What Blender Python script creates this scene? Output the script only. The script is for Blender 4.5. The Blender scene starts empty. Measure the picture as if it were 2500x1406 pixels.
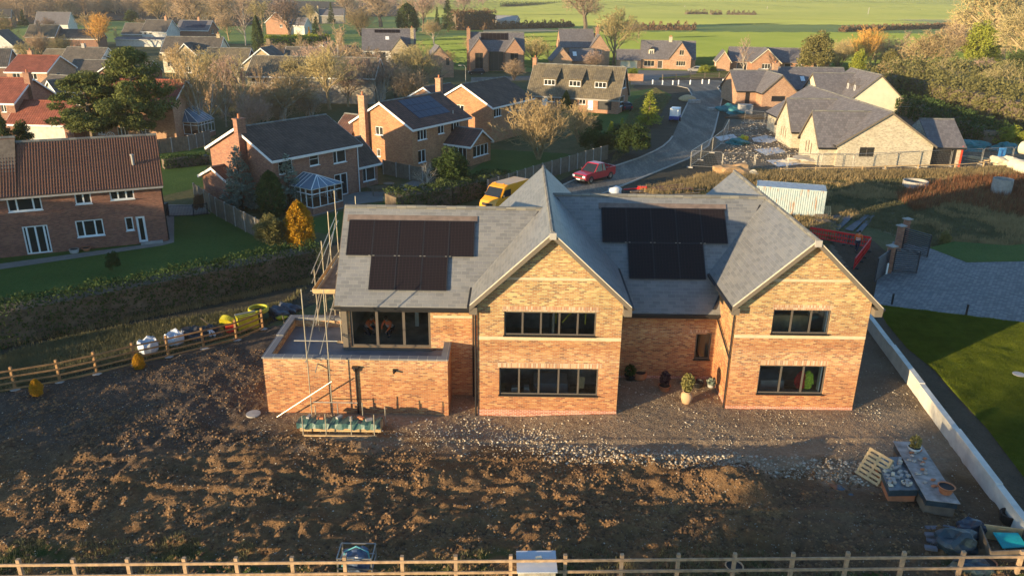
import bpy, bmesh, math, random
import numpy as np
from mathutils import Vector, Matrix

random.seed(7)
RNG = np.random.default_rng(11)
SC = bpy.context.scene
COL = SC.collection
R = math.radians

# ------------------------------------------------------------------ camera
CAM_H, FPX, CX, CY = 19.0, 1900.0, 1250.0, 703.0
def cam_basis(pitch=20.8, roll=0.7, yaw=-0.23):
    p, r, y = R(pitch), R(roll), R(yaw)
    f = np.array([math.sin(y)*math.cos(p), math.cos(y)*math.cos(p), -math.sin(p)])
    rt = np.array([math.cos(y), -math.sin(y), 0.0])
    dn = np.cross(f, rt)
    return f, rt*math.cos(r)-dn*math.sin(r), rt*math.sin(r)+dn*math.cos(r)
FW, IX, IY = cam_basis()
EYE = np.array([0, 0, CAM_H])
def ray(px, py): return FW + IX*(px-CX)/FPX + IY*(py-CY)/FPX
def at(px, py, z=0.0):
    """survey helper: the point at height z on the line of sight of a photo pixel"""
    d = ray(px, py); return Vector(EYE + d*((z-CAM_H)/d[2]))
def aty(px, py, y):
    d = ray(px, py); return Vector(EYE + d*(y/d[1]))
def topx(p):
    q = np.array(p, float)-EYE; d = q@FW
    return CX+FPX*(q@IX)/d, CY+FPX*(q@IY)/d
cam = bpy.data.objects.new('camera', bpy.data.cameras.new('camera'))
COL.objects.link(cam); SC.camera = cam
cam.matrix_world = Matrix(((IX[0], -IY[0], -FW[0], 0), (IX[1], -IY[1], -FW[1], 0), (IX[2], -IY[2], -FW[2], CAM_H), (0, 0, 0, 1)))
cam.data.sensor_width = 36; cam.data.lens = FPX/2500*36; cam.data.clip_end = 8000; cam.data.clip_start = .5

# ------------------------------------------------------------------ light
SUN_AZ, SUN_EL = 55.0, 7.0      # light travels towards azimuth 55 (from +y towards +x)
w = bpy.data.worlds.new('World'); SC.world = w; w.use_nodes = True
nt = w.node_tree; nt.nodes.clear()
o_ = nt.nodes.new('ShaderNodeOutputWorld'); bg = nt.nodes.new('ShaderNodeBackground'); sk = nt.nodes.new('ShaderNodeTexSky')
sk.sky_type = 'NISHITA'; sk.sun_disc = False; sk.sun_elevation = R(SUN_EL)
sk.sun_rotation = R(SUN_AZ+180); sk.air_density = 1.0; sk.dust_density = 0.15; sk.ozone_density = 3.0
bg.inputs[1].default_value = SKY_STRENGTH = 0.15
nt.links.new(sk.outputs[0], bg.inputs[0]); nt.links.new(bg.outputs[0], o_.inputs[0])
sl = bpy.data.lights.new('sun', 'SUN'); sl.energy = 4.3; sl.angle = R(0.6); sl.color = (1.0, 0.75, 0.43)
so = bpy.data.objects.new('sun', sl); COL.objects.link(so)
ldir = Vector((math.sin(R(SUN_AZ))*math.cos(R(SUN_EL)), math.cos(R(SUN_AZ))*math.cos(R(SUN_EL)), -math.sin(R(SUN_EL))))
so.rotation_euler = ldir.to_track_quat('-Z', 'Y').to_euler()
SC.view_settings.view_transform = 'Standard'; SC.view_settings.look = 'None'
SC.view_settings.exposure = 1.3; SC.view_settings.gamma = 1.0
SC.render.engine = 'CYCLES'
SC.cycles.max_bounces = 5; SC.cycles.diffuse_bounces = 3; SC.cycles.glossy_bounces = 2
SC.cycles.transmission_bounces = 3; SC.cycles.transparent_max_bounces = 10
SC.cycles.use_denoising = True; SC.cycles.sample_clamp_indirect = 4

# ------------------------------------------------------------------ materials
MATS = {}
class NT:
    def __init__(s, name):
        s.m = bpy.data.materials.new(name); s.m.use_nodes = True
        s.t = s.m.node_tree; s.t.nodes.clear()
        s.out = s.n('ShaderNodeOutputMaterial'); s.p = s.n('ShaderNodeBsdfPrincipled')
        s.l(s.p.outputs[0], s.out.inputs[0])
    def n(s, k, **kw):
        x = s.t.nodes.new(k)
        for a, b in kw.items(): setattr(x, a, b)
        return x
    def l(s, a, b): s.t.links.new(a, b)
    def obj(s): return s.n('ShaderNodeTexCoord').outputs['Object']
    def uv(s): return s.n('ShaderNodeTexCoord').outputs['UV']
    def noise(s, vec, scale, detail=3, rough=.55, dist=0):
        x = s.n('ShaderNodeTexNoise'); x.inputs['Scale'].default_value = scale; x.inputs['Detail'].default_value = detail
        x.inputs['Roughness'].default_value = rough; x.inputs['Distortion'].default_value = dist; s.l(vec, x.inputs['Vector']); return x.outputs['Fac']
    def ramp(s, fac, stops, mode='LINEAR'):
        x = s.n('ShaderNodeValToRGB'); x.color_ramp.interpolation = mode
        e = x.color_ramp.elements
        while len(e) < len(stops): e.new(.5)
        for k, (p, c) in zip(e, stops): k.position = p; k.color = (*c, 1) if len(c) == 3 else c
        s.l(fac, x.inputs[0]); return x.outputs[0]
    def mix(s, a, b, fac, mode='MIX'):
        x = s.n('ShaderNodeMix', data_type='RGBA', blend_type=mode)
        for v, i in ((fac, 0), (a, 6), (b, 7)):
            if hasattr(v, 'is_linked') or hasattr(v, 'links'): s.l(v, x.inputs[i])
            elif i == 0: x.inputs[0].default_value = v
            else: x.inputs[i].default_value = (*v, 1)
        return x.outputs[2]
    def math(s, op, a, b=0.0, c=None):
        x = s.n('ShaderNodeMath', operation=op)
        for i, v in enumerate((a, b) if c is None else (a, b, c)):
            if hasattr(v, 'links'): s.l(v, x.inputs[i])
            else: x.inputs[i].default_value = v
        return x.outputs[0]
    def bump(s, h, strength=.5, dist=.02):
        b = s.n('ShaderNodeBump'); b.inputs['Strength'].default_value = strength; b.inputs['Distance'].default_value = dist
        s.l(h, b.inputs['Height']); s.l(b.outputs[0], s.p.inputs['Normal']); return b
    def fuzz(s, amp, cell=.04):
        """blades and crumbs too small to model: each cell of the surface faces its own way"""
        sn = s.n('ShaderNodeVectorMath', operation='SNAP'); s.l(s.obj(), sn.inputs[0]); sn.inputs[1].default_value = (cell,)*3
        w_ = s.n('ShaderNodeTexWhiteNoise', noise_dimensions='3D'); s.l(sn.outputs[0], w_.inputs['Vector'])
        a = s.n('ShaderNodeVectorMath', operation='MULTIPLY_ADD'); s.l(w_.outputs['Color'], a.inputs[0]); a.inputs[1].default_value = (2*amp, 2*amp, 0); a.inputs[2].default_value = (-amp, -amp, 0)
        g = s.p.inputs['Normal'].links[0].from_socket if s.p.inputs['Normal'].is_linked else s.n('ShaderNodeNewGeometry').outputs['Normal']
        b = s.n('ShaderNodeVectorMath', operation='ADD'); s.l(a.outputs[0], b.inputs[0]); s.l(g, b.inputs[1])
        c = s.n('ShaderNodeVectorMath', operation='NORMALIZE'); s.l(b.outputs[0], c.inputs[0]); s.l(c.outputs[0], s.p.inputs['Normal'])
    def set(s, col=None, rough=None, metal=None, spec=None):
        for k, v in (('Base Color', col), ('Roughness', rough), ('Metallic', metal), ('Specular IOR Level', spec)):
            if v is None: continue
            if hasattr(v, 'links'): s.l(v, s.p.inputs[k])
            else: s.p.inputs[k].default_value = (*v, 1) if isinstance(v, tuple) else v

def plain(name, c, rough=.6, metal=0.0, var=.25, scale=3.0, bump=0.0):
    if name in MATS: return MATS[name]
    n = NT(name); f = n.noise(n.obj(), scale, 4)
    d = tuple(x*(1-var) for x in c); u = tuple(min(1, x*(1+var)) for x in c)
    n.set(n.ramp(f, [(.3, d), (.7, u)]), rough, metal)
    if bump: n.bump(n.noise(n.obj(), scale*6, 4), .6, bump)
    MATS[name] = n.m; return n.m

def brick(name, tones, mortar, bw=.225, bh=.075, stain=.35, off=.5, msize=.011, bump=.006, bands=None):
    """brick / slate / tile courses laid along the UV map (metres)"""
    n = NT(name); uv = n.uv()
    b = n.n('ShaderNodeTexBrick'); b.offset = off; n.l(uv, b.inputs['Vector'])
    b.inputs['Color1'].default_value = (0, 0, 0, 1); b.inputs['Color2'].default_value = (1, 1, 1, 1); b.inputs['Mortar'].default_value = (.5, .5, .5, 1)
    b.inputs['Scale'].default_value = 1; b.inputs['Brick Width'].default_value = bw; b.inputs['Row Height'].default_value = bh
    b.inputs['Mortar Size'].default_value = msize; b.inputs['Mortar Smooth'].default_value = .2; b.inputs['Bias'].default_value = 0
    k = len(tones)
    c = n.ramp(b.outputs['Color'], [((i)/k, t) for i, t in enumerate(tones)], 'CONSTANT')
    c = n.mix(c, mortar, b.outputs['Fac'])
    f = n.noise(uv, .6, 5, .65)
    c = n.mix(c, n.ramp(f, [(.25, (.5+.5*(1-stain),)*3), (.75, (1+stain*.5,)*3)]), 1.0, 'MULTIPLY')
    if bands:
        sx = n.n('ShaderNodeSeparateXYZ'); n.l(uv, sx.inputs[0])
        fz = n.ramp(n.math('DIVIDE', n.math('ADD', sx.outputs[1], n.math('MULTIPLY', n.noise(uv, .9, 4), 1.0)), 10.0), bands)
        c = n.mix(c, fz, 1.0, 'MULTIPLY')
    n.set(c, .85, spec=.3)
    h = n.math('SUBTRACT', n.noise(uv, 25, 3), n.math('MULTIPLY', b.outputs['Fac'], 2.0))
    n.bump(h, .7, bump)
    MATS[name] = n.m; return n.m

def tiles(name, tones, w=.3, h=.33, dark=.5, rough=.8, wave=True, moss=None):
    """interlocking roof tiles: rounded rolls along u, course steps along v"""
    n = NT(name); uv = n.uv(); sx = n.n('ShaderNodeSeparateXYZ'); n.l(uv, sx.inputs[0])
    fu = n.math('FRACT', n.math('DIVIDE', sx.outputs[0], w)); fv = n.math('FRACT', n.math('DIVIDE', sx.outputs[1], h))
    b = n.n('ShaderNodeTexBrick'); b.offset = 0; n.l(uv, b.inputs['Vector'])
    b.inputs['Color1'].default_value = (0, 0, 0, 1); b.inputs['Color2'].default_value = (1, 1, 1, 1)
    b.inputs['Scale'].default_value = 1; b.inputs['Brick Width'].default_value = w; b.inputs['Row Height'].default_value = h; b.inputs['Mortar Size'].default_value = 0
    c = n.ramp(b.outputs['Color'], [(i/max(1, len(tones)-1), t) for i, t in enumerate(tones)])
    edge = n.ramp(fv, [(0, (dark,)*3), (.16, (1, 1, 1)), (1, (1, 1, 1))])
    c = n.mix(c, edge, 1.0, 'MULTIPLY')
    if wave: c = n.mix(c, n.ramp(fu, [(0, (dark,)*3), (.14, (1, 1, 1)), (.86, (1, 1, 1)), (1, (dark,)*3)]), 1.0, 'MULTIPLY')
    f = n.noise(uv, .5, 5, .7)
    c = n.mix(c, n.ramp(f, [(.3, (.65, .65, .65)), (.7, (1.25, 1.22, 1.15))]), 1.0, 'MULTIPLY')
    if moss: c = n.mix(c, moss, n.ramp(n.noise(uv, 1.7, 5, .7), [(.55, (0, 0, 0)), (.7, (.7, .7, .7))]))
    n.set(c, rough, spec=.3)
    hh = n.math('ADD', n.math('MULTIPLY', n.math('SUBTRACT', 1.0, fv), .8), n.math('MULTIPLY', n.math('SINE', n.math('MULTIPLY', fu, math.pi)), .8 if wave else .0))
    n.bump(hh, .8, .03)
    MATS[name] = n.m; return n.m

def foliage(name, a, b, rough=.85, sc=1.2, transl=.25):
    n = NT(name); f = n.noise(n.obj(), sc, 4, .7)
    oi = n.n('ShaderNodeObjectInfo')
    c = n.ramp(f, [(.3, a), (.68, b)])
    c = n.mix(c, n.ramp(oi.outputs['Random'], [(0, (.8, .8, .8)), (1, (1.2, 1.15, 1.1))]), 1.0, 'MULTIPLY')
    n.set(c, rough, spec=.2)
    if transl:
        t = n.n('ShaderNodeBsdfTranslucent'); n.l(c, t.inputs[0]); m = n.n('ShaderNodeMixShader'); m.inputs[0].default_value = transl
        n.l(n.p.outputs[0], m.inputs[1]); n.l(t.outputs[0], m.inputs[2]); n.l(m.outputs[0], n.out.inputs[0])
    MATS[name] = n.m; return n.m

M = {}
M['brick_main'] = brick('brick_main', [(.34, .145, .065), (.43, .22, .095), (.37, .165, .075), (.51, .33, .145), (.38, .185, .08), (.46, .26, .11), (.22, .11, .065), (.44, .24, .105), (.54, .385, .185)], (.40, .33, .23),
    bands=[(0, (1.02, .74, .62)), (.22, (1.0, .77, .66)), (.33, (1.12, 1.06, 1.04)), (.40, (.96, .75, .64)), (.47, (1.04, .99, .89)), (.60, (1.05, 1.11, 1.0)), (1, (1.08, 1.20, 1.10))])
M['brick_plinth'] = brick('brick_plinth', [(.42, .12, .05), (.5, .17, .08), (.36, .10, .05), (.55, .22, .12)], (.6, .45, .38))
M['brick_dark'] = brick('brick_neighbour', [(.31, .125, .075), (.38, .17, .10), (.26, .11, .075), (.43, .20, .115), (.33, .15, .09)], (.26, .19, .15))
M['brick_warm'] = brick('brick_warm', [(.42, .175, .075), (.49, .22, .095), (.36, .145, .068), (.54, .26, .115), (.45, .19, .082)], (.36, .24, .16))
M['brick_red'] = brick('brick_red', [(.36, .15, .08), (.42, .18, .09), (.32, .13, .07), (.46, .22, .12)], (.38, .28, .2))
M['brick_orange'] = brick('brick_orange', [(.42, .20, .10), (.5, .25, .13), (.38, .17, .09), (.54, .31, .17)], (.42, .32, .24))
M['brick_buff'] = brick('brick_buff', [(.5, .43, .30), (.56, .49, .35), (.42, .35, .25), (.6, .54, .40), (.33, .27, .2), (.52, .46, .33)], (.52, .47, .36))
M['stone'] = brick('stone_wall', [(.44, .34, .19), (.52, .42, .26), (.36, .28, .17), (.5, .4, .25)], (.4, .33, .22), bw=.5, bh=.18, msize=.015)
M['stone_grey'] = brick('stone_grey', [(.3, .27, .22), (.36, .33, .27), (.26, .24, .2)], (.3, .28, .24), bw=.5, bh=.2, msize=.015)
M['soldier'] = brick('brick_soldier', [(.45, .22, .11), (.56, .34, .19), (.4, .18, .09), (.6, .42, .28), (.36, .2, .12)], (.44, .36, .27), bw=.075, bh=.3, off=0)
M['slate'] = brick('slate', [(.165, .168, .168), (.19, .193, .193), (.155, .158, .16), (.20, .20, .196), (.178, .181, .186)], (.245, .245, .235), bw=.40, bh=.19, msize=.009, bump=.006, stain=.25)
M['slate'].node_tree.nodes['Principled BSDF'].inputs['Roughness'].default_value = .5; M['slate'].node_tree.nodes['Principled BSDF'].inputs['Specular IOR Level'].default_value = .6
M['slate_new'] = brick('slate_new', [(.15, .14, .145), (.17, .16, .165), (.14, .13, .135), (.185, .17, .175)], (.10, .09, .095), bw=.33, bh=.34, msize=.012, bump=.012, stain=.2)
M['ridge'] = brick('ridge_tile', [(.15, .15, .14), (.19, .19, .17), (.13, .13, .125), (.22, .21, .18)], (.12, .12, .12), bw=.5, bh=5, off=0)
M['brick_redbrown'] = brick('brick_old', [(.27, .098, .06), (.32, .12, .075), (.22, .082, .055), (.36, .145, .085)], (.26, .17, .13))  # deeper red-brown than the other bricks
M['pantile'] = tiles('pantile_red', [(.13, .062, .046), (.17, .082, .06), (.15, .07, .052)], wave=False, moss=(.16, .12, .06))
M['tile_red'] = tiles('tile_red', [(.26, .08, .05), (.34, .11, .07)], w=.32, h=.36)
M['tile_brown'] = tiles('tile_brown', [(.085, .056, .042), (.12, .08, .06), (.10, .067, .05)], w=.34, h=.36, dark=.55)
M['tile_redbrown'] = tiles('tile_redbrown', [(.10, .055, .045), (.15, .075, .055)], w=.34, h=.36, dark=.55)
M['tile_grey'] = tiles('tile_grey', [(.10, .09, .08), (.15, .13, .11)], w=.34, h=.36, dark=.6, moss=(.17, .13, .08))
M['tile_moss'] = tiles('tile_moss', [(.13, .11, .08), (.19, .16, .11)], w=.34, h=.36, dark=.6, moss=(.2, .16, .08))
M['white'] = plain('white_upvc', (.82, .82, .80), .35, var=.05)
M['render'] = plain('white_render', (.60, .58, .52), .9, var=.16, scale=1.6, bump=.004)
M['cream'] = plain('cream_render', (.66, .58, .42), .9, var=.08, scale=1.0)
M['cap'] = plain('concrete_cap', (.36, .34, .31), .9, var=.15, scale=2)
M['bandstone'] = plain('band_course', (.60, .46, .30), .85, var=.1, scale=4)
M['anthracite'] = plain('taupe_frame', (.105, .09, .075), .45, var=.06)
M['blackpvc'] = plain('black_pvc', (.018, .018, .02), .4, var=.1)
M['barge'] = plain('verge_board', (.15, .125, .095), .6, var=.08)
M['mortar'] = plain('verge_mortar', (.62, .55, .42), .8, var=.12, scale=8)
M['coping'] = brick('coping_stone', [(.17, .17, .18), (.21, .21, .21), (.15, .15, .16)], (.36, .34, .3), bw=.45, bh=5, off=0, msize=.012)
M['deck'] = plain('roof_felt', (.14, .15, .17), .75, var=.25, scale=1.2)
M['plaster'] = plain('inner_plaster', (.5, .44, .36), .9, var=.1)
M['innerblock'] = plain('inner_block', (.34, .29, .23), .9, var=.3)
M['concrete'] = plain('concrete', (.34, .32, .29), .9, var=.2, scale=3, bump=.01)
M['kerb'] = plain('kerb_stone', (.36, .33, .28), .9, var=.2, scale=2)
M['timber_front'] = plain('front_rail_timber', (.40, .27, .16), .8, var=.3, scale=5, bump=.004)
M['timber'] = plain('fence_timber', (.32, .175, .07), .75, var=.25, scale=4, bump=.004)
M['timber_old'] = plain('weathered_timber', (.17, .13, .09), .85, var=.3, scale=3, bump=.006)
M['timber_pale'] = plain('fresh_timber', (.52, .36, .18), .75, var=.2, scale=4)
M['panel_wood'] = plain('fence_panel', (.15, .125, .09), .9, var=.25, scale=2.5, bump=.01)
M['galv'] = plain('galvanised', (.42, .40, .36), .42, .75, var=.12, scale=5)
M['steel'] = plain('scaffold_tube', (.46, .42, .33), .45, .55, var=.2, scale=5)
M['terracotta'] = plain('terracotta', (.45, .17, .075), .8, var=.15)
M['tan_pot'] = plain('tan_pot', (.5, .32, .18), .8, var=.1)
M['black'] = plain('black_plastic', (.015, .015, .017), .45, var=.2)
M['rubber'] = plain('rubber', (.02, .02, .02), .8, var=.2)
M['dark_metal'] = plain('dark_metal', (.035, .038, .048), .45, .3, var=.1)
M['white_bag'] = plain('woven_bag', (.55, .58, .62), .7, var=.15, scale=4)
M['bark'] = plain('bark', (.14, .105, .07), .9, var=.35, scale=3, bump=.02)
M['bark_pale'] = plain('birch_bark', (.42, .36, .28), .85, var=.35, scale=2)
M['bark_gold'] = plain('sunlit_bark', (.34, .25, .13), .85, var=.25, scale=2)  # warm sunlight put into the bark colour
M['twig'] = foliage('twig_brown', (.30, .22, .14), (.44, .32, .20), transl=0)
M['twig_red'] = foliage('twig_purple', (.30, .21, .16), (.42, .30, .23), transl=0)
M['twig_gold'] = foliage('twig_gold', (.34, .245, .12), (.48, .355, .18), transl=0)  # gold of the low sun put into the twig colour
M['twig_willow'] = foliage('twig_willow', (.46, .25, .06), (.60, .34, .09), transl=0)
M['twig_olive'] = foliage('twig_olive', (.32, .26, .12), (.46, .38, .18), transl=0)
M['pine'] = foliage('pine_needles', (.07, .10, .03), (.22, .24, .07))
M['conifer'] = foliage('conifer', (.04, .07, .025), (.11, .14, .04))
M['conifer_blue'] = foliage('blue_conifer', (.13, .19, .18), (.34, .38, .28), sc=2)
M['conifer_gold'] = foliage('golden_conifer', (.45, .24, .015), (.75, .42, .03), sc=3)
M['conifer_lime'] = foliage('lime_conifer', (.18, .23, .03), (.42, .43, .06), sc=1.5)
M['hedge'] = foliage('hedge_leaves', (.035, .065, .018), (.075, .115, .03), sc=.9)
M['hedge_brown'] = foliage('hedge_brown', (.16, .10, .06), (.28, .18, .10), sc=.9)
M['shrub_olive'] = foliage('shrub_olive', (.13, .13, .045), (.28, .25, .09), sc=.6)
M['shrub_gold'] = foliage('shrub_gold', (.34, .19, .03), (.5, .28, .05), sc=3)
M['drygrass'] = foliage('dry_grass', (.26, .20, .10), (.44, .33, .16), sc=.5)
M['greengrass'] = foliage('green_grass', (.13, .13, .065), (.22, .20, .10), sc=.5)
M['dockweed'] = foliage('dock_weed', (.16, .07, .035), (.30, .14, .07), sc=.7)

def glass_clear():
    n = NT('window_glass'); t = n.n('ShaderNodeBsdfTransparent'); t.inputs[0].default_value = (.92, .93, .92, 1)
    g = n.n('ShaderNodeBsdfGlossy'); g.inputs['Roughness'].default_value = .02
    f = n.n('ShaderNodeFresnel'); f.inputs[0].default_value = 1.5; m = n.n('ShaderNodeMixShader')
    n.l(n.math('MULTIPLY_ADD', f.outputs[0], 1.0, .03), m.inputs[0]); n.l(t.outputs[0], m.inputs[1]); n.l(g.outputs[0], m.inputs[2]); n.l(m.outputs[0], n.out.inputs[0]); return n.m
M['glass'] = glass_clear()
def pane_mat():
    n = NT('room_behind_glass'); oi = n.n('ShaderNodeObjectInfo')
    n.set(n.ramp(oi.outputs['Random'], [(0, (.012, .014, .016)), (.7, (.03, .032, .03)), (1, (.10, .09, .075))]), .06, spec=.8)
    return n.m
M['pane'] = pane_mat()
def solar_mat(name, a, b):
    n = NT(name); br = n.n('ShaderNodeTexBrick'); br.offset = 0; n.l(n.uv(), br.inputs['Vector'])
    br.inputs['Color1'].default_value = (*a, 1); br.inputs['Color2'].default_value = (*a, 1); br.inputs['Mortar'].default_value = (*b, 1)
    br.inputs['Scale'].default_value = 1; br.inputs['Brick Width'].default_value = .166; br.inputs['Row Height'].default_value = .083; br.inputs['Mortar Size'].default_value = .006
    n.set(br.outputs[0], .3, spec=.22); return n.m
M['solar'] = solar_mat('solar_cells', (.010, .008, .009), (.045, .032, .03))
M['solar_blue'] = solar_mat('solar_cells_blue', (.02, .03, .06), (.06, .07, .1))

# ground materials -----------------------------------------------------
def ground_mat(name, stops, sc1=.15, sc2=3.0, rough=.95, bump=.05, stretch=None, bsc=4.0, fz=.5):
    n = NT(name); v = n.obj()
    if stretch:
        mp = n.n('ShaderNodeMapping'); mp.inputs['Scale'].default_value = stretch[:3]; mp.inputs['Rotation'].default_value = (0, 0, R(stretch[3])); n.l(v, mp.inputs[0]); vv = mp.outputs[0]
    else: vv = v
    f = n.math('ADD', n.math('MULTIPLY', n.noise(vv, sc1, 5, .6), .55), n.math('MULTIPLY', n.noise(vv, sc2, 5, .7), .45))
    n.set(n.ramp(f, stops), rough, spec=.15)
    n.bump(n.noise(v, bsc, 6, .7), .8, bump)
    if fz: n.fuzz(fz)
    M[name] = n.m; return n.m
ground_mat('field', [(.3, (.17, .22, .05)), (.5, (.22, .28, .065)), (.7, (.29, .33, .09))], .012, .25, bump=.2, bsc=.9, fz=.5, stretch=(.35, 1.5, 1, 8))
ground_mat('field_pale', [(.3, (.25, .29, .09)), (.5, (.31, .34, .12)), (.7, (.38, .40, .15))], .012, .3, bump=.2, bsc=.9, fz=.5, stretch=(.3, 1.6, 1, 8))
ground_mat('field_tan', [(.3, (.36, .30, .16)), (.5, (.46, .38, .22)), (.7, (.56, .46, .28))], .02, .3, bump=.2, bsc=1, fz=.5, stretch=(.3, 2, 1, 5))
ground_mat('ground', [(.3, (.06, .065, .022)), (.5, (.10, .10, .04)), (.7, (.17, .14, .07))], .08, 1.2, bump=.12, bsc=2)
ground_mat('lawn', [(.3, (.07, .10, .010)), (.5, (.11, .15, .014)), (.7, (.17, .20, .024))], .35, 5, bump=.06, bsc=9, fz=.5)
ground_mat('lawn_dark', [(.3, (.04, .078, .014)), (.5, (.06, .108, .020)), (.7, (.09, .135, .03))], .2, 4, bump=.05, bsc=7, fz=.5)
ground_mat('rough_grass', [(.32, (.11, .105, .06)), (.5, (.17, .155, .09)), (.68, (.27, .215, .125))], .2, 2.2, bump=.2, bsc=3, fz=.5)
ground_mat('track', [(.3, (.04, .04, .028)), (.5, (.06, .052, .035)), (.7, (.09, .075, .05))], .3, 2.0, bump=.08, bsc=3, stretch=(.3, 1.6, 1, -37))
ground_mat('site_dirt', [(.3, (.085, .07, .05)), (.5, (.15, .12, .085)), (.62, (.20, .17, .13)), (.72, (.45, .44, .43))], .12, .8, bump=.15, bsc=2.5)
ground_mat('asphalt', [(.34, (.10, .092, .078)), (.5, (.165, .15, .125)), (.64, (.30, .265, .21))], .25, 2.5, bump=.02, bsc=12, fz=.15, stretch=(2.2, .35, 1, -27))
ground_mat('patio', [(.3, (.17, .155, .14)), (.7, (.26, .24, .21))], .5, 2, bump=.01, fz=.1)
ground_mat('verge_soil', [(.3, (.06, .045, .03)), (.7, (.12, .085, .055))], .6, 5, bump=.08)
ground_mat('frost', [(.35, (.5, .5, .5)), (.7, (.75, .74, .72))], .6, 3, bump=.02, fz=.3)
M['paving'] = brick('block_paving', [(.18, .18, .185), (.22, .215, .215), (.16, .16, .165), (.25, .24, .23)], (.09, .09, .09), bw=.28, bh=.2, msize=.016, bump=.012, stain=.2)
def soil_mat():
    n = NT('soil'); v = n.obj(); a = n.n('ShaderNodeAttribute', attribute_name='zone')
    sp = n.n('ShaderNodeSeparateColor'); n.l(a.outputs['Color'], sp.inputs[0])
    f = n.math('ADD', n.math('MULTIPLY', n.noise(v, .5, 5, .65), .5), n.math('MULTIPLY', n.noise(v, 6, 5, .7), .5))
    soil = n.ramp(f, [(.3, (.085, .047, .024)), (.5, (.165, .095, .045)), (.7, (.28, .165, .075))])
    grav = n.ramp(f, [(.3, (.18, .125, .078)), (.5, (.27, .195, .125)), (.7, (.38, .29, .19))])
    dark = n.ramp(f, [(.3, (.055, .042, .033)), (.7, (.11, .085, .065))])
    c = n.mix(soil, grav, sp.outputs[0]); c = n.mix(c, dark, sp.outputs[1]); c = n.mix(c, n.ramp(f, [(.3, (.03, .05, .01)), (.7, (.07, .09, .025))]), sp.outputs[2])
    vo = n.n('ShaderNodeTexVoronoi'); vo.inputs['Scale'].default_value = 9; n.l(v, vo.inputs['Vector'])
    st = n.math('MULTIPLY', n.math('LESS_THAN', vo.outputs['Distance'], .22), n.math('GREATER_THAN', n.noise(v, 3.1, 3), .57))
    c = n.mix(c, (.36, .33, .28), n.math('MULTIPLY', st, .8))
    n.set(c, .95, spec=.15); n.bump(n.math('ADD', n.noise(v, 9, 6, .75), n.math('MULTIPLY', st, .4)), .9, .045); n.fuzz(.45, .03); return n.m
M['soil'] = soil_mat()
def container_mat():
    n = NT('container_paint'); v = n.obj(); f = n.noise(v, 2.2, 6, .75, .3)
    mp = n.n('ShaderNodeMapping'); mp.inputs['Scale'].default_value = (2.5, 2.5, .35); n.l(v, mp.inputs[0])
    g = n.noise(mp.outputs[0], 1.4, 5, .7)
    c = n.ramp(f, [(.3, (.26, .37, .40)), (.6, (.40, .46, .46))])
    c = n.mix(c, (.33, .15, .05), n.ramp(g, [(.56, (0, 0, 0)), (.66, (.95, .95, .95))])); n.set(c, .6); return n.m
M['container'] = container_mat()
# ------------------------------------------------------------------ objects
def props(o, label=None, cat=None, group=None, kind=None):
    if label: o['label'] = label
    if cat: o['category'] = cat
    if group: o['group'] = group
    if kind: o['kind'] = kind
    return o
def thing(name, label, cat, loc=(0, 0, 0), rz=0, group=None):
    o = bpy.data.objects.new(name, None); COL.objects.link(o); o.location = loc; o.rotation_euler = (0, 0, rz)
    return props(o, label, cat, group)
def link_mesh(name, me, m, parent=None, smooth=False):
    o = bpy.data.objects.new(name, me); COL.objects.link(o)
    for x in (m if isinstance(m, (list, tuple)) else [m]): me.materials.append(x)
    if parent: o.parent = parent
    if smooth: me.polygons.foreach_set('use_smooth', [True]*len(me.polygons))
    return o
def copy_tree(o, parent=None):
    c = o.copy(); COL.objects.link(c)
    if parent: c.parent = parent
    for ch in list(o.children): copy_tree(ch, c)
    return c

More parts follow.
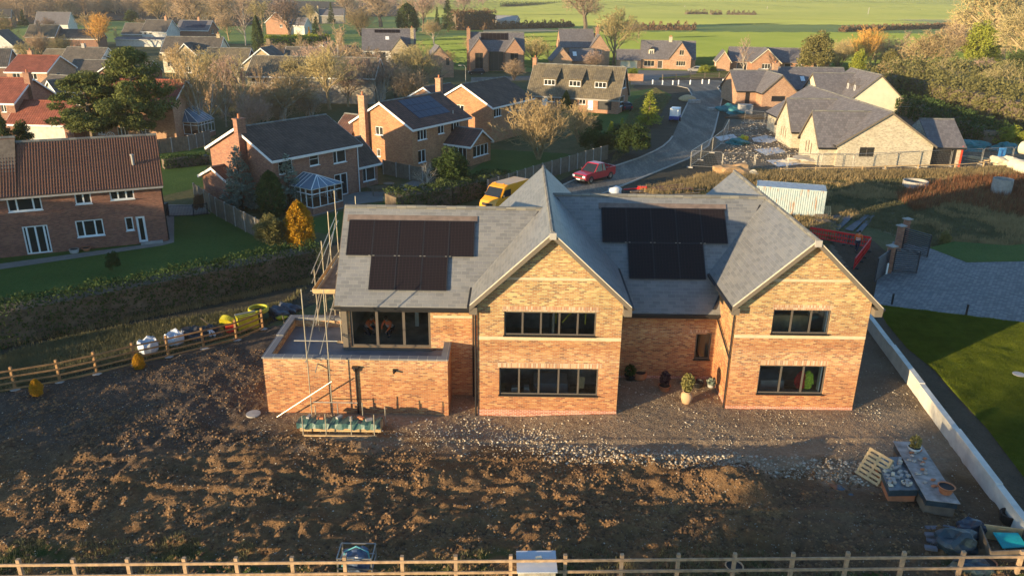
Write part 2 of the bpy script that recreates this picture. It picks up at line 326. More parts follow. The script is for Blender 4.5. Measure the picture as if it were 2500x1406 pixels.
class MB:
    """collects faces, builds one mesh with a metric UV map"""
    def __init__(s): s.v = []; s.f = []; s.mi = []; s.cur = 0
    def poly(s, pts):
        i = len(s.v); s.v += [tuple(p) for p in pts]; s.f.append(tuple(range(i, i+len(pts)))); s.mi.append(s.cur); return s
    def box(s, x0, y0, z0, x1, y1, z1, m=None):
        c = [(x0, y0, z0), (x1, y0, z0), (x1, y1, z0), (x0, y1, z0), (x0, y0, z1), (x1, y0, z1), (x1, y1, z1), (x0, y1, z1)]
        if m: c = [tuple(m @ Vector(p)) for p in c]
        i = len(s.v); s.v += c
        for q in ((3, 2, 1, 0), (4, 5, 6, 7), (0, 1, 5, 4), (1, 2, 6, 5), (2, 3, 7, 6), (3, 0, 4, 7)): s.f.append(tuple(i+k for k in q)); s.mi.append(s.cur)
        return s
    def cbox(s, c, d, rz=0, m=None):
        mm = Matrix.Translation(c) @ Matrix.Rotation(rz, 4, 'Z')
        if m: mm = m @ mm
        return s.box(-d[0]/2, -d[1]/2, -d[2]/2, d[0]/2, d[1]/2, d[2]/2, mm)
    def bar(s, a, b, w, h=None, up=(0, 0, 1)):
        """a rectangular bar from a to b"""
        a, b = Vector(a), Vector(b); h = h or w; d = (b-a).normalized(); u = Vector(up)
        if abs(d.dot(u)) > .98: u = Vector((0, 1, 0))
        x = d.cross(u).normalized(); y = x.cross(d).normalized()
        i = len(s.v)
        for p in (a, b):
            for sx, sy in ((-1, -1), (1, -1), (1, 1), (-1, 1)): s.v.append(tuple(p + x*(sx*w/2) + y*(sy*h/2)))
        for q in ((0, 1, 2, 3), (7, 6, 5, 4), (0, 4, 5, 1), (1, 5, 6, 2), (2, 6, 7, 3), (3, 7, 4, 0)): s.f.append(tuple(i+k for k in q)); s.mi.append(s.cur)
        return s
    def tube(s, pts, rad, n=6, cap=True):
        """swept tube through points; rad number or list"""
        pts = [Vector(p) for p in pts]; k = len(pts)
        rad = rad if isinstance(rad, (list, tuple)) else [rad]*k
        base = len(s.v); ref = Vector((0, 0, 1))
        d0 = (pts[-1]-pts[0])
        if d0.length > 0 and abs(d0.normalized().z) > .9: ref = Vector((1, 0, 0))
        for j, p in enumerate(pts):
            d = (pts[min(j+1, k-1)]-pts[max(j-1, 0)]).normalized(); x = d.cross(ref)
            if x.length < 1e-4: x = d.cross(Vector((0, 1, 0)))
            x.normalize(); y = d.cross(x)
            for a in range(n):
                t = 2*math.pi*a/n; s.v.append(tuple(p + x*(math.cos(t)*rad[j]) + y*(math.sin(t)*rad[j])))
        for j in range(k-1):
            for a in range(n):
                b = (a+1) % n; s.f.append((base+j*n+a, base+j*n+b, base+(j+1)*n+b, base+(j+1)*n+a)); s.mi.append(s.cur)
        if cap:
            s.f.append(tuple(base+a for a in range(n))[::-1]); s.mi.append(s.cur)
            s.f.append(tuple(base+(k-1)*n+a for a in range(n))); s.mi.append(s.cur)
        return s
    def lathe(s, prof, n=16, c=(0, 0, 0), sq=1.0):
        base = len(s.v); k = len(prof)
        for r, z in prof:
            for a in range(n):
                t = 2*math.pi*a/n; s.v.append((c[0]+r*math.cos(t), c[1]+r*math.sin(t)*sq, c[2]+z))
        for j in range(k-1):
            for a in range(n):
                b = (a+1) % n; s.f.append((base+j*n+a, base+j*n+b, base+(j+1)*n+b, base+(j+1)*n+a)); s.mi.append(s.cur)
        return s
    def slab(s, top, t, d=(0, 0, -1)):
        """polygon extruded by t along d"""
        top = [Vector(p) for p in top]; dv = Vector(d)*t; bot = [p+dv for p in top]; n = len(top)
        s.poly(top); s.poly(bot[::-1])
        for i in range(n): j = (i+1) % n; s.poly([top[j], top[i], bot[i], bot[j]])
        return s
    def blob(s, c, r, seed=0, sub=2, amp=.25, flat=0.0):
        bm = bmesh.new(); bmesh.ops.create_icosphere(bm, subdivisions=sub, radius=1); rn = random.Random(seed)
        ph = [rn.uniform(0, 6.28) for _ in range(9)]; i = len(s.v)
        for v in bm.verts:
            p = v.co; k = 1+amp*(math.sin(2.3*p.x*2+ph[0])*math.cos(2.9*p.y*2+ph[1])+.6*math.sin(5.1*p.z+ph[2]+3*p.x)+.4*math.sin(7*p.y+ph[3]))
            q = Vector((p.x*r[0]*k, p.y*r[1]*k, p.z*r[2]*k))
            if flat and q.z < -r[2]*flat: q.z = -r[2]*flat
            s.v.append((c[0]+q.x, c[1]+q.y, c[2]+q.z))
        for f in bm.faces: s.f.append(tuple(i+v.index for v in f.verts)); s.mi.append(s.cur)
        bm.free(); return s
    def build(s, name, m, parent=None, smooth=False, label=None, uv=True):
        me = bpy.data.meshes.new(name); me.from_pydata(s.v, [], s.f)
        if uv: auto_uv(me)
        if isinstance(m, (list, tuple)) and len(m) > 1: me.polygons.foreach_set('material_index', s.mi)
        o = link_mesh(name, me, m, parent, smooth)
        if label: o['label'] = label
        return o
def auto_uv(me):
    n = len(me.loops)
    if not n: return
    co = np.empty(len(me.vertices)*3, 'f'); me.vertices.foreach_get('co', co); co = co.reshape(-1, 3)
    lv = np.empty(n, 'i'); me.loops.foreach_get('vertex_index', lv)
    nf = len(me.polygons); nor = np.empty(nf*3, 'f'); me.polygons.foreach_get('normal', nor); nor = nor.reshape(-1, 3)
    lt = np.empty(nf, 'i'); me.polygons.foreach_get('loop_total', lt)
    nn = np.repeat(nor, lt, axis=0); P = co[lv]
    t = np.stack([-nn[:, 1], nn[:, 0], np.zeros(n)], 1); ln = np.linalg.norm(t, axis=1); flat = ln < .15
    t[flat] = (1, 0, 0); ln[flat] = 1; t /= ln[:, None]
    b = np.cross(nn, t); b[flat] = (0, 1, 0)
    uv = np.stack([(P*t).sum(1), (P*b).sum(1)], 1).astype('f')
    l = me.uv_layers.new(name='UVMap'); l.data.foreach_set('uv', uv.ravel())

def arr_mesh(name, V, F):
    """mesh from numpy arrays, F of shape (n,k)"""
    me = bpy.data.meshes.new(name); V = np.asarray(V, 'f'); F = np.asarray(F, 'i'); nf, k = F.shape
    me.vertices.add(len(V)); me.vertices.foreach_set('co', V.ravel())
    me.loops.add(nf*k); me.loops.foreach_set('vertex_index', F.ravel())
    me.polygons.add(nf); me.polygons.foreach_set('loop_start', np.arange(0, nf*k, k, dtype='i')); me.polygons.foreach_set('loop_total', np.full(nf, k, 'i'))
    me.update(calc_edges=True); return me

# ------------------------------------------------------------------ building kit
class Frame:
    """local frame of a root object: x along its front, y away from the viewer side"""
    def __init__(s, ox, oy, rz, oz=0): s.m = Matrix.Translation((ox, oy, oz)) @ Matrix.Rotation(rz, 4, 'Z'); s.i = s.m.inverted(); s.rz = rz; s.o = (ox, oy, oz)
    def l(s, p): return s.i @ Vector(p)
    def w(s, p): return s.m @ Vector(p)
def on_plane(fr, px, py, p0, n):
    """pixel line of sight -> local point on a local vertical plane"""
    o = fr.l(EYE); d = fr.i.to_3x3() @ Vector(ray(px, py)); n = Vector(n)
    return o + d*((Vector(p0)-o).dot(n)/d.dot(n))
def face_of(f, x0, y0, x1, y1):
    return {'F': ((x0, y0), (x1, y0)), 'R': ((x1, y0), (x1, y1)), 'B': ((x1, y1), (x0, y1)), 'L': ((x0, y1), (x0, y0))}[f]
def wall(mb, p0, p1, z0, z1, ops=(), gable=None, rev=.10):
    """outer wall face p0->p1 with real openings [(u0,u1,za,zb)] and reveals; gable=(u_apex,z_apex)"""
    p0, p1 = Vector((*p0, 0)), Vector((*p1, 0)); L = (p1-p0).length; d = (p1-p0)/L; n = Vector((d.y, -d.x, 0))
    P = lambda u, z, k=0: p0 + d*u + Vector((0, 0, z)) - n*k
    us = sorted({0.0, L, *[o[0] for o in ops], *[o[1] for o in ops]}); zs = sorted({z0, z1, *[o[2] for o in ops], *[o[3] for o in ops]})
    us = [u for u in us if -1e-6 <= u <= L+1e-6]; zs = [z for z in zs if z0-1e-6 <= z]
    for a, b in zip(us, us[1:]):
        for c, e in zip(zs, zs[1:]):
            um, zm = (a+b)/2, (c+e)/2
            if zm > z1: continue
            if any(o[0] < um < o[1] and o[2] < zm < o[3] for o in ops): continue
            mb.poly([P(a, c), P(b, c), P(b, e), P(a, e)])
    if gable: mb.poly([P(0, z1), P(L, z1), P(gable[0], gable[1])])
    for u0, u1, a, b in ops:
        mb.poly([P(u0, a, rev), P(u0, a), P(u0, b), P(u0, b, rev)]); mb.poly([P(u1, a), P(u1, a, rev), P(u1, b, rev), P(u1, b)])
        mb.poly([P(u0, a, rev), P(u1, a, rev), P(u1, a), P(u0, a)]); mb.poly([P(u0, b), P(u1, b), P(u1, b, rev), P(u0, b, rev)])
def window(root, p0, p1, op, panes=2, mat=None, glass=None, sill=None, bars=0, fw=.065, name='window', inset=.05, door=False, fr=None):
    """window frame (part) with its pane and sill as sub-parts"""
    mat = mat or M['white']; glass = glass or M['pane']
    p0, p1 = Vector((*p0, 0)), Vector((*p1, 0)); d = (p1-p0).normalized(); n = Vector((d.y, -d.x, 0)); u0, u1, a, b = op
    P = lambda u, z, k: p0 + d*u + Vector((0, 0, z)) - n*k
    mb = MB(); k = inset+.03
    def bar(ua, za, ub, zb, wd, dp=.06): mb.bar(P(ua, za, k), P(ub, zb, k), wd, dp, up=tuple(n)) if abs(zb-za) < 1e-6 else mb.bar(P(ua, za, k), P(ub, zb, k), dp, wd, up=tuple(n.cross(Vector((0, 0, 1)))))
    bar(u0, a+fw/2, u1, a+fw/2, fw); bar(u0, b-fw/2, u1, b-fw/2, fw)
    bar(u0+fw/2, a+fw, u0+fw/2, b-fw, fw); bar(u1-fw/2, a+fw, u1-fw/2, b-fw, fw)
    fr = fr or [i/panes for i in range(1, panes)]
    for t in fr: bar(u0+(u1-u0)*t, a+fw, u0+(u1-u0)*t, b-fw, fw*1.2)
    for j in range(bars): z = a+(b-a)*(j+1)/(bars+1); bar(u0+fw, z, u1-fw, z, .035, .05)
    f = mb.build(name, mat, root)
    g = MB(); kk = k+.012; g.poly([P(u0+.01, a+.01, kk), P(u1-.01, a+.01, kk), P(u1-.01, b-.01, kk), P(u0+.01, b-.01, kk)]); g.build('pane', glass, f)
    if sill is not None:
        s = MB(); s.bar(P(u0-.04, a-.02, -.02), P(u1+.04, a-.02, -.02), .16, .05); s.build('sill', sill, f)
    return f
def roof_gable(root, x0, y0, x1, y1, ze, zr, axis, mat, oe=.35, og=.3, t=.14, trim=None, lift=.1, gutter=True, ends=(1, 1), name='roof', gmat=None, rx=None):
    """two slopes with thickness, ridge tiles, barge boards, gutters"""
    if axis == 'x': T = lambda a, b, z: (a, b, z); a0, a1, b0, b1 = x0, x1, y0, y1
    else: T = lambda a, b, z: (b, a, z); a0, a1, b0, b1 = y0, y1, x0, x1
    bm_ = (b0+b1)/2; s = (zr-ze)/((b1-b0)/2); A0, A1 = a0-og*ends[0], a1+og*ends[1]
    zE = ze-s*oe+lift; zR = zr+lift; mb = MB(); R0, R1 = rx if rx else (A0, A1)
    R0 = A0 if R0 is None else R0; R1 = A1 if R1 is None else R1
    for sg, be in ((-1, b0-oe), (1, b1+oe)):
        q = [T(A0, be, zE), T(A1, be, zE), T(R1, bm_, zR), T(R0, bm_, zR)]
        if (sg == 1) != (axis == 'y'): q = q[::-1]
        mb.slab(q, t)
    rf = mb.build(name, mat, root)
    rd = MB(); rd.tube([T(R0, bm_, zR-.02), T(R1, bm_, zR-.02)], .11, 8); rd.build('ridge', M['ridge'] if mat not in (M['pantile'], M['tile_red']) else mat, rf)
    if trim:
        for e, A, sgn in ((ends[0], A0, -1), (ends[1], A1, 1)):
            if not e: continue
            dv = Vector(T(.04*sgn, 0, 0)); bb = MB(); h_ = .26; P5 = [T(A, b0-oe, zE-.02), T(A, bm_, zR-.02), T(A, b1+oe, zE-.02), T(A, b1+oe, zE-h_), T(A, bm_, zR-h_), T(A, b0-oe, zE-h_)]
            P5 = [Vector(p)+dv for p in P5]; bb.poly([P5[0], P5[1], P5[4], P5[5]]); bb.poly([P5[1], P5[2], P5[3], P5[4]])
            Q5 = [p-Vector(T(.04*sgn, 0, 0)) for p in P5]; bb.poly([Q5[0], Q5[1], Q5[4], Q5[5]]); bb.poly([Q5[1], Q5[2], Q5[3], Q5[4]])
            for i in range(6): j = (i+1) % 6; bb.poly([P5[i], P5[j], Q5[j], Q5[i]])
            bb.build('bargeboard', trim, root)
        if gutter:
            for be, sg in ((b0-oe, -1), (b1+oe, 1)):
                g = MB(); g.bar(T(A0, be+sg*.05, zE-.10), T(A1, be+sg*.05, zE-.10), .12, .11); g.bar(T(A0+.05, be-sg*.02, zE-.2), T(A1-.05, be-sg*.02, zE-.2), .04, .18)
                g.build('gutter', gmat or trim, root)
    return rf
def chimney(parent, c, d, z0, z1, mat, pots=1):
    mb = MB(); mb.cur = 0; mb.cbox((c[0], c[1], (z0+z1)/2), (d[0], d[1], z1-z0)); mb.cbox((c[0], c[1], z1+.05), (d[0]+.12, d[1]+.12, .1))
    mb.cur = 1
    for i in range(pots): mb.lathe([(.11, 0), (.13, .05), (.10, .35), (.12, .4), (.08, .4), (.08, .1)], 8, (c[0]+(i-(pots-1)/2)*.4, c[1], z1+.1))
    return mb.build('chimney', [mat, M['terracotta']], parent)
def mass(root, fr, x0, y0, x1, y1, ze, zr, axis='x', wm='brick_dark', rm='tile_brown', trim='white', wins=(), oe=.35, og=.25, ends=(1, 1), z0=-.3, frame='white', sill='white', gmat=None, roof=True, wname='wall', rname='roof', lift=.1, rx=None):
    """one rectangular volume: wall with openings + gable roof. wins: (face, px0,py0,px1,py1, panes, [opts]) in photo pixels or ('F!',u0,u1,z0,z1,panes) in metres"""
    byf = {k: [] for k in 'FRBL'}; todo = []
    for wdef in wins:
        f = wdef[0][0]; p0, p1 = face_of(f, x0, y0, x1, y1); a, b = Vector((*p0, 0)), Vector((*p1, 0)); d = (b-a).normalized(); L = (b-a).length
        if wdef[0].endswith('!'): op = list(wdef[1:5])
        else:
            n = Vector((d.y, -d.x, 0)); q0 = on_plane(fr, wdef[1], wdef[2], a, n); q1 = on_plane(fr, wdef[3], wdef[4], a, n)
            ua, ub = sorted(((q0-a).dot(d), (q1-a).dot(d))); za, zb = sorted((q0.z, q1.z)); op = [ua, ub, za, zb]
        op[0] = max(.12, op[0]); op[1] = min(L-.12, op[1]); op[2] = max(.06, op[2]); op[3] = min(ze-.08 if f in ('FB' if axis == 'x' else 'LR') else op[3], op[3])
        if op[1]-op[0] < .25 or op[3]-op[2] < .25: continue
        byf[f].append(op); todo.append((p0, p1, op, wdef[5], wdef[6] if len(wdef) > 6 else {}))
    mb = MB()
    for f in 'FRBL':
        p0, p1 = face_of(f, x0, y0, x1, y1); isg = roof and ((axis == 'x' and f in 'LR') or (axis == 'y' and f in 'FB'))
        L = math.dist(p0, p1); g = (L/2, zr) if isg else None
        ops = byf[f]
        hi = [o for o in ops if o[3] > ze-.02]
        if isg and hi:   # opening reaches into the gable: cut it out of the triangle too
            gable_wall(mb, p0, p1, z0, ze, zr, ops)
        else: wall(mb, p0, p1, z0, ze, ops, g)
    wl = mb.build(wname, M[wm], root)
    rf = roof_gable(root, x0, y0, x1, y1, ze, zr, axis, M[rm], oe, og, trim=M[trim] if trim else None, ends=ends, gmat=M[gmat] if gmat else None, name=rname, lift=lift, rx=rx) if roof else None
    for p0, p1, op, n, kw in todo:
        kw = dict(kw); fm = kw.pop('mat', frame); sm = kw.pop('sill', sill)
        window(root, p0, p1, op, n, M[fm], sill=M[sm] if sm else None, **kw)
    return wl, rf
def gable_wall(mb, p0, p1, z0, ze, zr, ops, rev=.10):
    """gable end pentagon with openings anywhere, cut in vertical strips"""
    p0, p1 = Vector((*p0, 0)), Vector((*p1, 0)); L = (p1-p0).length; d = (p1-p0)/L; n = Vector((d.y, -d.x, 0))
    P = lambda u, z, k=0: p0 + d*u + Vector((0, 0, z)) - n*k
    top = lambda u: ze+(zr-ze)*(1-abs(u-L/2)/(L/2))
    us = sorted({0.0, L/2, L, *[o[0] for o in ops], *[o[1] for o in ops]})
    for a, b in zip(us, us[1:]):
        um = (a+b)/2; cuts = sorted([(o[2], o[3]) for o in ops if o[0] < um < o[1]]); z = z0
        for c, e in cuts:
            mb.poly([P(a, z), P(b, z), P(b, c), P(a, c)]); z = e
        q = [P(a, z), P(b, z), P(b, top(b)), P(a, top(a))]
        if abs(top(a)-z) < 1e-5: q = q[:3]
        elif abs(top(b)-z) < 1e-5: q = [q[0], q[1], q[3]]
        mb.poly(q)
    for u0, u1, a, b in ops:
        mb.poly([P(u0, a, rev), P(u0, a), P(u0, b), P(u0, b, rev)]); mb.poly([P(u1, a), P(u1, a, rev), P(u1, b, rev), P(u1, b)])
        mb.poly([P(u0, a, rev), P(u1, a, rev), P(u1, a), P(u0, a)]); mb.poly([P(u0, b), P(u1, b), P(u1, b, rev), P(u0, b, rev)])
def house(name, label, ox, oy, ang, group='houses of the village'):
    fr = Frame(ox, oy, R(ang)); return thing(name, label, 'house', (ox, oy, 0), R(ang), group), fr
def sheet(name, pts, z, m, px=True, kind='structure', **kw):
    P = [tuple(at(*p)[:2]) if px else tuple(p) for p in pts]
    mb = MB(); mb.poly([(x, y, z) for x, y in P]); o = mb.build(name, m)
    bm = bmesh.new(); bm.from_mesh(o.data); bmesh.ops.triangulate(bm, faces=bm.faces[:])
    for f in bm.faces:
        if f.normal.z < 0: f.normal_flip()
    bm.to_mesh(o.data); bm.free(); return props(o, kind=kind, **kw)
# ------------------------------------------------------------------ vegetation
def leaf_quads(C, size, up=.0, aspect=1.0, rng=RNG, droop=0.0):
    """one small rhombic leaf clump per centre"""
    n = len(C); a = rng.normal(size=(n, 3)); a[:, 2] = a[:, 2]*(1-up) + droop; a /= np.linalg.norm(a, axis=1)[:, None]
    b = rng.normal(size=(n, 3)); b = np.cross(a, b); b /= np.linalg.norm(b, axis=1)[:, None]
    s = (size*rng.uniform(.6, 1.4, n))[:, None] if np.isscalar(size) else size[:, None]
    V = np.stack([C-a*s, C-b*s*.5*aspect, C+a*s, C+b*s*.5*aspect], 1).reshape(-1, 3)
    return V, np.arange(4*n).reshape(-1, 4)
def leaf_cloud(name, centres, radii, n, size, mat, parent=None, kind='ball', shell=.55):
    """leaves spread through the outer volume of a set of ellipsoids"""
    k = len(centres); i = RNG.integers(0, k, n); d = RNG.normal(size=(n, 3)); d /= np.linalg.norm(d, axis=1)[:, None]
    r = RNG.uniform(shell**3, 1.0, n)**(1/3); C = centres[i] + d*radii[i]*r[:, None]
    V, F = leaf_quads(C, size, up=-.4 if kind == 'spiky' else 0)
    return link_mesh(name, arr_mesh(name, V, F), mat, parent)
def bare_meshes(seed, h=12, spread=.55, levels=4, base=5, twn=(6, 5, 5), multi=1, up=.35, r0=.22, trunk_frac=.3, twig=.019, droop=0.0, lr=(.6, .8), wob=1.0, trunk_l=.55):
    """(trunk+limbs mesh, twig mesh) of a leafless tree of height h"""
    rn = random.Random(seed); A, T = MB(), MB()
    def grow(p, d, L, r, lv):
        k = 5 if lv == 0 else (4 if lv == 1 else (3 if lv < levels else 2)); pts = [p]; q = p; dd = d
        for j in range(k):
            w_ = (.05+.035*lv)*wob
            dd = (dd + Vector((rn.gauss(0, w_), rn.gauss(0, w_), rn.gauss(0, w_)+(.05 if lv < levels-1 else .03-droop)))).normalized(); q = q + dd*(L/k); pts.append(q)
        end = r*.42 if lv < levels else r*.35; rad = [r+(end-r)*j/k for j in range(k+1)]
        (A if lv <= 1 else T).tube(pts, rad, 6 if lv == 0 else (5 if lv == 1 else 3), cap=False)
        if lv >= levels: return
        nb = base if lv == 0 else twn[min(lv-1, len(twn)-1)]; ph = rn.uniform(0, 6.28)
        for b in range(nb):
            t = (trunk_frac+(1-trunk_frac)*(b+rn.uniform(0, .8))/nb) if lv == 0 else (.18+.82*(b+rn.uniform(0, 1))/nb)
            t = min(1, t); f = t*k; i = min(int(f), k-1); s = pts[i].lerp(pts[i+1], f-i); ax = (pts[i+1]-pts[i]).normalized()
            u = ax.orthogonal().normalized(); v = ax.cross(u); an = ph+b*2.4+rn.uniform(-.4, .4); o = u*math.cos(an)+v*math.sin(an)
            ang = spread*rn.uniform(.75, 1.25)*(1.25-.5*t if lv == 0 else 1.0)
            nd = (ax*math.cos(ang)+o*math.sin(ang)+Vector((0, 0, up*(.25 if lv else .15)))).normalized()
            rr = (r+(end-r)*t)*rn.uniform(.45, .65); grow(s, nd, L*rn.uniform(*lr)*(1.05-.45*t if lv == 0 else .95-.35*t), max(rr, twig), lv+1)
    for m_ in range(multi):
        a = m_*6.28/multi+rn.uniform(-.4, .4); tl = .05+.30*(multi > 1)
        grow(Vector((0, 0, -.2)), Vector((math.cos(a)*tl, math.sin(a)*tl, 1)).normalized(), h*trunk_l*rn.uniform(.85, 1.05), r0/(1+.3*(multi > 1)), 0)
    def fin(mb, nm):
        me = bpy.data.meshes.new(nm); me.from_pydata(mb.v, [], mb.f); return me
    zmax = sorted(v[2] for v in T.v)[int(len(T.v)*.997)]; s = h/zmax
    for mb in (A, T): mb.v = [(x*s, y*s, z*s) for x, y, z in mb.v]
    return fin(A, 'trunk'), fin(T, 'crown')
BARE = {}
def bare_kind(key, **kw): BARE[key] = [bare_meshes(h=10, **kw)]
bare_kind('oak', seed=3, twig=.024, spread=.95, base=11, twn=(7, 5, 5), r0=.36, trunk_frac=.3, lr=(.62, .8), wob=1.5, trunk_l=.5)
bare_kind('ash', seed=8, twig=.027, spread=.7, base=12, twn=(6, 5, 5), r0=.22, trunk_frac=.25)
bare_kind('ash2', seed=61, twig=.027, spread=.75, base=11, twn=(6, 5, 5), r0=.22, trunk_frac=.22)
bare_kind('birch', seed=21, spread=.5, base=16, twn=(6, 5, 4), r0=.14, up=.5, droop=.12, trunk_frac=.2, lr=(.38, .52), twig=.023, trunk_l=.8)
bare_kind('multi', seed=5, spread=.5, base=7, twn=(5, 4, 4), multi=5, r0=.14, up=.6, twig=.022, lr=(.5, .65))
bare_kind('bushy', seed=17, spread=.62, base=7, twn=(5, 4, 4), multi=6, r0=.14, up=.35, trunk_frac=.1, lr=(.6, .78), trunk_l=.5)
bare_kind('willow', seed=31, spread=.6, base=10, twn=(6, 5, 4), multi=2, r0=.2, up=.6, trunk_frac=.12)
bare_kind('small', seed=44, spread=.7, base=9, twn=(5, 5), r0=.2, levels=3, trunk_frac=.15)
BM_CACHE = {}
def bare_tree(x, y, h, kind, label, bark='bark', twig='twig', wid=1.0, group=None, name='bare_tree', z=0):
    tr, cr = BARE[kind][0]
    t = thing(name, label, 'tree', (x, y, z), random.uniform(0, 6.28), group)
    for nm, me, mt in (('trunk', tr, bark), ('crown', cr, twig)):
        k = (kind, nm, mt)
        if k not in BM_CACHE:
            mm = me.copy(); mm.materials.clear(); mm.materials.append(M[mt]); BM_CACHE[k] = mm
        o = bpy.data.objects.new(nm, BM_CACHE[k]); COL.objects.link(o); o.parent = t
    s = h/10; t.scale = (s*wid, s*wid, s); return t
EV = {}
def ever_mesh(kind, seed):
    """leafy crown meshes, unit height 10, radius about 3"""
    rng = np.random.default_rng(seed)
    if kind == 'cone':       # spreading conifer: tiers of drooping sprays
        C = []
        for k in range(26):
            z = 1.0+k*.345; rr = 2.9*(1-(z-.6)/9.6)**.85*rng.uniform(.8, 1.1); nb = max(5, int(13*(1-z/11)))
            for b in range(nb):
                a = rng.uniform(0, 6.28); m_ = int(26*rr/3)+5
                t = rng.uniform(.1, 1, m_)**.7; C.append(np.stack([np.cos(a)*rr*t+rng.normal(0, .16, m_), np.sin(a)*rr*t+rng.normal(0, .16, m_), z-.5*t*rr/3+.25*t*t+rng.normal(0, .1, m_)], 1))
        C = np.concatenate(C); sz = .20
    elif kind in ('column', 'egg'):
        n = 9000; z = rng.uniform(0, 1, n); prof = (np.sin(np.clip(z*1.02, 0, 1)**.75*math.pi)**.55) if kind == 'egg' else np.where(z < .12, .75+z*2, (1-((z-.12)/.9)**2.6).clip(0, 1))
        a = rng.uniform(0, 6.28, n); lump = 1+.13*np.sin(a*5+z*9)+.10*np.sin(a*11-z*23)+.06*np.sin(a*17+z*41); r = 2.2*prof*lump*rng.uniform(.72, 1.04, n)
        C = np.stack([np.cos(a)*r, np.sin(a)*r, z*10], 1); sz = .2
    elif kind == 'dome':     # broad evergreen shrub / tree of clumps
        cl = rng.normal(size=(70, 3)); cl /= np.linalg.norm(cl, axis=1)[:, None]; cl[:, 2] = np.abs(cl[:, 2])*1.0-.15; cl *= rng.uniform(.55, 1, 70)[:, None]
        cc = cl*np.array([3.1, 3.1, 6.2])+np.array([0, 0, 3.0]); i = rng.integers(0, 70, 9500); d = rng.normal(size=(9500, 3)); d /= np.linalg.norm(d, axis=1)[:, None]
        C = cc[i]+d*rng.uniform(.5, 1, 9500)[:, None]*np.array([1.0, 1.0, .95]); C[:, 2] = np.clip(C[:, 2], .05, 20); C[:, 2] *= 10/C[:, 2].max(); sz = .21
    elif kind == 'pine':     # flat plates on limbs
        C = []
        for k in range(74):
            z = rng.uniform(2.4, 9.4); rr = 4.5*(1-abs(z-4.8)/6.6)*rng.uniform(.25, 1); a = rng.uniform(0, 6.28); c = np.array([math.cos(a)*rr, math.sin(a)*rr, z])
            m_ = 330; d = rng.normal(size=(m_, 3)); d /= np.linalg.norm(d, axis=1)[:, None]; C.append(c+d*rng.uniform(.5, 1, m_)[:, None]*np.array([1.15, 1.15, .62])*rng.uniform(.65, 1.2))
        C = np.concatenate(C); sz = .15
    V, F = leaf_quads(C, sz, rng=rng, aspect=.9); return arr_mesh('crown', V, F), C
def evergreen(x, y, h, wid, kind, mat, label, name='conifer_tree', cat='tree', seed=1, group=None, trunk=True, rot=None, z=0):
    k = (kind, seed)
    if k not in EV: EV[k] = ever_mesh(kind, seed)
    me = EV[k][0]; kk = (kind, seed, mat)
    if kk not in EV:
        mm = me.copy(); mm.materials.append(M[mat]); EV[kk] = mm
    t = thing(name, label, cat, (x, y, z), random.uniform(0, 6.28) if rot is None else rot, group)
    o = bpy.data.objects.new('crown' if cat == 'tree' else 'foliage', EV[kk]); COL.objects.link(o); o.parent = t
    if 'tr' not in EV:
        a = MB(); a.tube([(0, 0, -.2), (.1, .05, 3), (-.05, 0, 6), (0, 0, 8.6)], [.34, .28, .18, .05], 7, cap=False)
        for q in range(16):
            an = q*2.4; zz = 2.4+q*.4; a.tube([(0, 0, zz), (math.cos(an)*1.3, math.sin(an)*1.3, zz+.3), (math.cos(an)*2.6, math.sin(an)*2.6, zz+.7)], [.11, .07, .03], 4, cap=False)
        b = MB(); b.tube([(0, 0, -.2), (0, 0, 5), (0, 0, 8.5)], [.22, .15, .03], 6, cap=False)
        EV['tr'] = a.build('trunk', M['bark']).data; EV['tr2'] = b.build('trunk', M['bark']).data
        for oo in [q for q in COL.objects if q.name.startswith('trunk') and q.parent is None]: bpy.data.objects.remove(oo)
    if trunk:
        tr = bpy.data.objects.new('trunk' if cat == 'tree' else 'stem', EV['tr'] if kind == 'pine' else EV['tr2']); COL.objects.link(tr); tr.parent = t
    s = h/10; t.scale = (s*wid, s*wid, s); return t
def hedge(name, label, pts, w, h, mat='hedge', dens=60, size=.13, group=None, hvar=.15, z=0):
    """clipped hedge along a ground polyline: leafy skin round a woody core"""
    core = MB(); C = []
    for (ax, ay), (bx, by) in zip(pts, pts[1:]):
        a, b = Vector((ax, ay, 0)), Vector((bx, by, 0)); L = (b-a).length; d = (b-a)/L; nrm = Vector((-d.y, d.x, 0))
        core.bar(a+Vector((0, 0, z+h*.43)), b+Vector((0, 0, z+h*.43)), w*.78, h*.84)
        n = int(L*(2*h+w)*dens); u = RNG.uniform(-.02, 1.02, n)*L; s = RNG.uniform(0, 2*h+w, n)
        side = np.where(s < h, -w/2, np.where(s > h+w, w/2, s-h-w/2)); zz = np.where(s < h, s, np.where(s > h+w, 2*h+w-s, h))
        k = 1+hvar*(np.sin(u*1.3)+.7*np.sin(u*3.1+1)+.5*np.sin(u*.45+side))*.5; side = side*RNG.uniform(.78, 1.08, n)*(1+.08*np.sin(u*2.2)); zz = zz*k*RNG.uniform(.88, 1.04, n)+.03
        C.append(np.stack([ax+d.x*u+nrm.x*side, ay+d.y*u+nrm.y*side, z+zz], 1))
    C = np.concatenate(C); c0 = C.mean(0); c0[2] = z
    t = thing(name, label, 'hedge', tuple(c0), 0, group); V, F = leaf_quads(C-c0, size)
    link_mesh('foliage', arr_mesh('foliage', V, F), M[mat], t)
    o = core.build('core', M['bark'], t); o.data.transform(Matrix.Translation(-Vector(c0))); return t
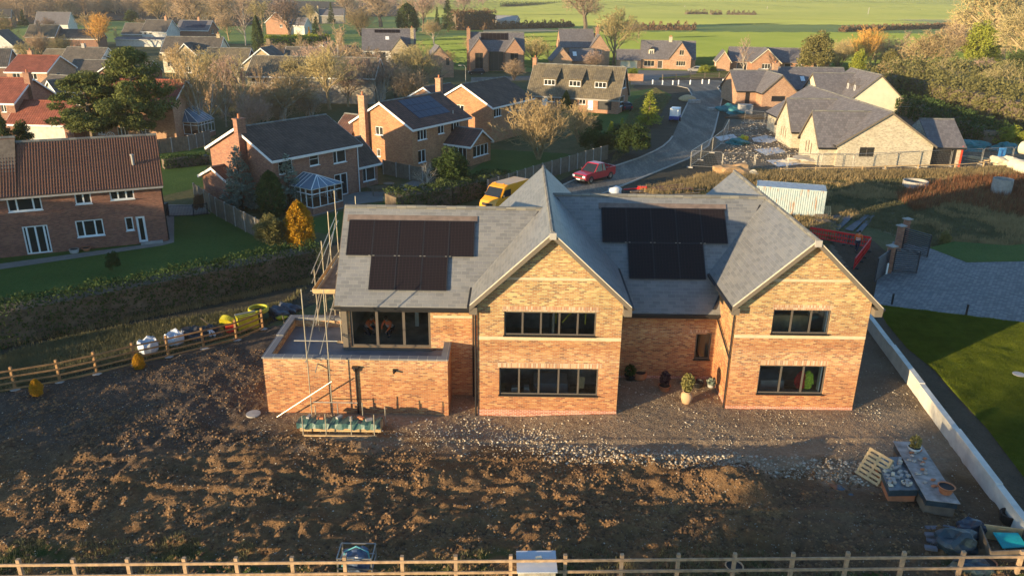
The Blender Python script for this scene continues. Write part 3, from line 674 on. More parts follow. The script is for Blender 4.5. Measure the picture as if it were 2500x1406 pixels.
def tuft_mesh(name, P, H_, mat, lean=.35, wdt=.02, blades=7, spread=.12, kind='stuff', label=None):
    """grass tufts: blades of thin triangles at the given points"""
    n = len(P)*blades; B = np.repeat(np.asarray(P, float), blades, 0); Hh = np.repeat(np.asarray(H_, float), blades)*RNG.uniform(.55, 1.15, n)
    B = B + np.stack([RNG.normal(0, spread, n), RNG.normal(0, spread, n), np.zeros(n)], 1); a = RNG.uniform(0, 6.28, n); w_ = wdt*RNG.uniform(.6, 1.5, n)
    side = np.stack([np.cos(a), np.sin(a), np.zeros(n)], 1)*w_[:, None]; la = RNG.uniform(0, 6.28, n); ln = lean*RNG.uniform(.2, 1.3, n)*Hh
    tip = B + np.stack([np.cos(la)*ln, np.sin(la)*ln, Hh], 1)
    V = np.stack([B-side, B+side, tip], 1).reshape(-1, 3); o = link_mesh(name, arr_mesh(name, V, np.arange(3*n).reshape(-1, 3)), mat)
    return props(o, kind=kind, label=label)
def in_poly(P, poly):
    x, y = P[:, 0], P[:, 1]; c = np.zeros(len(P), bool); n = len(poly); j = n-1
    for i in range(n):
        xi, yi = poly[i]; xj, yj = poly[j]
        c ^= ((yi > y) != (yj > y)) & (x < (xj-xi)*(y-yi)/((yj-yi) or 1e-9)+xi); j = i
    return c
def scatter(poly, n):
    p = np.array(poly, float); lo, hi = p.min(0), p.max(0); out = np.zeros((0, 2))
    while len(out) < n:
        q = RNG.uniform(lo, hi, (n*2, 2)); out = np.concatenate([out, q[in_poly(q, poly)]])
    return out[:n]
def pxpoly(*pts, z=0): return [tuple(at(a, b, z)[:2]) for a, b in pts]
def atx(px, py, x):
    d = ray(px, py); return Vector(EYE + d*(x/d[0]))
def ray_plane(px, py, p0, n):
    d = ray(px, py); n = np.array(n, float); t = ((np.array(p0, float)-EYE)@n)/(d@n); return Vector(EYE+d*t)
def settle(root, loc=None):
    """parts were drawn in world coordinates: move them into the root's local frame"""
    if loc is not None: root.location = loc
    mi = (Matrix.Translation(root.location) @ Matrix.Rotation(root.rotation_euler.z, 4, 'Z')).inverted()
    seen = set()
    def rec(o):
        for c in o.children:
            if c.type == 'MESH' and c.data.name not in seen: seen.add(c.data.name); c.data.transform(mi)
            rec(c)
    rec(root); return root
WF = Frame(0, 0, 0)
def bevel_free(mb, nm, m):
    o = mb.build(nm, m); bm = bmesh.new(); bm.from_mesh(o.data); bmesh.ops.bevel(bm, geom=bm.edges[:], offset=.03, segments=1, affect='EDGES'); bmesh.ops.subdivide_edges(bm, edges=bm.edges[:], cuts=1); bm.to_mesh(o.data); bm.free(); return o

# ================================================================== MAIN HOUSE
H = thing('detached_house', 'large new brick house with twin front gables and two arrays of black solar panels', 'house', (0, 0, 0))
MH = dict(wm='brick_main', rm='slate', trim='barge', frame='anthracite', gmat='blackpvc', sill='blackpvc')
RT = .18; LF = .22
G = {'glass': M['glass'], 'fw': .07, 'inset': .06}
def mh_mass(x0, y0, x1, y1, ze, zr, axis, wins, **kw):
    a = dict(MH); a.update(kw); return mass(H, WF, x0, y0, x1, y1, ze, zr, axis, wins=wins, lift=LF, **a)
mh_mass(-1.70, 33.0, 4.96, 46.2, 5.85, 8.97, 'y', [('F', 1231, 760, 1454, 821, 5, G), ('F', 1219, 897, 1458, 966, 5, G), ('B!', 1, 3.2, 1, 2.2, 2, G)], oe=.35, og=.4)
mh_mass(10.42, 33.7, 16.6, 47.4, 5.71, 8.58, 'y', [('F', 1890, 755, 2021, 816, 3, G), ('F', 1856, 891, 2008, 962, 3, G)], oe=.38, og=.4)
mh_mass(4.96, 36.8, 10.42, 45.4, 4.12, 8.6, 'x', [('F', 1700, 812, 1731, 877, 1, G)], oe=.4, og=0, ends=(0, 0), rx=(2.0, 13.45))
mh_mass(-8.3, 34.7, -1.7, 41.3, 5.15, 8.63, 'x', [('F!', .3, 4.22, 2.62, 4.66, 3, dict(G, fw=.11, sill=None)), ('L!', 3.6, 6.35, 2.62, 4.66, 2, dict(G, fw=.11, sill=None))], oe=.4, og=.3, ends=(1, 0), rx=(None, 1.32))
# corner box soffits under the verges
for x, y, z in ((-1.88, 32.8, 5.46), (5.14, 32.8, 5.46), (10.22, 33.5, 5.33), (16.8, 33.5, 5.33)):
    MB().cbox((x, y, z), (.36, .42, .34)).build('box_end', M['barge'], H)
MB().cbox((-8.45, 34.5, 4.84), (.28, .42, .22)).build('box_end', M['barge'], H)
MB().box(-8.3, 34.32, 4.78, -2.05, 34.69, 4.84).build('soffit', M['barge'], H)
MB().box(5.3, 36.42, 3.84, 10.1, 36.79, 3.9).build('soffit', M['barge'], H)
# pale mortar line on each verge
for xm, hw, y, zr, s in ((1.63, 3.66, 32.57, 9.19, .937), (13.51, 3.45, 33.27, 8.80, .929)):
    for sg in (-1, 1):
        MB().bar((xm+sg*.02, y+.02, zr+.0), (xm+sg*hw, y+.02, zr-s*hw+.0), .05, .04).build('verge', M['mortar'], H)
    MB().cbox((xm, y-.02, zr-.12), (.3, .1, .3)).build('ridge_end', M['cap'], H)
# lintels, bands, plinths
def strip(name, m, x0, x1, y, z0, z1, pr=.004): MB().box(x0, y-pr, z0, x1, y+.05, z1).build(name, m, H)
for x0, x1, y, z in ((-.42, 3.72, 33.0, 5.34), (-.62, 3.98, 33.0, 2.46), (12.2, 14.7, 33.7, 5.30), (11.95, 14.9, 33.7, 2.44)):
    strip('lintel', M['soldier'], x0-.15, x1+.15, y, z, z+.24)
strip('lintel', M['soldier'], 9.0, 9.95, 36.8, 2.62, 2.85)
strip('band_course', M['bandstone'], -1.703, 4.963, 33.0, 3.88, 4.05); strip('band_course', M['bandstone'], 10.417, 16.603, 33.7, 3.84, 4.0)
strip('band_course', M['bandstone'], -.55, 3.80, 33.0, 6.86, 6.98); strip('band_course', M['bandstone'], 11.6, 15.4, 33.7, 6.70, 6.82)
strip('band_course', M['bandstone'], -3.95, -2.0, 34.7, 4.22, 4.34)
for x0, x1, y in ((-1.705, 4.965, 33.0), (10.415, 16.605, 33.7), (4.97, 10.41, 36.8)): strip('plinth', M['brick_plinth'], x0, x1, y, -.5, .2, .006)
MB().box(10.414, 33.7, -.5, 10.45, 36.8, .2).build('plinth', M['brick_plinth'], H)
# downpipes
def pipe(pts, r=.045, name='downpipe'): return MB().tube(pts, r, 8).build(name, M['blackpvc'], H)
pipe([(-2.05, 34.25, 4.8), (-2.0, 34.6, 4.5), (-2.0, 34.62, 0)]); pipe([(-1.98, 32.9, 5.6), (-1.8, 32.93, 5.2), (-1.8, 32.93, -.3)])
pipe([(10.2, 33.55, 5.45), (10.33, 33.8, 5.1), (10.33, 33.8, 0)]); pipe([(10.15, 36.35, 3.85), (10.33, 36.6, 3.6), (10.33, 33.86, 2.7)])
pipe([(10.0, 33.3, 5.52), (10.05, 36.3, 5.5)], .05, 'gutter')
pipe([(-7.42, 32.68, 2.35), (-7.42, 32.68, 0)])
MB().lathe([(.05, 0), (.1, .05), (.13, .2), (.12, .22)], 4, (-7.42, 32.64, 2.3)).cbox((-7.42, 32.66, 2.52), (.3, .2, .08)).build('hopper', M['blackpvc'], H)
MB().tube([(-5.6, 32.72, 2.35), (-5.6, 32.5, 2.32)], .05, 8).cbox((-5.6, 32.7, 2.36), (.16, .06, .16)).build('wall_lamp', M['blackpvc'], H)
# valleys (lead lines)
for a, b in (((-1.9, 34.32, 5.02), (1.15, 37.85, 8.73)), ((5.35, 36.45, 4.1), (2.2, 40.95, 8.66)), ((10.05, 36.5, 4.1), (13.1, 40.75, 8.46))):
    MB().bar((Vector(a)+Vector((0, 0, .02))), Vector(b), .09, .05).build('valley', M['blackpvc'], H)
# garage with roof terrace
gm = MB(); GX0, GX1, GY0, GY1 = -11.75, -3.1, 32.75, 37.6
wall(gm, (GX0, GY0), (GX1, GY0), -.4, 2.88); wall(gm, (GX1, GY0), (GX1, 34.7), -.4, 2.88); wall(gm, (-8.3, GY1), (GX0, GY1), -.4, 2.88); wall(gm, (GX0, GY1), (GX0, GY0), -.4, 2.88)
i = .28
for p0, p1 in (((GX1-i, GY0+i), (GX0+i, GY0+i)), ((GX0+i, GY0+i), (GX0+i, GY1-i)), ((GX0+i, GY1-i), (-8.3, GY1-i)), ((GX1-i, 34.7), (GX1-i, GY0+i))): wall(gm, p0, p1, 2.4, 2.88)
gm.build('garage_wall', M['brick_main'], H)
cp = MB(); e = .04
cp.box(GX0-e, GY0-e, 2.88, GX1+e, GY0+i+e, 2.96); cp.box(GX0-e, GY0+i+e, 2.88, GX0+i+e, 35.1, 2.96); cp.box(GX0-e, 35.1, 2.88, GX0+i+e, GY1+e, 3.03)
cp.box(GX0+i+e, GY1-i-e, 2.88, -8.3, GY1+e, 3.03); cp.box(GX1-i-e, GY0+i+e, 2.88, GX1+e, 34.7, 2.96); cp.build('coping', M['coping'], H)
MB().box(GX0+.02, GY0+.02, 2.35, GX1-.02, 34.68, 2.5).build('terrace', M['deck'], H)
MB().box(GX0+.02, 34.68, 2.35, -8.31, GY1-.02, 2.5).build('terrace', M['deck'], H)
# wide threshold and outer post of the glazed corner
MB().box(-8.36, 34.55, 2.5, -4.0, 34.7, 2.6).build('threshold', M['barge'], H)
MB().box(-8.38, 34.62, 2.5, -8.12, 34.86, 4.8).build('corner_post', M['barge'], H)
# interiors (rooms seen through the glass)
M['subfloor'] = plain('chipboard_floor', (.42, .31, .20), .8, var=.35, scale=1.5)
def room(x0, y0, z0, x1, y1, z1, m='innerblock', fm='subfloor'):
    mb = MB(); mb.poly([(x0, y0, z0), (x1, y0, z0), (x1, y1, z0), (x0, y1, z0)]); mb.cur = 1
    mb.poly([(x0, y1, z0), (x1, y1, z0), (x1, y1, z1), (x0, y1, z1)]); mb.poly([(x0, y0, z0), (x0, y1, z0), (x0, y1, z1), (x0, y0, z1)])
    mb.poly([(x1, y0, z0), (x1, y1, z0), (x1, y1, z1), (x1, y0, z1)]); mb.poly([(x0, y0, z1), (x1, y0, z1), (x1, y1, z1), (x0, y1, z1)])
    mb.build('room', [M[fm], M[m]], H)
room(-1.55, 33.15, 3.1, 4.8, 36.2, 5.6); room(-1.55, 33.15, .05, 4.8, 36.0, 2.75); room(10.6, 33.85, 3.1, 16.45, 36.6, 5.6, 'plaster'); room(10.6, 33.85, .05, 16.45, 36.8, 2.75, 'innerblock')
MB().box(1.75, 33.2, 3.1, 1.85, 36.2, 5.6).build('room_divider', M['innerblock'], H)
for xr, z0, z1 in ((14.66, 4.13, 5.26), (14.84, .98, 2.4)): MB().box(xr, 33.83, z0, xr+.05, 34.1, z1).build('window_reveal', M['white'], H)
for x0, x1, z in ((12.2, 14.7, 4.08), (11.95, 14.9, .92), (-.45, 3.75, 4.08), (-.65, 4.0, .95)): MB().box(x0, 33.15 if x1 < 5 else 33.85, z-.04, x1, 33.4 if x1 < 5 else 34.1, z).build('inner_sill', M['cap'], H)
room(-8.15, 34.86, 2.56, -2.1, 39.4, 4.9, 'plaster'); room(5.4, 36.95, .2, 10.3, 40, 3.9, 'plaster')
MB().box(-5.2, 37.4, 2.57, -5.0, 39.3, 4.88).build('room_divider', M['plaster'], H)
# solar panels on the two front slopes
def array(p0, slope, tl, tr, bl, br, bot):
    n = Vector((0, -slope, 1)).normalized(); up = Vector((0, 1, slope)).normalized()
    pl = [ray_plane(*q, p0, n) for q in (tl, tr, bl, br, bot)]
    x0 = (pl[0].x+pl[2].x)/2; x1 = (pl[1].x+pl[3].x)/2; zt = (pl[0]+pl[1]).y/2; zb = (pl[2]+pl[3]).y/2; zz = pl[4].y
    cw = (x1-x0)/5
    P = lambda x, y, k: Vector((x, y, p0[2]+(y-p0[1])*slope)) + n*k
    for rows in ((zb, zt, range(5)), (zz, zb, range(1, 4))):
        for c in rows[2]:
            a, b = x0+cw*c+.012, x0+cw*(c+1)-.012; y0, y1 = rows[0]+.012, rows[1]-.012
            mb = MB(); mb.slab([P(a, y0, .11), P(b, y0, .11), P(b, y1, .11), P(a, y1, .11)], .04, -n)
            o = mb.build('solar_panel', M['solar'], H)
            f = MB()
            for u, v in (((a, y0), (b, y0)), ((a, y1), (b, y1)), ((a, y0), (a, y1)), ((b, y0), (b, y1))): f.bar(P(*u, .112), P(*v, .112), .035, .02, up=tuple(n))
            f.build('panel_frame', M['black'], o)
    for c in range(1, 5):
        for dx in (-.1, .1): q = P(x0+cw*c+dx, zb, .13); MB().cbox(q, (.09, .04, .03)).build('clamp', M['galv'], H)
    fl = MB(); fl.slab([P(x0-.12, zt-.02, .05), P(x1+.12, zt-.02, .05), P(x1+.12, zt+.22, .05), P(x0-.12, zt+.22, .05)], .05, -n); fl.build('flashing', plain('lead_flashing', (.16, .12, .10), .7), H)
array((0, 38.0, 8.63+LF), 3.48/3.3, (855, 539), (1160, 543), (845, 625), (1156, 630), (1000, 711))
array((0, 41.1, 8.6+LF), 4.48/4.3, (1468, 509), (1768, 513), (1470, 594), (1775, 597), (1620, 683))
settle(H, (3, 38, 0))
for nm, bx_, m_, lb, ct_ in (('plasterboard_stack', (1.0, 34.4, .06, 2.7, 35.6, .9), 'cap', 'stack of grey plasterboard seen through the lower window of the centre gable', 'boards'), ('cardboard_box', (-1.0, 34.0, .06, -.4, 34.6, .8), 'timber_pale', 'cardboard box inside the lower window of the centre gable, left pane', 'box'),
    ('saw_bench', (.1, 34.2, .06, .8, 35.0, .85), 'timber_old', 'dark saw bench inside the lower window of the centre gable', 'bench'), ('insulation_stack', (12.3, 34.7, .06, 13.5, 36.0, 1.1), 'cap', 'grey insulation packs inside the lower window of the right gable', 'insulation'), ('door_stack', (12.6, 35.2, 3.12, 14.4, 35.5, 4.4), 'timber_pale', 'pale boards leaning inside the upper window of the right gable', 'boards')):
    props(bevel_free(MB().box(*bx_), nm, M[m_]), lb, ct_)

# things seen inside and on the house
lad = MB()
for k in (-.2, .2): lad.bar((-4.75+k*.2, 36.6+k, 4.8), (-3.4+k*.2, 35.6+k, 2.9), .07)
for t in range(7):
    a = Vector((-4.75, 36.6, 4.8)).lerp(Vector((-3.4, 35.6, 2.9)), t/7+.05); lad.bar(a+Vector((-.04, -.2, 0)), a+Vector((.04, .2, 0)), .04)
props(lad.build('ladder', M['galv']), 'aluminium ladder leaning inside the glazed upper room above the terrace', 'ladder')
for nm, c, lb in (('red_jacket', (.55, .03, .03), 'red checked work jacket hanging behind the ground floor window of the right gable'), ('yellow_jacket', (.55, .75, .05), 'yellow high visibility jacket hanging beside the red jacket in the right gable window')):
    x = 14.05 if nm[0] == 'r' else 14.38; mb = MB(); mb.tube([(x, 34.1, 1.95), (x, 34.12, 1.8), (x, 34.15, 1.5), (x, 34.12, 1.1), (x, 34.1, 1.0)], [.05, .17, .2, .24, .18], 10)
    mb.tube([(x-.12, 34.1, 1.8), (x-.27, 34.1, 1.5), (x-.28, 34.05, 1.25)], [.08, .07, .06], 6); mb.tube([(x+.12, 34.1, 1.8), (x+.22, 34.1, 1.5), (x+.24, 34.05, 1.25)], [.08, .07, .06], 6)
    props(mb.build(nm, plain(nm, c, .8, var=.35, scale=14), smooth=True), lb, 'jacket')
for x0, z0, x1, z1, lb in ((1.95, 5.3, 1.95, 4.45, 'upright pale timber prop inside the upper window of the centre gable'), (2.25, 4.5, 2.85, 5.25, 'pale timber prop leaning inside the upper window of the centre gable'), (3.35, 5.3, 3.33, 4.4, 'yellow upright spirit level inside the upper window, rightmost pane')):
    props(MB().bar((x0, 33.7, z0), (x1, 33.75, z1), .05).build('timber_prop', plain('yellow_prop', (.7, .6, .08), .6)), lb, 'prop')
props(MB().bar((3.25, 33.6, 1.1), (3.3, 33.8, 1.6), .34, .02).build('plywood_offcut', M['timber_pale']), 'square of pale board standing inside the lower window of the centre gable', 'board')
props(MB().box(-.1, 33.5, .85, .25, 33.8, 1.12).box(.5, 33.5, .9, .75, 33.8, 1.15).build('tin', M['cap']), 'pale tins on the sill inside the lower window of the centre gable', 'tin')

# ================================================================== SCAFFOLD
S = thing('scaffolding', 'galvanised tube scaffolding tower with planks at the left end of the new house', 'scaffolding', (0, 0, 0))
def pole(a, b, nm='pole', r=.026): return MB().tube([a, b], r, 6).build(nm, M['steel'], S)
A0, A1 = aty(768, 1017, 32.2), aty(730, 706, 32.2); B0, B1 = aty(817, 1013, 32.2), aty(786, 708, 32.2)
A0.z = B0.z = 0; A1.x, B1.x = (A0.x+A1.x)/2, (B0.x+B1.x)/2; A0.x, B0.x = A1.x-.02, B1.x-.02
pole(A0, A1); pole(B0, B1)
def cl(z, e=.5): return pole((A0.x-e, 32.14, z), (B0.x+e, 32.14, z), 'cross_tube')
cl(aty(790, 831, 32.2).z)
pole((-11.2, 32.25, .05), (B0.x+.1, 32.12, 2.05), 'brace'); pole((A0.x+.1, 32.2, .9), (B0.x+1.2, 32.2, .9), 'cross_tube')
C0 = Vector((A0.x+.9, 35.4, 2.52)); pole(C0, C0+Vector((0, 0, 2.6)))
MB().cbox(C0+Vector((0, 0, .02)), (.5, .22, .06)).build('sole_board', M['timber_pale'], S)
pole((A0.x-.1, 32.3, 2.9), (A0.x-.3, 36.6, 4.9), 'brace'); pole((A0.x+.3, 32.3, 2.4), (A0.x+.5, 36.8, 4.9), 'brace')
ys = (36.8, 38.6, 40.4, 42.2)
for y in ys:
    for x in (-10.1, -8.95): pole((x, y, 0), (x, y, {36.8: 5.9, 38.6: 6.8, 40.4: 7.9, 42.2: 8.6}[y]+(0 if x < -10 else -.3)))
    pole((-10.4, y+.05, 4.7), (-8.7, y+.05, 4.7), 'cross_tube'); pole((-10.4, y+.05, 2.2), (-8.9, y+.05, 2.2), 'cross_tube')
for x in (-10.15, -8.9):
    for z in (4.65, 5.3, 5.8): pole((x, 36.4, z), (x, 42.8, z+(0 if z < 5 else 1.4)), 'guard_rail')
for z0, z1 in ((4.9, 6.7),): pole((-10.2, 36.6, z0-2), (-10.2, 42.3, z1), 'brace')
for k in range(5): MB().bar((-9.95+k*.235, 36.3, 4.76), (-9.95+k*.235, 42.6, 4.76), .225, .04).build('plank', M['timber_old'], S)
MB().bar((-10.12, 36.3, 4.92), (-10.12, 42.6, 4.92), .04, .22).build('toe_board', M['timber_pale'], S)
MB().bar((-10.1, 36.25, 4.92), (-8.9, 36.25, 4.92), .04, .22).build('toe_board', M['timber_pale'], S)
settle(S, (-9, 35, 0))

# ================================================================== pots in the recess
def pot(name, label, x, y, prof, m, plant=None, pm=None, n=260, sp=(.3, .3, .4), pz=.45, z=.0, leaf=.07):
    t = thing(name, label, 'plant pot', (x, y, z), 0)
    MB().lathe(prof, 14).build('pot', m, t, smooth=True)
    r = prof[-2][0]; MB().lathe([(.0, 0), (r*.95, 0)], 14, (0, 0, prof[-2][1]-.05)).build('compost', M['rubber'], t)
    if plant: leaf_cloud('foliage', np.array([[0, 0, pz]]), np.array([sp]), n, leaf, pm, t, kind=plant)
    return t
# ================================================================== GROUND
def vnoise(x, y, s, seed):
    """smooth lattice noise in -1..1"""
    r = np.random.default_rng(seed); T = r.uniform(-1, 1, (257, 257)); u, v = x/s+1000.37, y/s+1000.71
    i, j = np.floor(u).astype(int), np.floor(v).astype(int); f, g = u-i, v-j; f = f*f*(3-2*f); g = g*g*(3-2*g); i %= 256; j %= 256
    return (T[i, j]*(1-f)+T[i+1, j]*f)*(1-g)+(T[i, j+1]*(1-f)+T[i+1, j+1]*f)*g
def grid_sheet(name, x0, x1, y0, y1, step, hfun, m, poly=None, z=0.0, zone=None, kind='structure', label=None):
    xs = np.arange(x0, x1, step); ys = np.arange(y0, y1, step); X, Y = np.meshgrid(xs, ys, indexing='ij'); nx, ny = X.shape
    Z = hfun(X, Y)+z; V = np.stack([X, Y, Z], -1).reshape(-1, 3)
    i = np.arange((nx-1)*(ny-1)); a = (i//(ny-1))*ny+i % (ny-1); F = np.stack([a, a+ny, a+ny+1, a+1], 1)
    if poly is not None: F = F[in_poly(V[F].mean(1)[:, :2], poly)]
    used = np.unique(F); mp = np.full(len(V), -1); mp[used] = np.arange(len(used)); me = arr_mesh(name, V[used], mp[F])
    if zone is not None:
        zc = zone(V[used][:, 0], V[used][:, 1]); at_ = me.color_attributes.new('zone', 'FLOAT_COLOR', 'POINT'); at_.data.foreach_set('color', np.concatenate([zc, np.ones((len(used), 1))], 1).astype('f').ravel())
    me.polygons.foreach_set('use_smooth', [True]*len(me.polygons))
    return props(link_mesh(name, me, m), kind=kind, label=label)
# one great ground sheet: flat here, gently rising into the far fields
def hill(X, Y): return -1.2*(1-np.clip((np.maximum(np.abs(X)-60, Y-65))/30, 0, 1)) + np.clip((Y-650)/1500, 0, 1)**1.6*55 + vnoise(X, Y, 260, 3)*np.clip((Y-300)/900, 0, 1)*4
grid_sheet('ground', -1500, 1500, -40, 3000, 25, hill, M['field'])
def far_z(x, y): return float(hill(np.array([x]), np.array([y]))[0])
ss = lambda a, b, x: np.clip((x-a)/(b-a), 0, 1)**2*(3-2*np.clip((x-a)/(b-a), 0, 1))

# fields beyond: strips
def fs(name, pts, z, m): return sheet(name, pts, z, M[m])
fs('field_strip', [(1010, 152), (1010, 96), (1200, 82), (1470, 76), (2360, 84), (2360, 176), (1880, 152), (1500, 160)], .008, 'field')
fs('dry_margin', [(1180, 72), (1430, 70), (2480, 68), (2480, 80), (1500, 75), (1180, 80)], .012, 'field_tan')
fs('field_strip', [(1195, 42), (1600, 24), (2500, 38), (2500, 62), (1500, 62), (1195, 70)], .012, 'field_pale')
fs('bare_strip', [(1830, 38), (2350, 40), (2350, 51), (1830, 50)], .016, 'field_tan')
fs('far_field', [(960, 10), (1560, 6), (1590, 20), (1180, 22), (960, 26)], .02, 'field_pale')

# building plot: dug soil with a smoother gravelled strip along the house
FENCE_PX = [(38, 953), (147, 933), (237, 915), (330, 892), (412, 871), (498, 854), (578, 831), (642, 805)]
FEN = [tuple(at(*p)[:2]) for p in FENCE_PX]
d0 = Vector(FEN[1])-Vector(FEN[0]); FSTART = tuple(Vector(FEN[0])-d0*2.2)
wxx = lambda y: 19.05+(y-24.5)*(21.55-19.05)/(44.2-24.5)+.13
WALL_T, WALL_M, WALL_B = (21.62, 44.2), (20.6, 36.2), (19.3, 24.5)
PLOT = [(-33.5, 8), (-33.5, 10), FSTART, *FEN, (-13.5, 43.5), (-11, 46), (9, 56), (26, 62), (24.2, 50.5), (21.75, 44.2), (19.35, 24.7), (18.6, 18), (18, 8)]
# the village and site ground
sheet('village_ground', [(-420, -40), (-33.5, -40), (-33.5, 10), FSTART, *FEN, (-13.5, 43.5), (-11, 46), (9, 56), (26, 62), (24.2, 50.5), (21.75, 44.2), (19.35, 24.7), (18.6, 18), (18, -40), (420, -40), (200, 176), (60, 205), (45, 205), (-10, 205), (-40, 225), (-60, 300), (-420, 300)], .004, M['ground'], px=False)
MOUND = at(1800, 1192)
def soil_h(X, Y):
    big = vnoise(X, Y, 3.1, 1); mid = vnoise(X, Y, 1.05, 2); cl_ = vnoise(X, Y, .42, 3); fi = vnoise(X, Y, .2, 4)
    q = (X*math.cos(R(-58))+Y*math.sin(R(-58))); rid = np.sin(q*1.9+1.6*vnoise(X, Y, 2.5, 7))
    rough = 1-ss(27.6, 29.3, Y+.10*np.clip(X-4, -20, 12)+1.2*vnoise(X, Y, 3, 9)); rough = rough*(1-.5*ss(7.0, 12, X)*ss(23.5, 25.5, Y))
    left = ss(-9.5, -13.5, X) if False else 1-ss(-15.5, -11.5, X)
    rough = rough*(1-.45*left*ss(24, 30, Y))
    h = rough*(.13*big+.12*np.abs(mid)+.09*cl_*np.abs(mid)*1.6+.05*cl_+.04*fi+.10*rid)+(1-rough)*(.010*cl_+.010*fi+.02*big+.008*mid)
    lft = (1-ss(-14, -11, X))*(1-rough); h += lft*(.09*mid+.05*cl_+.03*fi)
    h += .75*np.exp(-(((X-MOUND.x)/1.5)**2+((Y-MOUND.y)/1.05)**2))*(1+.1*cl_)
    h += .25*np.exp(-(((X-MOUND.x-2.6)/1.6)**2+((Y-MOUND.y+2.3)/1.3)**2)) + .15*np.exp(-((Y-29.0)/.5)**2)*ss(3, 6, X)*(1-ss(11, 14, X))
    h -= .28*np.exp(-(((X-MOUND.x-1.9)/.6)**2+((Y-MOUND.y-.9)/1.6)**2))
    near_c = np.exp(-(((X+.2)/3.2)**2+((Y-31.8)/1.9)**2)); h -= .30*near_c
    for yc, sl, a_ in ((30.35, .02, .05), (28.75, .03, .05), (26.3, -.11, .10), (24.8, -.11, .10), (23.2, .05, .08)):
        yy = Y-yc-sl*X-.25*vnoise(X, Y*0, 6, 61); h -= a_*np.exp(-(yy/.17)**2)*ss(-22, -16, X)*(.7+.3*np.sin(X*9)); h += a_*.6*np.exp(-((yy-.33)/.14)**2)*ss(-22, -16, X)
    return np.maximum(h, -.6)+.04
def soil_zone(x, y):
    n1 = vnoise(x, y, 1.8, 21); n2 = vnoise(x, y, .7, 22)
    g = ss(28.3, 30.0, y+.12*np.clip(x-4, -20, 12)+1.5*n1+.5*n2)*ss(-12.5, -9, x+1.5*n1)
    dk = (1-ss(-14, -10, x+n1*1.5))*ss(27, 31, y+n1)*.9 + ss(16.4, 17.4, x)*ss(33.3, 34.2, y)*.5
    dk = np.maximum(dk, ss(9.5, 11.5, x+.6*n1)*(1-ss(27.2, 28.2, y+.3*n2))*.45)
    gr = (1-ss(21.9, 23.1, y+.9*n1+.4*n2))*ss(-.1, .5, n2+.4*n1+.15)
    return np.stack([np.clip(g, 0, 1), np.clip(dk, 0, 1), np.clip(gr, 0, 1)], 1)
grid_sheet('soil', -26, 22.5, 19.5, 36.5, .07, soil_h, M['soil'], poly=PLOT, zone=soil_zone)
def edge(lo): return lambda X, Y: soil_h(X, Y)
grid_sheet('soil', -34, -25.95, 16, 36.5, .2, soil_h, M['soil'], poly=PLOT, zone=soil_zone)
grid_sheet('soil', -26, 26, 36.43, 62, .2, soil_h, M['soil'], poly=PLOT, zone=soil_zone)
grid_sheet('soil', -34, 22.5, 8, 19.57, .25, soil_h, M['soil'], poly=PLOT, zone=soil_zone)
def gz(x, y): return float(soil_h(np.array([x]), np.array([y]))[0])
def stones(name, label, poly, n, smin, smax, m, dens=None, hz=soil_h):
    P = scatter(poly, n)
    if dens is not None: P = P[RNG.uniform(0, 1, len(P)) < dens(P[:, 0], P[:, 1])]
    n = len(P); z = hz(P[:, 0], P[:, 1]); s = smin+(smax-smin)*RNG.uniform(0, 1, n)**2.5
    O = np.array([(1, 0, 0), (.3, .9, .1), (-.8, .5, 0), (-.7, -.7, .1), (.5, -.8, 0), (.1, .1, .75), (0, -.1, -.6)], float)
    F0 = np.array([(0, 1, 5), (1, 2, 5), (2, 3, 5), (3, 4, 5), (4, 0, 5), (1, 0, 6), (2, 1, 6), (3, 2, 6), (4, 3, 6), (0, 4, 6)])
    a = RNG.uniform(0, 6.28, n); ca, sa = np.cos(a), np.sin(a); V = O[None]*(s[:, None, None])*RNG.uniform(.65, 1.35, (n, 7, 3))
    V = np.stack([V[..., 0]*ca[:, None]-V[..., 1]*sa[:, None], V[..., 0]*sa[:, None]+V[..., 1]*ca[:, None], V[..., 2]], -1)
    V[..., 0] += P[:, 0, None]; V[..., 1] += P[:, 1, None]; V[..., 2] += z[:, None]
    F = (F0[None]+(np.arange(n)*7)[:, None, None]).reshape(-1, 3); return props(link_mesh(name, arr_mesh(name, V.reshape(-1, 3), F), m), kind='stuff', label=label)
def stone_mat():
    n = NT('pebbles'); g = n.n('ShaderNodeNewGeometry'); c = n.ramp(g.outputs['Random Per Island'], [(0, (.19, .14, .09)), (.4, (.32, .25, .17)), (.75, (.44, .37, .27)), (1, (.60, .54, .44))]); n.set(c, .85); return n.m
M['pebbles'] = stone_mat()
def clod_mat():
    n = NT('clods'); g = n.n('ShaderNodeNewGeometry'); c = n.ramp(g.outputs['Random Per Island'], [(0, (.075, .042, .022)), (.5, (.145, .083, .04)), (1, (.25, .148, .068))]); n.set(c, .95); return n.m
M['clods'] = clod_mat()
GR = [(-13, 29.3), (-12, 33.2), (-11.8, 32.6), (-3, 32.6), (-3, 34.5), (-1.8, 34.6), (-1.8, 32.9), (5, 32.9), (5, 36.7), (10.3, 36.7), (10.3, 33.6), (16.7, 33.6), (16.9, 38), (20.6, 38), (19.6, 27), (14, 27.6), (9, 28.4), (2, 29), (-4, 29.4)]
stones('gravel', 'loose pale gravel and brick rubble along the front of the house', GR, 13000, .012, .055, M['pebbles'], lambda x, y: np.clip(.20+.55*vnoise(x, y, 1.4, 31)+.35*vnoise(x, y, .5, 32), .05, 1))
band = [(1.0, 30.4), (8, 29.8), (13.5, 29.4), (17.6, 29.1), (17.4, 26.9), (13, 27.7), (8, 28.3), (1.4, 28.8)]
stones('gravel', 'ridge of pale stones between the track and the dug soil', band, 2600, .03, .10, M['pebbles'])
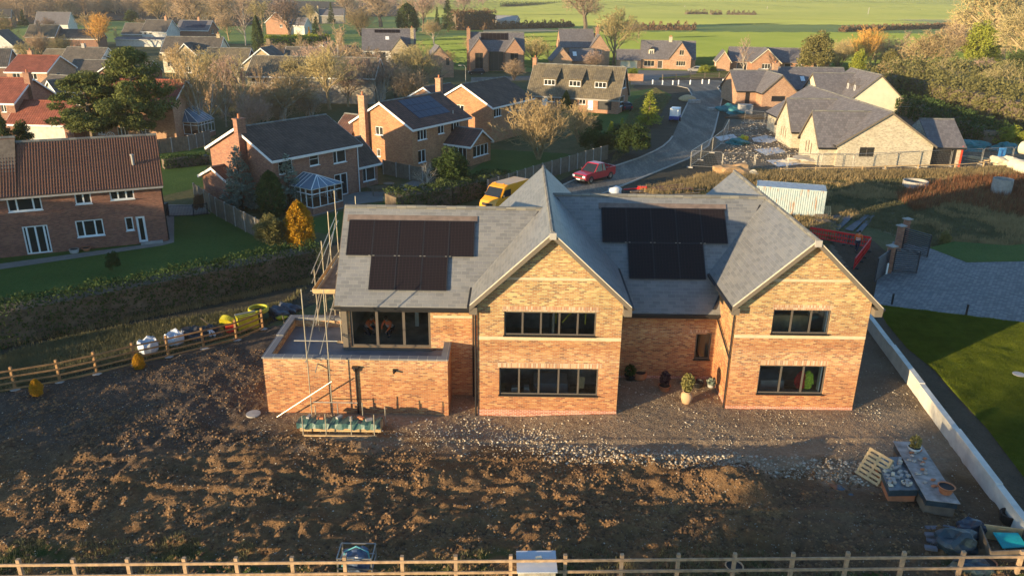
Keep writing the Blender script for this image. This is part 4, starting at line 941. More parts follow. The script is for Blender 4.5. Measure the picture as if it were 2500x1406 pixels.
stones('gravel', 'heap of pale rubble in front of the centre gable', [(-6.5, 32.4), (1.0, 32.85), (5.4, 32.8), (5.6, 30.2), (1.5, 28.6), (-6.5, 28.8)], 9000, .02, .08, M['pebbles'], lambda x, y: np.exp(-(((x+.6)/2.9)**2+((y-31.0)/1.1)**2))*(.75+.5*vnoise(x, y, .9, 37)))
stones('scattered_stones', 'stones lying all over the dug soil', PLOT[1:10]+[(21, 36), (19, 20), (-30, 18)], 9000, .012, .05, M['pebbles'], lambda x, y: np.clip(.45+.8*vnoise(x, y, 2.2, 35), .12, 1))
stones('soil_clods', 'crumbly clods of brown soil over the dug ground', [(-25, 19.8), (18.8, 19.8), (17.5, 28), (5, 29.2), (-4, 29.5), (-12, 31), (-24, 34)], 52000, .015, .105, M['clods'], lambda x, y: np.clip(.5+.7*vnoise(x, y, 1.3, 36), .1, 1))
stones('soil_clods', 'crumbly clods along the left timber fence', [(-25, 33.5), (-16, 40.2), (-12.2, 39), (-12.2, 33), (-19, 29)], 5000, .015, .08, M['clods'])

# neighbouring surfaces
sheet('track', [(-45, 760), (300, 720), (560, 680), (770, 660), (800, 600), (830, 585), (860, 700), (640, 800), (420, 865), (200, 912), (-60, 972)], .012, M['track'])
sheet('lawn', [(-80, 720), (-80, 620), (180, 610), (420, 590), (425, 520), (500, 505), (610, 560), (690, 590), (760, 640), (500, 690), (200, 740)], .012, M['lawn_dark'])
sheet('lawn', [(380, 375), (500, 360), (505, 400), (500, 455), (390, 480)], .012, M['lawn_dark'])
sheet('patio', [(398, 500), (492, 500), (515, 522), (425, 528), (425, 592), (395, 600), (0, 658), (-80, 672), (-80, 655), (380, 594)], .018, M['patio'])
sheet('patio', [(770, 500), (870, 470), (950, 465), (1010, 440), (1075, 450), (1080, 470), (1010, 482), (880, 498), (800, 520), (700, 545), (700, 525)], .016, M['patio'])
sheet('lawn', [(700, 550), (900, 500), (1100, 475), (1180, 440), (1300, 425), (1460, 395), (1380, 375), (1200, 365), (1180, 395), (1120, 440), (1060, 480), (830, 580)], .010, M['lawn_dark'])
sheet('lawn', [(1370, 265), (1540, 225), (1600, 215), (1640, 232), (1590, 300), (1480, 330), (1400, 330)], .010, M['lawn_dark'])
sheet('lawn', [(1640, 180), (1780, 172), (1850, 178), (1790, 188), (1600, 192)], .010, M['lawn'])
# road, verges and kerbs
ROAD_L = [(1200, 560), (1373, 453), (1393, 445), (1483, 413), (1560, 387), (1619, 358), (1642, 334), (1652, 310), (1689, 232), (1680, 217), (1655, 211), (1540, 207)]
ROAD_R = [(1830, 197), (1775, 205), (1752, 214), (1765, 232), (1744, 320), (1729, 358), (1680, 389), (1468, 476), (1330, 560)]
sheet('road_verge', [(1180, 560), (1350, 452), (1480, 380), (1560, 340), (1620, 240), (1545, 215), (1560, 190), (1850, 190), (1850, 260), (1800, 420), (1500, 500), (1400, 560)], .008, M['track'])
sheet('road', ROAD_L+[(1540, 196)]+ROAD_R, .014, M['asphalt'])
sheet('driveway', [(1560, 196), (1558, 172), (1700, 174), (1700, 182), (1610, 190), (1608, 196)], .014, M['patio'])
sheet('side_road', [(1150, 190), (1300, 186), (1310, 196), (1150, 202)], .014, M['asphalt'])
def kerb(pts, name='kerb', w_=.22, h_=.12):
    mb = MB(); P = [at(*p) for p in pts]
    for a, b in zip(P, P[1:]): mb.bar(a+Vector((0, 0, h_/2)), b+Vector((0, 0, h_/2)), w_, h_)
    return props(mb.build(name, M['kerb']), kind='structure')
kerb([(1350, 465), (1393, 445), (1483, 413), (1560, 387), (1600, 369), (1619, 358), (1634, 345), (1642, 334)]); kerb([(1657, 298), (1689, 232), (1680, 217), (1655, 211)]); kerb([(1765, 205), (1752, 214), (1765, 232), (1744, 320), (1729, 358), (1680, 389), (1468, 476)])
kerb([(1560, 500), (1706, 428)], w_=.14); kerb([(1300, 475), (1100, 545)])
# building site on the right
sheet('site_ground', [(1800, 255), (2100, 270), (2300, 280), (2480, 330), (2600, 380), (2600, 410), (2250, 420), (1770, 440), (1740, 370), (1770, 300)], .010, M['site_dirt'])
RG = pxpoly((1330, 560), (1560, 500), (1706, 428), (1850, 415), (2250, 420), (2620, 400), (2700, 640), (2340, 642), (2270, 610), (2140, 560), (2060, 530), (2010, 640), (1900, 640), (1330, 640))
sheet('rough_grass', RG, .014, M['rough_grass'], px=False)
sheet('site_path', pxpoly((1990, 560), (2060, 570), (2135, 590), (2190, 640), (2155, 700), (2120, 740), (2010, 680), (1940, 600)), .022, M['verge_soil'], px=False)
LZ = .65   # the drive and lawn beyond the white wall lie higher than the building plot
def raised(name, P, z, m, t=1.3):
    P = [Vector((x, y, z)) for x, y in P]
    if sum((P[i].x*P[(i+1) % len(P)].y-P[(i+1) % len(P)].x*P[i].y) for i in range(len(P))) < 0: P = P[::-1]
    o = MB().slab(P, t).build(name, M[m]); bm = bmesh.new(); bm.from_mesh(o.data); bmesh.ops.triangulate(bm, faces=[f for f in bm.faces if len(f.verts) > 4]); bm.to_mesh(o.data); bm.free(); return props(o, kind='structure')
PV = pxpoly((2130, 742), (2150, 640), (2180, 590), (2270, 606), (2360, 641), (2640, 636), (2640, 808), (2500, 790), z=LZ)
raised('block_paving', PV, LZ+.012, 'paving')
raised('verge_soil', [(wxx(y)+.1, y) for y in (44.4, 36, 26, 12)]+[(24, 12), (24.4, 30), (26, 44), (25.6, 46.6)], LZ, 'verge_soil')
LW_ = pxpoly((2140, 744), (2640, 806), (2800, 1100), (2700, 1400), (2500, 1165), (2412, 1048), (2335, 965), (2283, 905), (2215, 850), (2165, 790), z=LZ)
raised('lawn', LW_, LZ+.02, 'lawn')
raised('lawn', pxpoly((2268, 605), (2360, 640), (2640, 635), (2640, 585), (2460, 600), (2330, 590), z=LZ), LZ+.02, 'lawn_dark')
for pp in ([(1835, 338), (1870, 330), (1905, 340), (1880, 350), (1840, 346)], [(1840, 365), (1900, 360), (1920, 372), (1870, 380)], [(1870, 392), (1940, 388), (1965, 400), (1900, 408)], [(1895, 300), (1925, 302), (1900, 308)], [(1745, 335), (1790, 328), (1800, 336), (1760, 345)]):
    sheet('concrete_slab', pp, .02, M['frost'])
sheet('puddle', [(2020, 1185), (2050, 1190), (2105, 1230), (2095, 1245), (2050, 1215)], .13, plain('puddle', (.03, .035, .045), .05))
# waterlogged strips in the fields
for a, b, c, d in ((1535, 61, 1640, 1.2), (1838, 46.5, 1918, 2.5), (2040, 51.5, 2135, 1.5)): sheet('flood_water', [(a, b), (c, b+d*.2), (c-8, b+d), (a+8, b+d)], .03, plain('flood_water', (.55, .6, .62), .3))

# grass in tufts
def lawn_tufts(name, poly, n, h, mat, label, zz=.01, **kw):
    P = scatter(poly, n); return tuft_mesh(name, np.c_[P, np.full(len(P), zz)], np.full(len(P), h), mat, label=label, **kw)
LWN = [p for p in LW_]
near_l = None
M['lawnblade'] = foliage('lawn_blades', (.08, .115, .008), (.15, .185, .018), sc=.8); M['sunstrip'] = foliage('sun_strip_leaf', (.10, .155, .035), (.15, .20, .05), sc=.02, transl=.1); M['sunstrip_pale'] = foliage('sun_strip_leaf_pale', (.13, .18, .055), (.19, .23, .075), sc=.01, transl=.1)
Pn = scatter([p for p in LW_ if p[0] < 60] if False else LW_, 420000); Pn = Pn[(Pn[:, 1] > 19) & (np.abs(Pn[:, 0]) < .72*(Pn[:, 1]*.935+6.5))]
tuft_mesh('grass', np.c_[Pn, np.full(len(Pn), LZ+.015)], .065+.035*vnoise(Pn[:, 0], Pn[:, 1], .7, 77)+.02*vnoise(Pn[:, 0], Pn[:, 1], 3.1, 78), M['lawnblade'], label='short lawn grass beside the white boundary wall', blades=1, spread=0, wdt=.028, lean=.5)
# upright green strips turned to the sun, added to brighten the fields
def sun_strips(name, label, x0, x1, y0, y1, sp, h, m, skip=None):
    sd = np.array([math.sin(R(SUN_AZ)), math.cos(R(SUN_AZ))]); pd = np.array([-sd[1], sd[0]]); C = np.array([[x0, y0], [x1, y0], [x1, y1], [x0, y1]]); a, b = (C@sd).min(), (C@sd).max(); c, d = (C@pd).min(), (C@pd).max(); V, F = [], []
    t = a; n0 = 0
    while t < b:
        u = np.arange(c, d, 7.0); P = t*sd[None]+u[:, None]*pd[None]; P = P+RNG.normal(0, .25, P.shape); z = hill(P[:, 0], P[:, 1]); hh = h*(.75+.5*RNG.random(len(u)))
        k = len(u); V.append(np.c_[P, z-.05]); V.append(np.c_[P, z+hh]); i = np.arange(k-1); f = np.stack([i, i+1, i+1+k, i+k], 1)+n0
        mid = (P[:-1]+P[1:])/2; ok = (mid[:, 0] > x0) & (mid[:, 0] < x1) & (mid[:, 1] > y0) & (mid[:, 1] < y1)
        if skip is not None: ok &= ~skip(mid)
        F.append(f[ok]); n0 += 2*k; t += sp*RNG.uniform(.8, 1.2)*(1+max(0, t-400)/500)
    return props(link_mesh(name, arr_mesh(name, np.concatenate(V), np.concatenate(F)), m), kind='stuff', label=label)
FV = [tuple(at(*p)[:2]) for p in ((995, 158), (1005, 100), (1195, 84), (1480, 79), (2640, 86), (2640, 150), (2420, 168), (1990, 172), (1860, 160), (1500, 166), (1200, 168))]
sun_strips('sun_strips', 'upright green strips added to brighten the field behind the far houses', -70, 300, 205, 445, 2.2, .26, M['sunstrip'], lambda P: ~in_poly(P, FV))
FV2 = [tuple(at(*p)[:2]) for p in ((1195, 43), (1600, 25), (2700, 40), (2700, 64), (1500, 64), (1195, 69))]
sun_strips('sun_strips', 'pale green strips added to brighten the middle field beyond the lone oak', -200, 700, 440, 1000, 3.6, .34, M['sunstrip_pale'], lambda P: ~in_poly(P, FV2))
sun_strips('sun_strips', 'green strips added to brighten the far rising fields', -300, 1100, 640, 1700, 7, .7, M['sunstrip_pale'], lambda P: (P[:, 0] < P[:, 1]*-.12))
P = scatter(RG, 40000); dn = vnoise(P[:, 0], P[:, 1], 3.5, 41)+.5*vnoise(P[:, 0], P[:, 1], 1.1, 42); P1 = P[dn > -.05]; P2 = P[dn <= .3]
tuft_mesh('rough_grass_tufts', np.c_[P1, np.zeros(len(P1))], .22+.3*RNG.uniform(0, 1, len(P1)), M['drygrass'], label='dry pale grass on the vacant plot', wdt=.035)
tuft_mesh('rough_grass_tufts', np.c_[P2, np.zeros(len(P2))], .14+.14*RNG.uniform(0, 1, len(P2)), M['greengrass'], label='dull green grass on the vacant plot', wdt=.035)
dk = pxpoly((2180, 480), (2330, 440), (2620, 430), (2620, 560), (2330, 500), (2230, 520)); P = scatter(dk, 5200)
tuft_mesh('dock_weeds', np.c_[P, np.zeros(len(P))], .5+.6*RNG.uniform(0, 1, len(P)), M['dockweed'], label='rust brown dead weeds by the concrete rings', lean=.12, blades=3, wdt=.03)
P = scatter(pxpoly((1560, 470), (1700, 440), (1900, 425), (2250, 425), (2500, 412), (2500, 430), (2150, 440), (1870, 445), (1600, 485)), 5500)
tuft_mesh('tall_dry_grass', np.c_[P, np.zeros(len(P))], .45+.4*RNG.uniform(0, 1, len(P)), M['drygrass'], label='tall straw coloured grass along the site fence', wdt=.03)
P = scatter(pxpoly((-60, 975), (0, 870), (150, 830), (300, 800), (560, 765), (700, 740), (760, 690), (640, 800), (420, 862), (200, 908)), 9000)
tuft_mesh('rough_grass_tufts', np.c_[P, np.zeros(len(P))], .12+.22*RNG.uniform(0, 1, len(P)), M['greengrass'], label='rough grass between the hedge track and the timber fence', wdt=.018)
P = scatter(pxpoly((-40, 860), (300, 790), (770, 690), (770, 672), (500, 712), (-40, 800)), 5000)
tuft_mesh('rough_grass_tufts', np.c_[P, np.zeros(len(P))], .2+.3*RNG.uniform(0, 1, len(P)), M['drygrass'], label='pale long grass at the foot of the long hedge', wdt=.016)
P = scatter([(-18, 21), (18, 22), (18, 22.9), (6, 23.3), (-4, 22.6), (-12, 23.4), (-18, 23)], 2600); dn = vnoise(P[:, 0], P[:, 1], 1.3, 51); P = P[dn > -.1]
tuft_mesh('rough_grass_tufts', np.c_[P, soil_h(P[:, 0], P[:, 1])], .08+.16*RNG.uniform(0, 1, len(P)), M['greengrass'], label='green weeds at the foot of the front timber fence', wdt=.012, spread=.08)
# garden grass for depth near the houses
P = scatter(pxpoly((1560, 350), (1640, 240), (1600, 215), (1545, 250), (1500, 380), (1480, 410)), 3500)
tuft_mesh('rough_grass_tufts', np.c_[P, np.zeros(len(P))], .1+.2*RNG.uniform(0, 1, len(P)), M['greengrass'], label='rough verge grass left of the road', wdt=.025)
# ================================================================== NEIGHBOURING HOUSES
OFF = {0: (0, 0, 1), 1: (0, 0, 3.906), 2: (620, 0, 3.906), 3: (1240, 0, 3.906), 4: (1860, 0, 3.906), 5: (0, 320, 3.906), 6: (620, 320, 3.906), 8: (1860, 320, 3.906)}
def zz(k, x, y): o = OFF[k]; return o[0]+x/o[2], o[1]+y/o[2]
def W(k, f, x0, y0, x1, y1, n=2, **kw): return (f, *zz(k, x0, y0), *zz(k, x1, y1), n, kw)
def origin_from(P, ang, L):  # right-hand front corner known
    return P[0]-L*math.cos(R(ang)), P[1]-L*math.sin(R(ang))

# --- near house on the left, pantiled, stepped ridge
def pantile_slope(root, x0, x1, ya, za, yb, zb, mat, name='roof'):
    """corrugated pantile slope rising from (ya,za) at the eave to (yb,zb)"""
    u = np.arange(x0, x1+.001, .19/6); L = math.hypot(yb-ya, zb-za); nr = int(L/.34); rows = []
    for r in range(nr): rows += [(r/nr, .035), ((r+.98)/nr, .0)]
    rows.append((1, .0)); n = np.array([0, -(zb-za), (yb-ya)])/L; V = []
    for t, l in rows:
        k = .045*np.maximum(0, np.sin(u/.19*2*math.pi))*.8+l; V.append(np.stack([u, ya+(yb-ya)*t+n[1]*k, za+(zb-za)*t+n[2]*k], 1))
    V = np.concatenate(V); nu = len(u); i = np.arange((len(rows)-1)*(nu-1)); a = (i//(nu-1))*nu+i % (nu-1); F = np.stack([a, a+1, a+nu+1, a+nu], 1)
    me = arr_mesh(name, V, F); auto_uv(me); return link_mesh(name, me, mat, root)
ox, oy = origin_from((-27.9, 59.6), 24.5, 17.5)
r1, f1 = house('brick_house', 'dark brick house on the left edge with ribbed red pantile roof and white french doors', ox, oy, 24.5)
mass(r1, f1, 0, 0, 17.5, 7.6, 4.75, 7.7, 'x', 'brick_redbrown', 'pantile', None, [
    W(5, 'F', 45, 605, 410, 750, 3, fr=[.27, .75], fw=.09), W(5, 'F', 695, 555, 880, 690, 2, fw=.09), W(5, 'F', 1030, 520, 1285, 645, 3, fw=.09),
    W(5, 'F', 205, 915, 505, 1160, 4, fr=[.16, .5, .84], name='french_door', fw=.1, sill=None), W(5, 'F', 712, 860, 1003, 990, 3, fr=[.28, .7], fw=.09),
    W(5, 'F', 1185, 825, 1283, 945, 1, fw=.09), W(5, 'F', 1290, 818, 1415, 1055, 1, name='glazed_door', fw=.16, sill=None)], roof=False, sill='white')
for xa, xb, dz in ((-.2, 7.9, .0), (7.9, 17.75, -.0)):
    zr_ = 7.7+(.35 if xa < 0 else 0); pantile_slope(r1, xa, xb, -.4, 4.6, 3.8+(.25 if xa < 0 else 0), zr_+.15, M['pantile'])
    b_ = MB(); b_.slab([(xb, 8.0, 4.6), (xa, 8.0, 4.6), (xa, 3.8, zr_+.13), (xb, 3.8, zr_+.13)][::1], .12); b_.build('roof_back', M['pantile'], r1)
    u_ = MB(); u_.slab([(xa+.05, -.36, 4.56), (xb-.02, -.36, 4.56), (xb-.02, 3.8, zr_+.08), (xa+.05, 3.8, zr_+.08)], .06); u_.build('roof_deck', M['timber_old'], r1)
    MB().tube([(xa, 3.8+(.2 if xa < 0 else 0), zr_+.17), (xb, 3.8+(.2 if xa < 0 else 0), zr_+.17)], .12, 8).build('ridge', M['ridge'], r1)
gw = MB(); gw.poly([(17.5, 0, 4.75), (17.5, 7.6, 4.75), (17.5, 3.8, 7.75)]); gw.poly([(0, 7.6, 4.75), (0, 0, 4.75), (0, 3.8, 7.75)]); gw.build('gable_wall', M['brick_redbrown'], r1)
MB().bar((-.2, -.46, 4.5), (17.7, -.46, 4.5), .12, .1).build('gutter', M['cap'], r1); MB().box(-.1, -.38, 4.4, 17.6, -.01, 4.48).build('soffit', M['white'], r1)
MB().tube([(17.55, .4, 4.4), (17.56, .4, 0)], .05, 6).build('downpipe', M['blackpvc'], r1)
MB().tube([(15.8, 1.4, 6.0), (15.8, 1.4, 6.75)], .10, 8).tube([(15.8, 1.4, 6.75), (15.8, 1.4, 6.85)], .14, 8).build('flue', M['cap'], r1)
for u in (3.6, 16.3): MB().box(u-.8, -.5, 0, u+.8, -.02, .16).build('door_step', M['concrete'], r1)

# --- brick house with the dark roof and the conservatory
r2, f2 = house('brick_house', 'brick house with brown tiled roof and white conservatory behind the blue conifers', -21.75, 68.6, 54)
mass(r2, f2, 0, 0, 10.2, 9.4, 4.9, 7.1, 'x', 'brick_dark', 'tile_brown', 'white', [
    W(6, 'F', 228, 280, 375, 390, 2), W(6, 'F', 525, 215, 625, 320, 1, bars=1), W(6, 'F', 750, 165, 882, 290, 2, fr=[.3]), W(6, 'F', 765, 420, 905, 620, 2, name='patio_door', sill=None, fw=.1), W(6, 'F', 560, 462, 640, 485, 1)], og=.3)
mass(r2, f2, 10.2, .9, 13.6, 6.0, 2.5, 4.6, 'x', 'brick_dark', 'tile_brown', 'white', [W(6, 'F', 1035, 350, 1160, 460, 2, fr=[.3])], ends=(0, 1))
mass(r2, f2, -1.2, 5.4, 0, 9.4, 2.4, 3.3, 'x', 'brick_dark', 'tile_brown', 'white', [], ends=(1, 0))
chimney(r2.children[1], (-.2, 4.0), (.9, .6), 0, 8.0, M['brick_dark'])
MB().tube([(10.1, -.05, 4.6), (10.1, -.05, 0)], .05, 6).build('downpipe', M['white'], r2)
cv = thing('conservatory', 'white framed conservatory with hipped glass roof against the brown roofed house', 'conservatory', f2.w((3.2, -1.7, 0))[:], f2.rz)
def conserv(t, w_, d_, h, zr, dwarf=.6, n=4, hip=True):
    MB().box(-w_/2, -d_/2, -.2, w_/2, d_/2, dwarf).build('dwarf_wall', M['brick_dark'], t)
    fr = MB(); x0, x1, y0, y1 = -w_/2+.04, w_/2-.04, -d_/2+.04, d_/2-.04
    for (ax, ay), (bx, by) in (((x0, y0), (x1, y0)), ((x1, y0), (x1, y1)), ((x0, y1), (x0, y0)), ((x0, y1), (x1, y1))):
        for z in (dwarf+.03, dwarf+1.25, h): fr.bar((ax, ay, z), (bx, by, z), .07, .08)
        for k in range(n+1): q = Vector((ax, ay, 0)).lerp(Vector((bx, by, 0)), k/n); fr.bar(q+Vector((0, 0, dwarf)), q+Vector((0, 0, h)), .07)
    e = .12; c = [(x0-e, y0-e, h+.05), (x1+e, y0-e, h+.05), (x1+e, y1, h+.05), (x0-e, y1, h+.05)]; ap = [(0, y0+min(1.3, d_*.4), zr), (0, y1, zr)]
    for a, b in ((c[0], ap[0]), (c[1], ap[0]), (c[2], ap[1]), (c[3], ap[1]), (ap[0], ap[1])): fr.bar(a, b, .06)
    for k in range(1, 4):
        t_ = k/4; q = Vector(ap[0]).lerp(Vector(ap[1]), t_); fr.bar(Vector(c[1]).lerp(Vector(c[2]), .35+.65*t_), q, .04); fr.bar(Vector(c[0]).lerp(Vector(c[3]), .35+.65*t_), q, .04); fr.bar(Vector(c[0]).lerp(Vector(c[1]), t_), ap[0], .04)
    fr.build('frame', M['white'], t)
    g = MB()
    for q in ((c[0], c[1], ap[0]), (c[1], c[2], ap[1], ap[0]), (c[3], c[0], ap[0], ap[1])): g.poly(q)
    g.build('glass_roof', plain('glass_roof', (.13, .19, .25), .15, var=.05), t)
    g2 = MB()
    for a, b in (((x0, y0), (x1, y0)), ((x1, y0), (x1, y1)), ((x0, y1), (x0, y0))): g2.poly([(*a, dwarf), (*b, dwarf), (*b, h), (*a, h)])
    g2.build('pane', M['glass'], t); MB().box(x0+.1, y0+.1, dwarf*.2, x1-.1, y1-.1, .3).build('floor_slab', M['patio'], t)
conserv(cv, 3.6, 3.2, 2.3, 3.2)

# --- brick house with the solar roof
r3, f3 = house('brick_house', 'orange lit brick house with blue solar panels on its roof and a garden room', -11.6, 86.2, 59)
mass(r3, f3, 0, 0, 11, 8.6, 4.9, 7.3, 'x', 'brick_warm', 'tile_redbrown', 'white', [
    W(2, 'F', 1558, 1225, 1650, 1325, 3), W(2, 'F', 1755, 1185, 1815, 1270, 2), W(2, 'F', 1880, 1155, 1962, 1250, 3), W(6, 'F', 1565, 190, 1640, 290, 2),
    W(2, 'L', 1155, 1205, 1232, 1295, 2), W(6, 'L', 1168, 170, 1208, 248, 1)])
mass(r3, f3, -.0, 8.6, 4, 11.4, 3.6, 5.2, 'y', 'brick_warm', 'tile_redbrown', 'white', [], ends=(0, 1))
mass(r3, f3, 6.2, -3.6, 10.4, 0, 2.5, 3.9, 'y', 'brick_warm', 'tile_redbrown', 'white', [('F!', .5, 3.7, .9, 2.2, 4, {}), ('L!', .6, 3.0, .1, 2.2, 4, {'sill': None})], ends=(1, 0), wname='garden_room_wall')
chimney(r3.children[1], (-.35, 6.6), (.6, .9), 0, 7.9, M['brick_orange'])
def solar_on(root, x0, x1, y0, y1, ze, s, nx, ny, mat='solar_blue', lift=.16, yb=0):
    for i in range(nx):
        for j in range(ny):
            a, b = x0+(x1-x0)*i/nx+.02, x0+(x1-x0)*(i+1)/nx-.02; c, d = y0+(y1-y0)*j/ny+.03, y0+(y1-y0)*(j+1)/ny-.03; P = lambda x, y: (x, y, ze+s*(y-yb)+lift)
            MB().slab([P(a, c), P(b, c), P(b, d), P(a, d)], .04).build('solar_panel', M[mat], root)
solar_on(r3, 2.6, 8.6, .9, 4.0, 4.9, 2.4/4.3, 6, 3)
MB().tube([(8.8, .7, 5.2), (8.8, .7, 5.75)], .07, 6).build('flue', M['cap'], r3); MB().tube([(11.02, .2, 4.6), (11.02, .2, 0)], .05, 6).build('downpipe', M['white'], r3)

# --- third brick house of the row
r4, f4 = house('brick_house', 'brick house with plain brown roof, third in the row behind the solar roofed one', -3.4, 104.2, 62)
mass(r4, f4, 0, 0, 11.5, 9, 4.9, 7.4, 'x', 'brick_warm', 'tile_brown', 'white', [W(2, 'F', 2290, 1012, 2360, 1105, 3), W(2, 'F', 2428, 985, 2470, 1060, 2), W(3, 'F', 0, 980, 48, 1060, 2), W(3, 'F', 95, 960, 155, 1045, 3), W(2, 'L', 1930, 1000, 2003, 1060, 2)])
chimney(r4.children[1], (-.3, 8.0), (.6, .8), 0, 8.0, M['brick_orange'])
mass(r4, f4, 0.5, 9, 5, 12, 3.6, 5.4, 'y', 'brick_warm', 'tile_redbrown', 'white', [], ends=(0, 1))
r4b, f4b = house('brick_house', 'brick house end showing behind the third brown roof, half hidden by twigs', -11.5, 122, 60)
mass(r4b, f4b, 0, 0, 7, 7, 3.2, 5.0, 'x', 'brick_orange', 'tile_redbrown', 'white', [])

# --- dormer row
r5, f5 = house('terraced_house', 'long brick row with mossy roof and three flat dormers beside the new road', 1.8, 138.2, -20)
mass(r5, f5, 0, 0, 16, 7.4, 2.7, 7.3, 'x', 'brick_red', 'tile_moss', 'cap', [
    W(3, 'F', 378, 910, 445, 975, 2), W(3, 'F', 325, 905, 375, 1010, 1, name='front_door', sill=None, glass=M['white']), W(3, 'F', 680, 930, 740, 1000, 2), W(3, 'F', 760, 938, 808, 1055, 1, name='front_door', sill=None, glass=M['white']),
    W(3, 'F', 490, 918, 520, 985, 1), W(3, 'F', 860, 950, 985, 1055, 1, name='garage_door', sill=None, glass=M['black'], mat='black'), W(3, 'R', 1072, 930, 1108, 1000, 1), W(3, 'R', 1142, 910, 1165, 1030, 1, name='side_door', sill=None), W(3, 'R', 1098, 765, 1125, 835, 1)])
for x0 in (2.4, 6.9, 11.4):
    z0 = 2.7+4.6/3.7*.9
    MB().box(x0, .95, z0-.2, x0+2.4, 3.0, 5.25).build('dormer', M['tile_moss'], r5)
    MB().slab([(x0-.2, .7, 5.35), (x0+2.6, .7, 5.35), (x0+2.6, 3.6, 7.1), (x0-.2, 3.6, 7.1)], .12).build('dormer_roof', M['tile_moss'], r5)
    window(r5, (x0, .95), (x0+2.4, .95), (.2, 2.2, 4.1, 5.0), 3, M['white'], sill=M['white'], inset=-.06)
chimney(r5.children[1], (-.1, 3.9), (.7, .9), 4, 8.2, M['brick_red'])

# --- far row beyond the road
r6, f6 = house('modern_house', 'tall white rendered house with stone gable bay and steep slate roof at the field edge', -39.2, 203.5, 8)
mass(r6, f6, 0, 0, 13.5, 9, 5.2, 9.8, 'x', 'render', 'slate_new', None, [
    W(2, 'F', 1065, 500, 1125, 660, 1, mat='anthracite', sill=None), W(2, 'F', 1190, 500, 1262, 680, 1, mat='anthracite', sill=None)], og=.05, frame='anthracite')
mass(r6, f6, 7.2, -1.4, 12.0, 3.5, 5.0, 7.9, 'y', 'stone', 'slate_new', None, [W(2, 'F', 1330, 515, 1388, 590, 2, mat='anthracite', sill=None), W(2, 'F', 1330, 620, 1390, 670, 2, mat='anthracite', sill=None)], og=.1, ends=(1, 0))
chimney(r6.children[1], (12.6, .9), (.8, .8), 5, 10.2, M['stone']); solar_on(r6, 3.2, 9.6, 3.5, 4.25, 5.2, 4.6/4.5, 6, 1, 'solar')
MB().slab([(5.9, 2.0, 7.4), (6.8, 2.0, 7.4), (6.8, 2.7, 8.12), (5.9, 2.7, 8.12)], .05).build('rooflight', M['white'], r6)
r7, f7 = house('modern_house', 'red brick house with two steep gables around a dark glazed middle', -12.2, 203.5, 4)
mass(r7, f7, 0, 2, 14, 9, 5.2, 9.2, 'x', 'brick_red', 'slate_new', None, [('F!', 5, 8.6, .1, 5, 3, {'sill': None, 'mat': 'anthracite'})], og=.1)
for x in (.1, 9): mass(r7, f7, x, 0, x+4.6, 4.5, 5.0, 8.0, 'y', 'brick_red', 'slate_new', None, [('F!', 1.3, 3.3, .1, 4.6, 2, {'sill': None, 'mat': 'anthracite', 'bars': 1})], og=.1, ends=(1, 0))
chimney(r7.children[1], (-.2, 4.5), (.9, .9), 0, 10.2, M['brick_red']); solar_on(r7, 3, 10, 3.9, 5.3, 5.2, 4/3.5, 7, 1, 'solar', yb=2)
r7b, f7b = house('garage', 'small steep gabled brick garage with one tall window left of the twin gabled house', -21.5, 187.5, 14)
r7b['category'] = 'garage'
mass(r7b, f7b, 0, 0, 6.6, 7, 3.4, 7.0, 'y', 'brick_orange', 'slate_new', None, [W(2, 'F', 1832, 555, 1865, 625, 1, mat='anthracite', sill=None)], og=.1)
r8, f8 = house('brick_house', 'brick house with steep slate roof and low front garage behind the big bare tree', 11.5, 221.5, 6)
mass(r8, f8, 0, 0, 9.5, 7.5, 5.4, 9.6, 'x', 'brick_orange', 'slate_new', None, [W(3, 'F', 610, 480, 650, 500, 1)], og=.1)
mass(r8, f8, 7.4, -1.5, 13.4, 6, 4.6, 8.4, 'y', 'brick_orange', 'slate_new', None, [W(3, 'F', 860, 480, 890, 520, 2)], og=.1)
mass(r8, f8, -3.4, -10, 1.6, -2, 2.6, 5.4, 'y', 'brick_orange', 'slate_new', None, [], og=.1); mass(r8, f8, 1.6, -8, 8, -2.5, 2.4, 5.0, 'x', 'brick_red', 'slate_new', None, [], og=.1)
MB().slab([(2.3, -7.4, 3.4), (3.3, -7.4, 3.4), (3.3, -6.3, 4.4), (2.3, -6.3, 4.4)], .04).build('rooflight', M['white'], r8)
chimney(r8.children[1], (10.5, 2.5), (.8, .8), 6, 10.2, M['brick_red'])
r9, f9 = house('brick_house', 'brick cottage style house with cross gable, small dormer and stone framed windows by the field', 33.2, 218.2, -6)
mass(r9, f9, 0, 1.5, 14.5, 9, 2.8, 7.0, 'x', 'brick_orange', 'slate_new', None, [W(3, 'F', 1300, 580, 1395, 635, 3, mat='cream'), W(3, 'F', 1430, 580, 1470, 665, 1, name='front_door', sill=None)], og=.15)
mass(r9, f9, 7.6, 0, 13.2, 5, 3.2, 7.0, 'y', 'brick_orange', 'slate_new', None, [W(3, 'F', 1640, 480, 1678, 530, 2, mat='cream'), W(3, 'F', 1608, 585, 1690, 632, 4, mat='cream')], og=.25, ends=(1, 0))
mass(r9, f9, -6.6, 1, 0, 6.5, 2.3, 4.6, 'x', 'brick_orange', 'slate_new', None, [('F!', 1.2, 5.6, .1, 2.1, 1, {'name': 'garage_door', 'sill': None, 'glass': M['cream']})], og=.15, ends=(1, 0))
chimney(r9.children[1], (7.8, 5.2), (.9, .6), 6, 8.0, M['brick_buff'], 2)
MB().slab([(1.9, 2.3, 4.0), (3.5, 2.3, 4.0), (3.5, 4.6, 4.0), (1.9, 4.6, 4.0)], .3).cbox((2.7, 3.1, 4.2), (1.4, 1.6, 1.5)).build('dormer', M['cream'], r9)
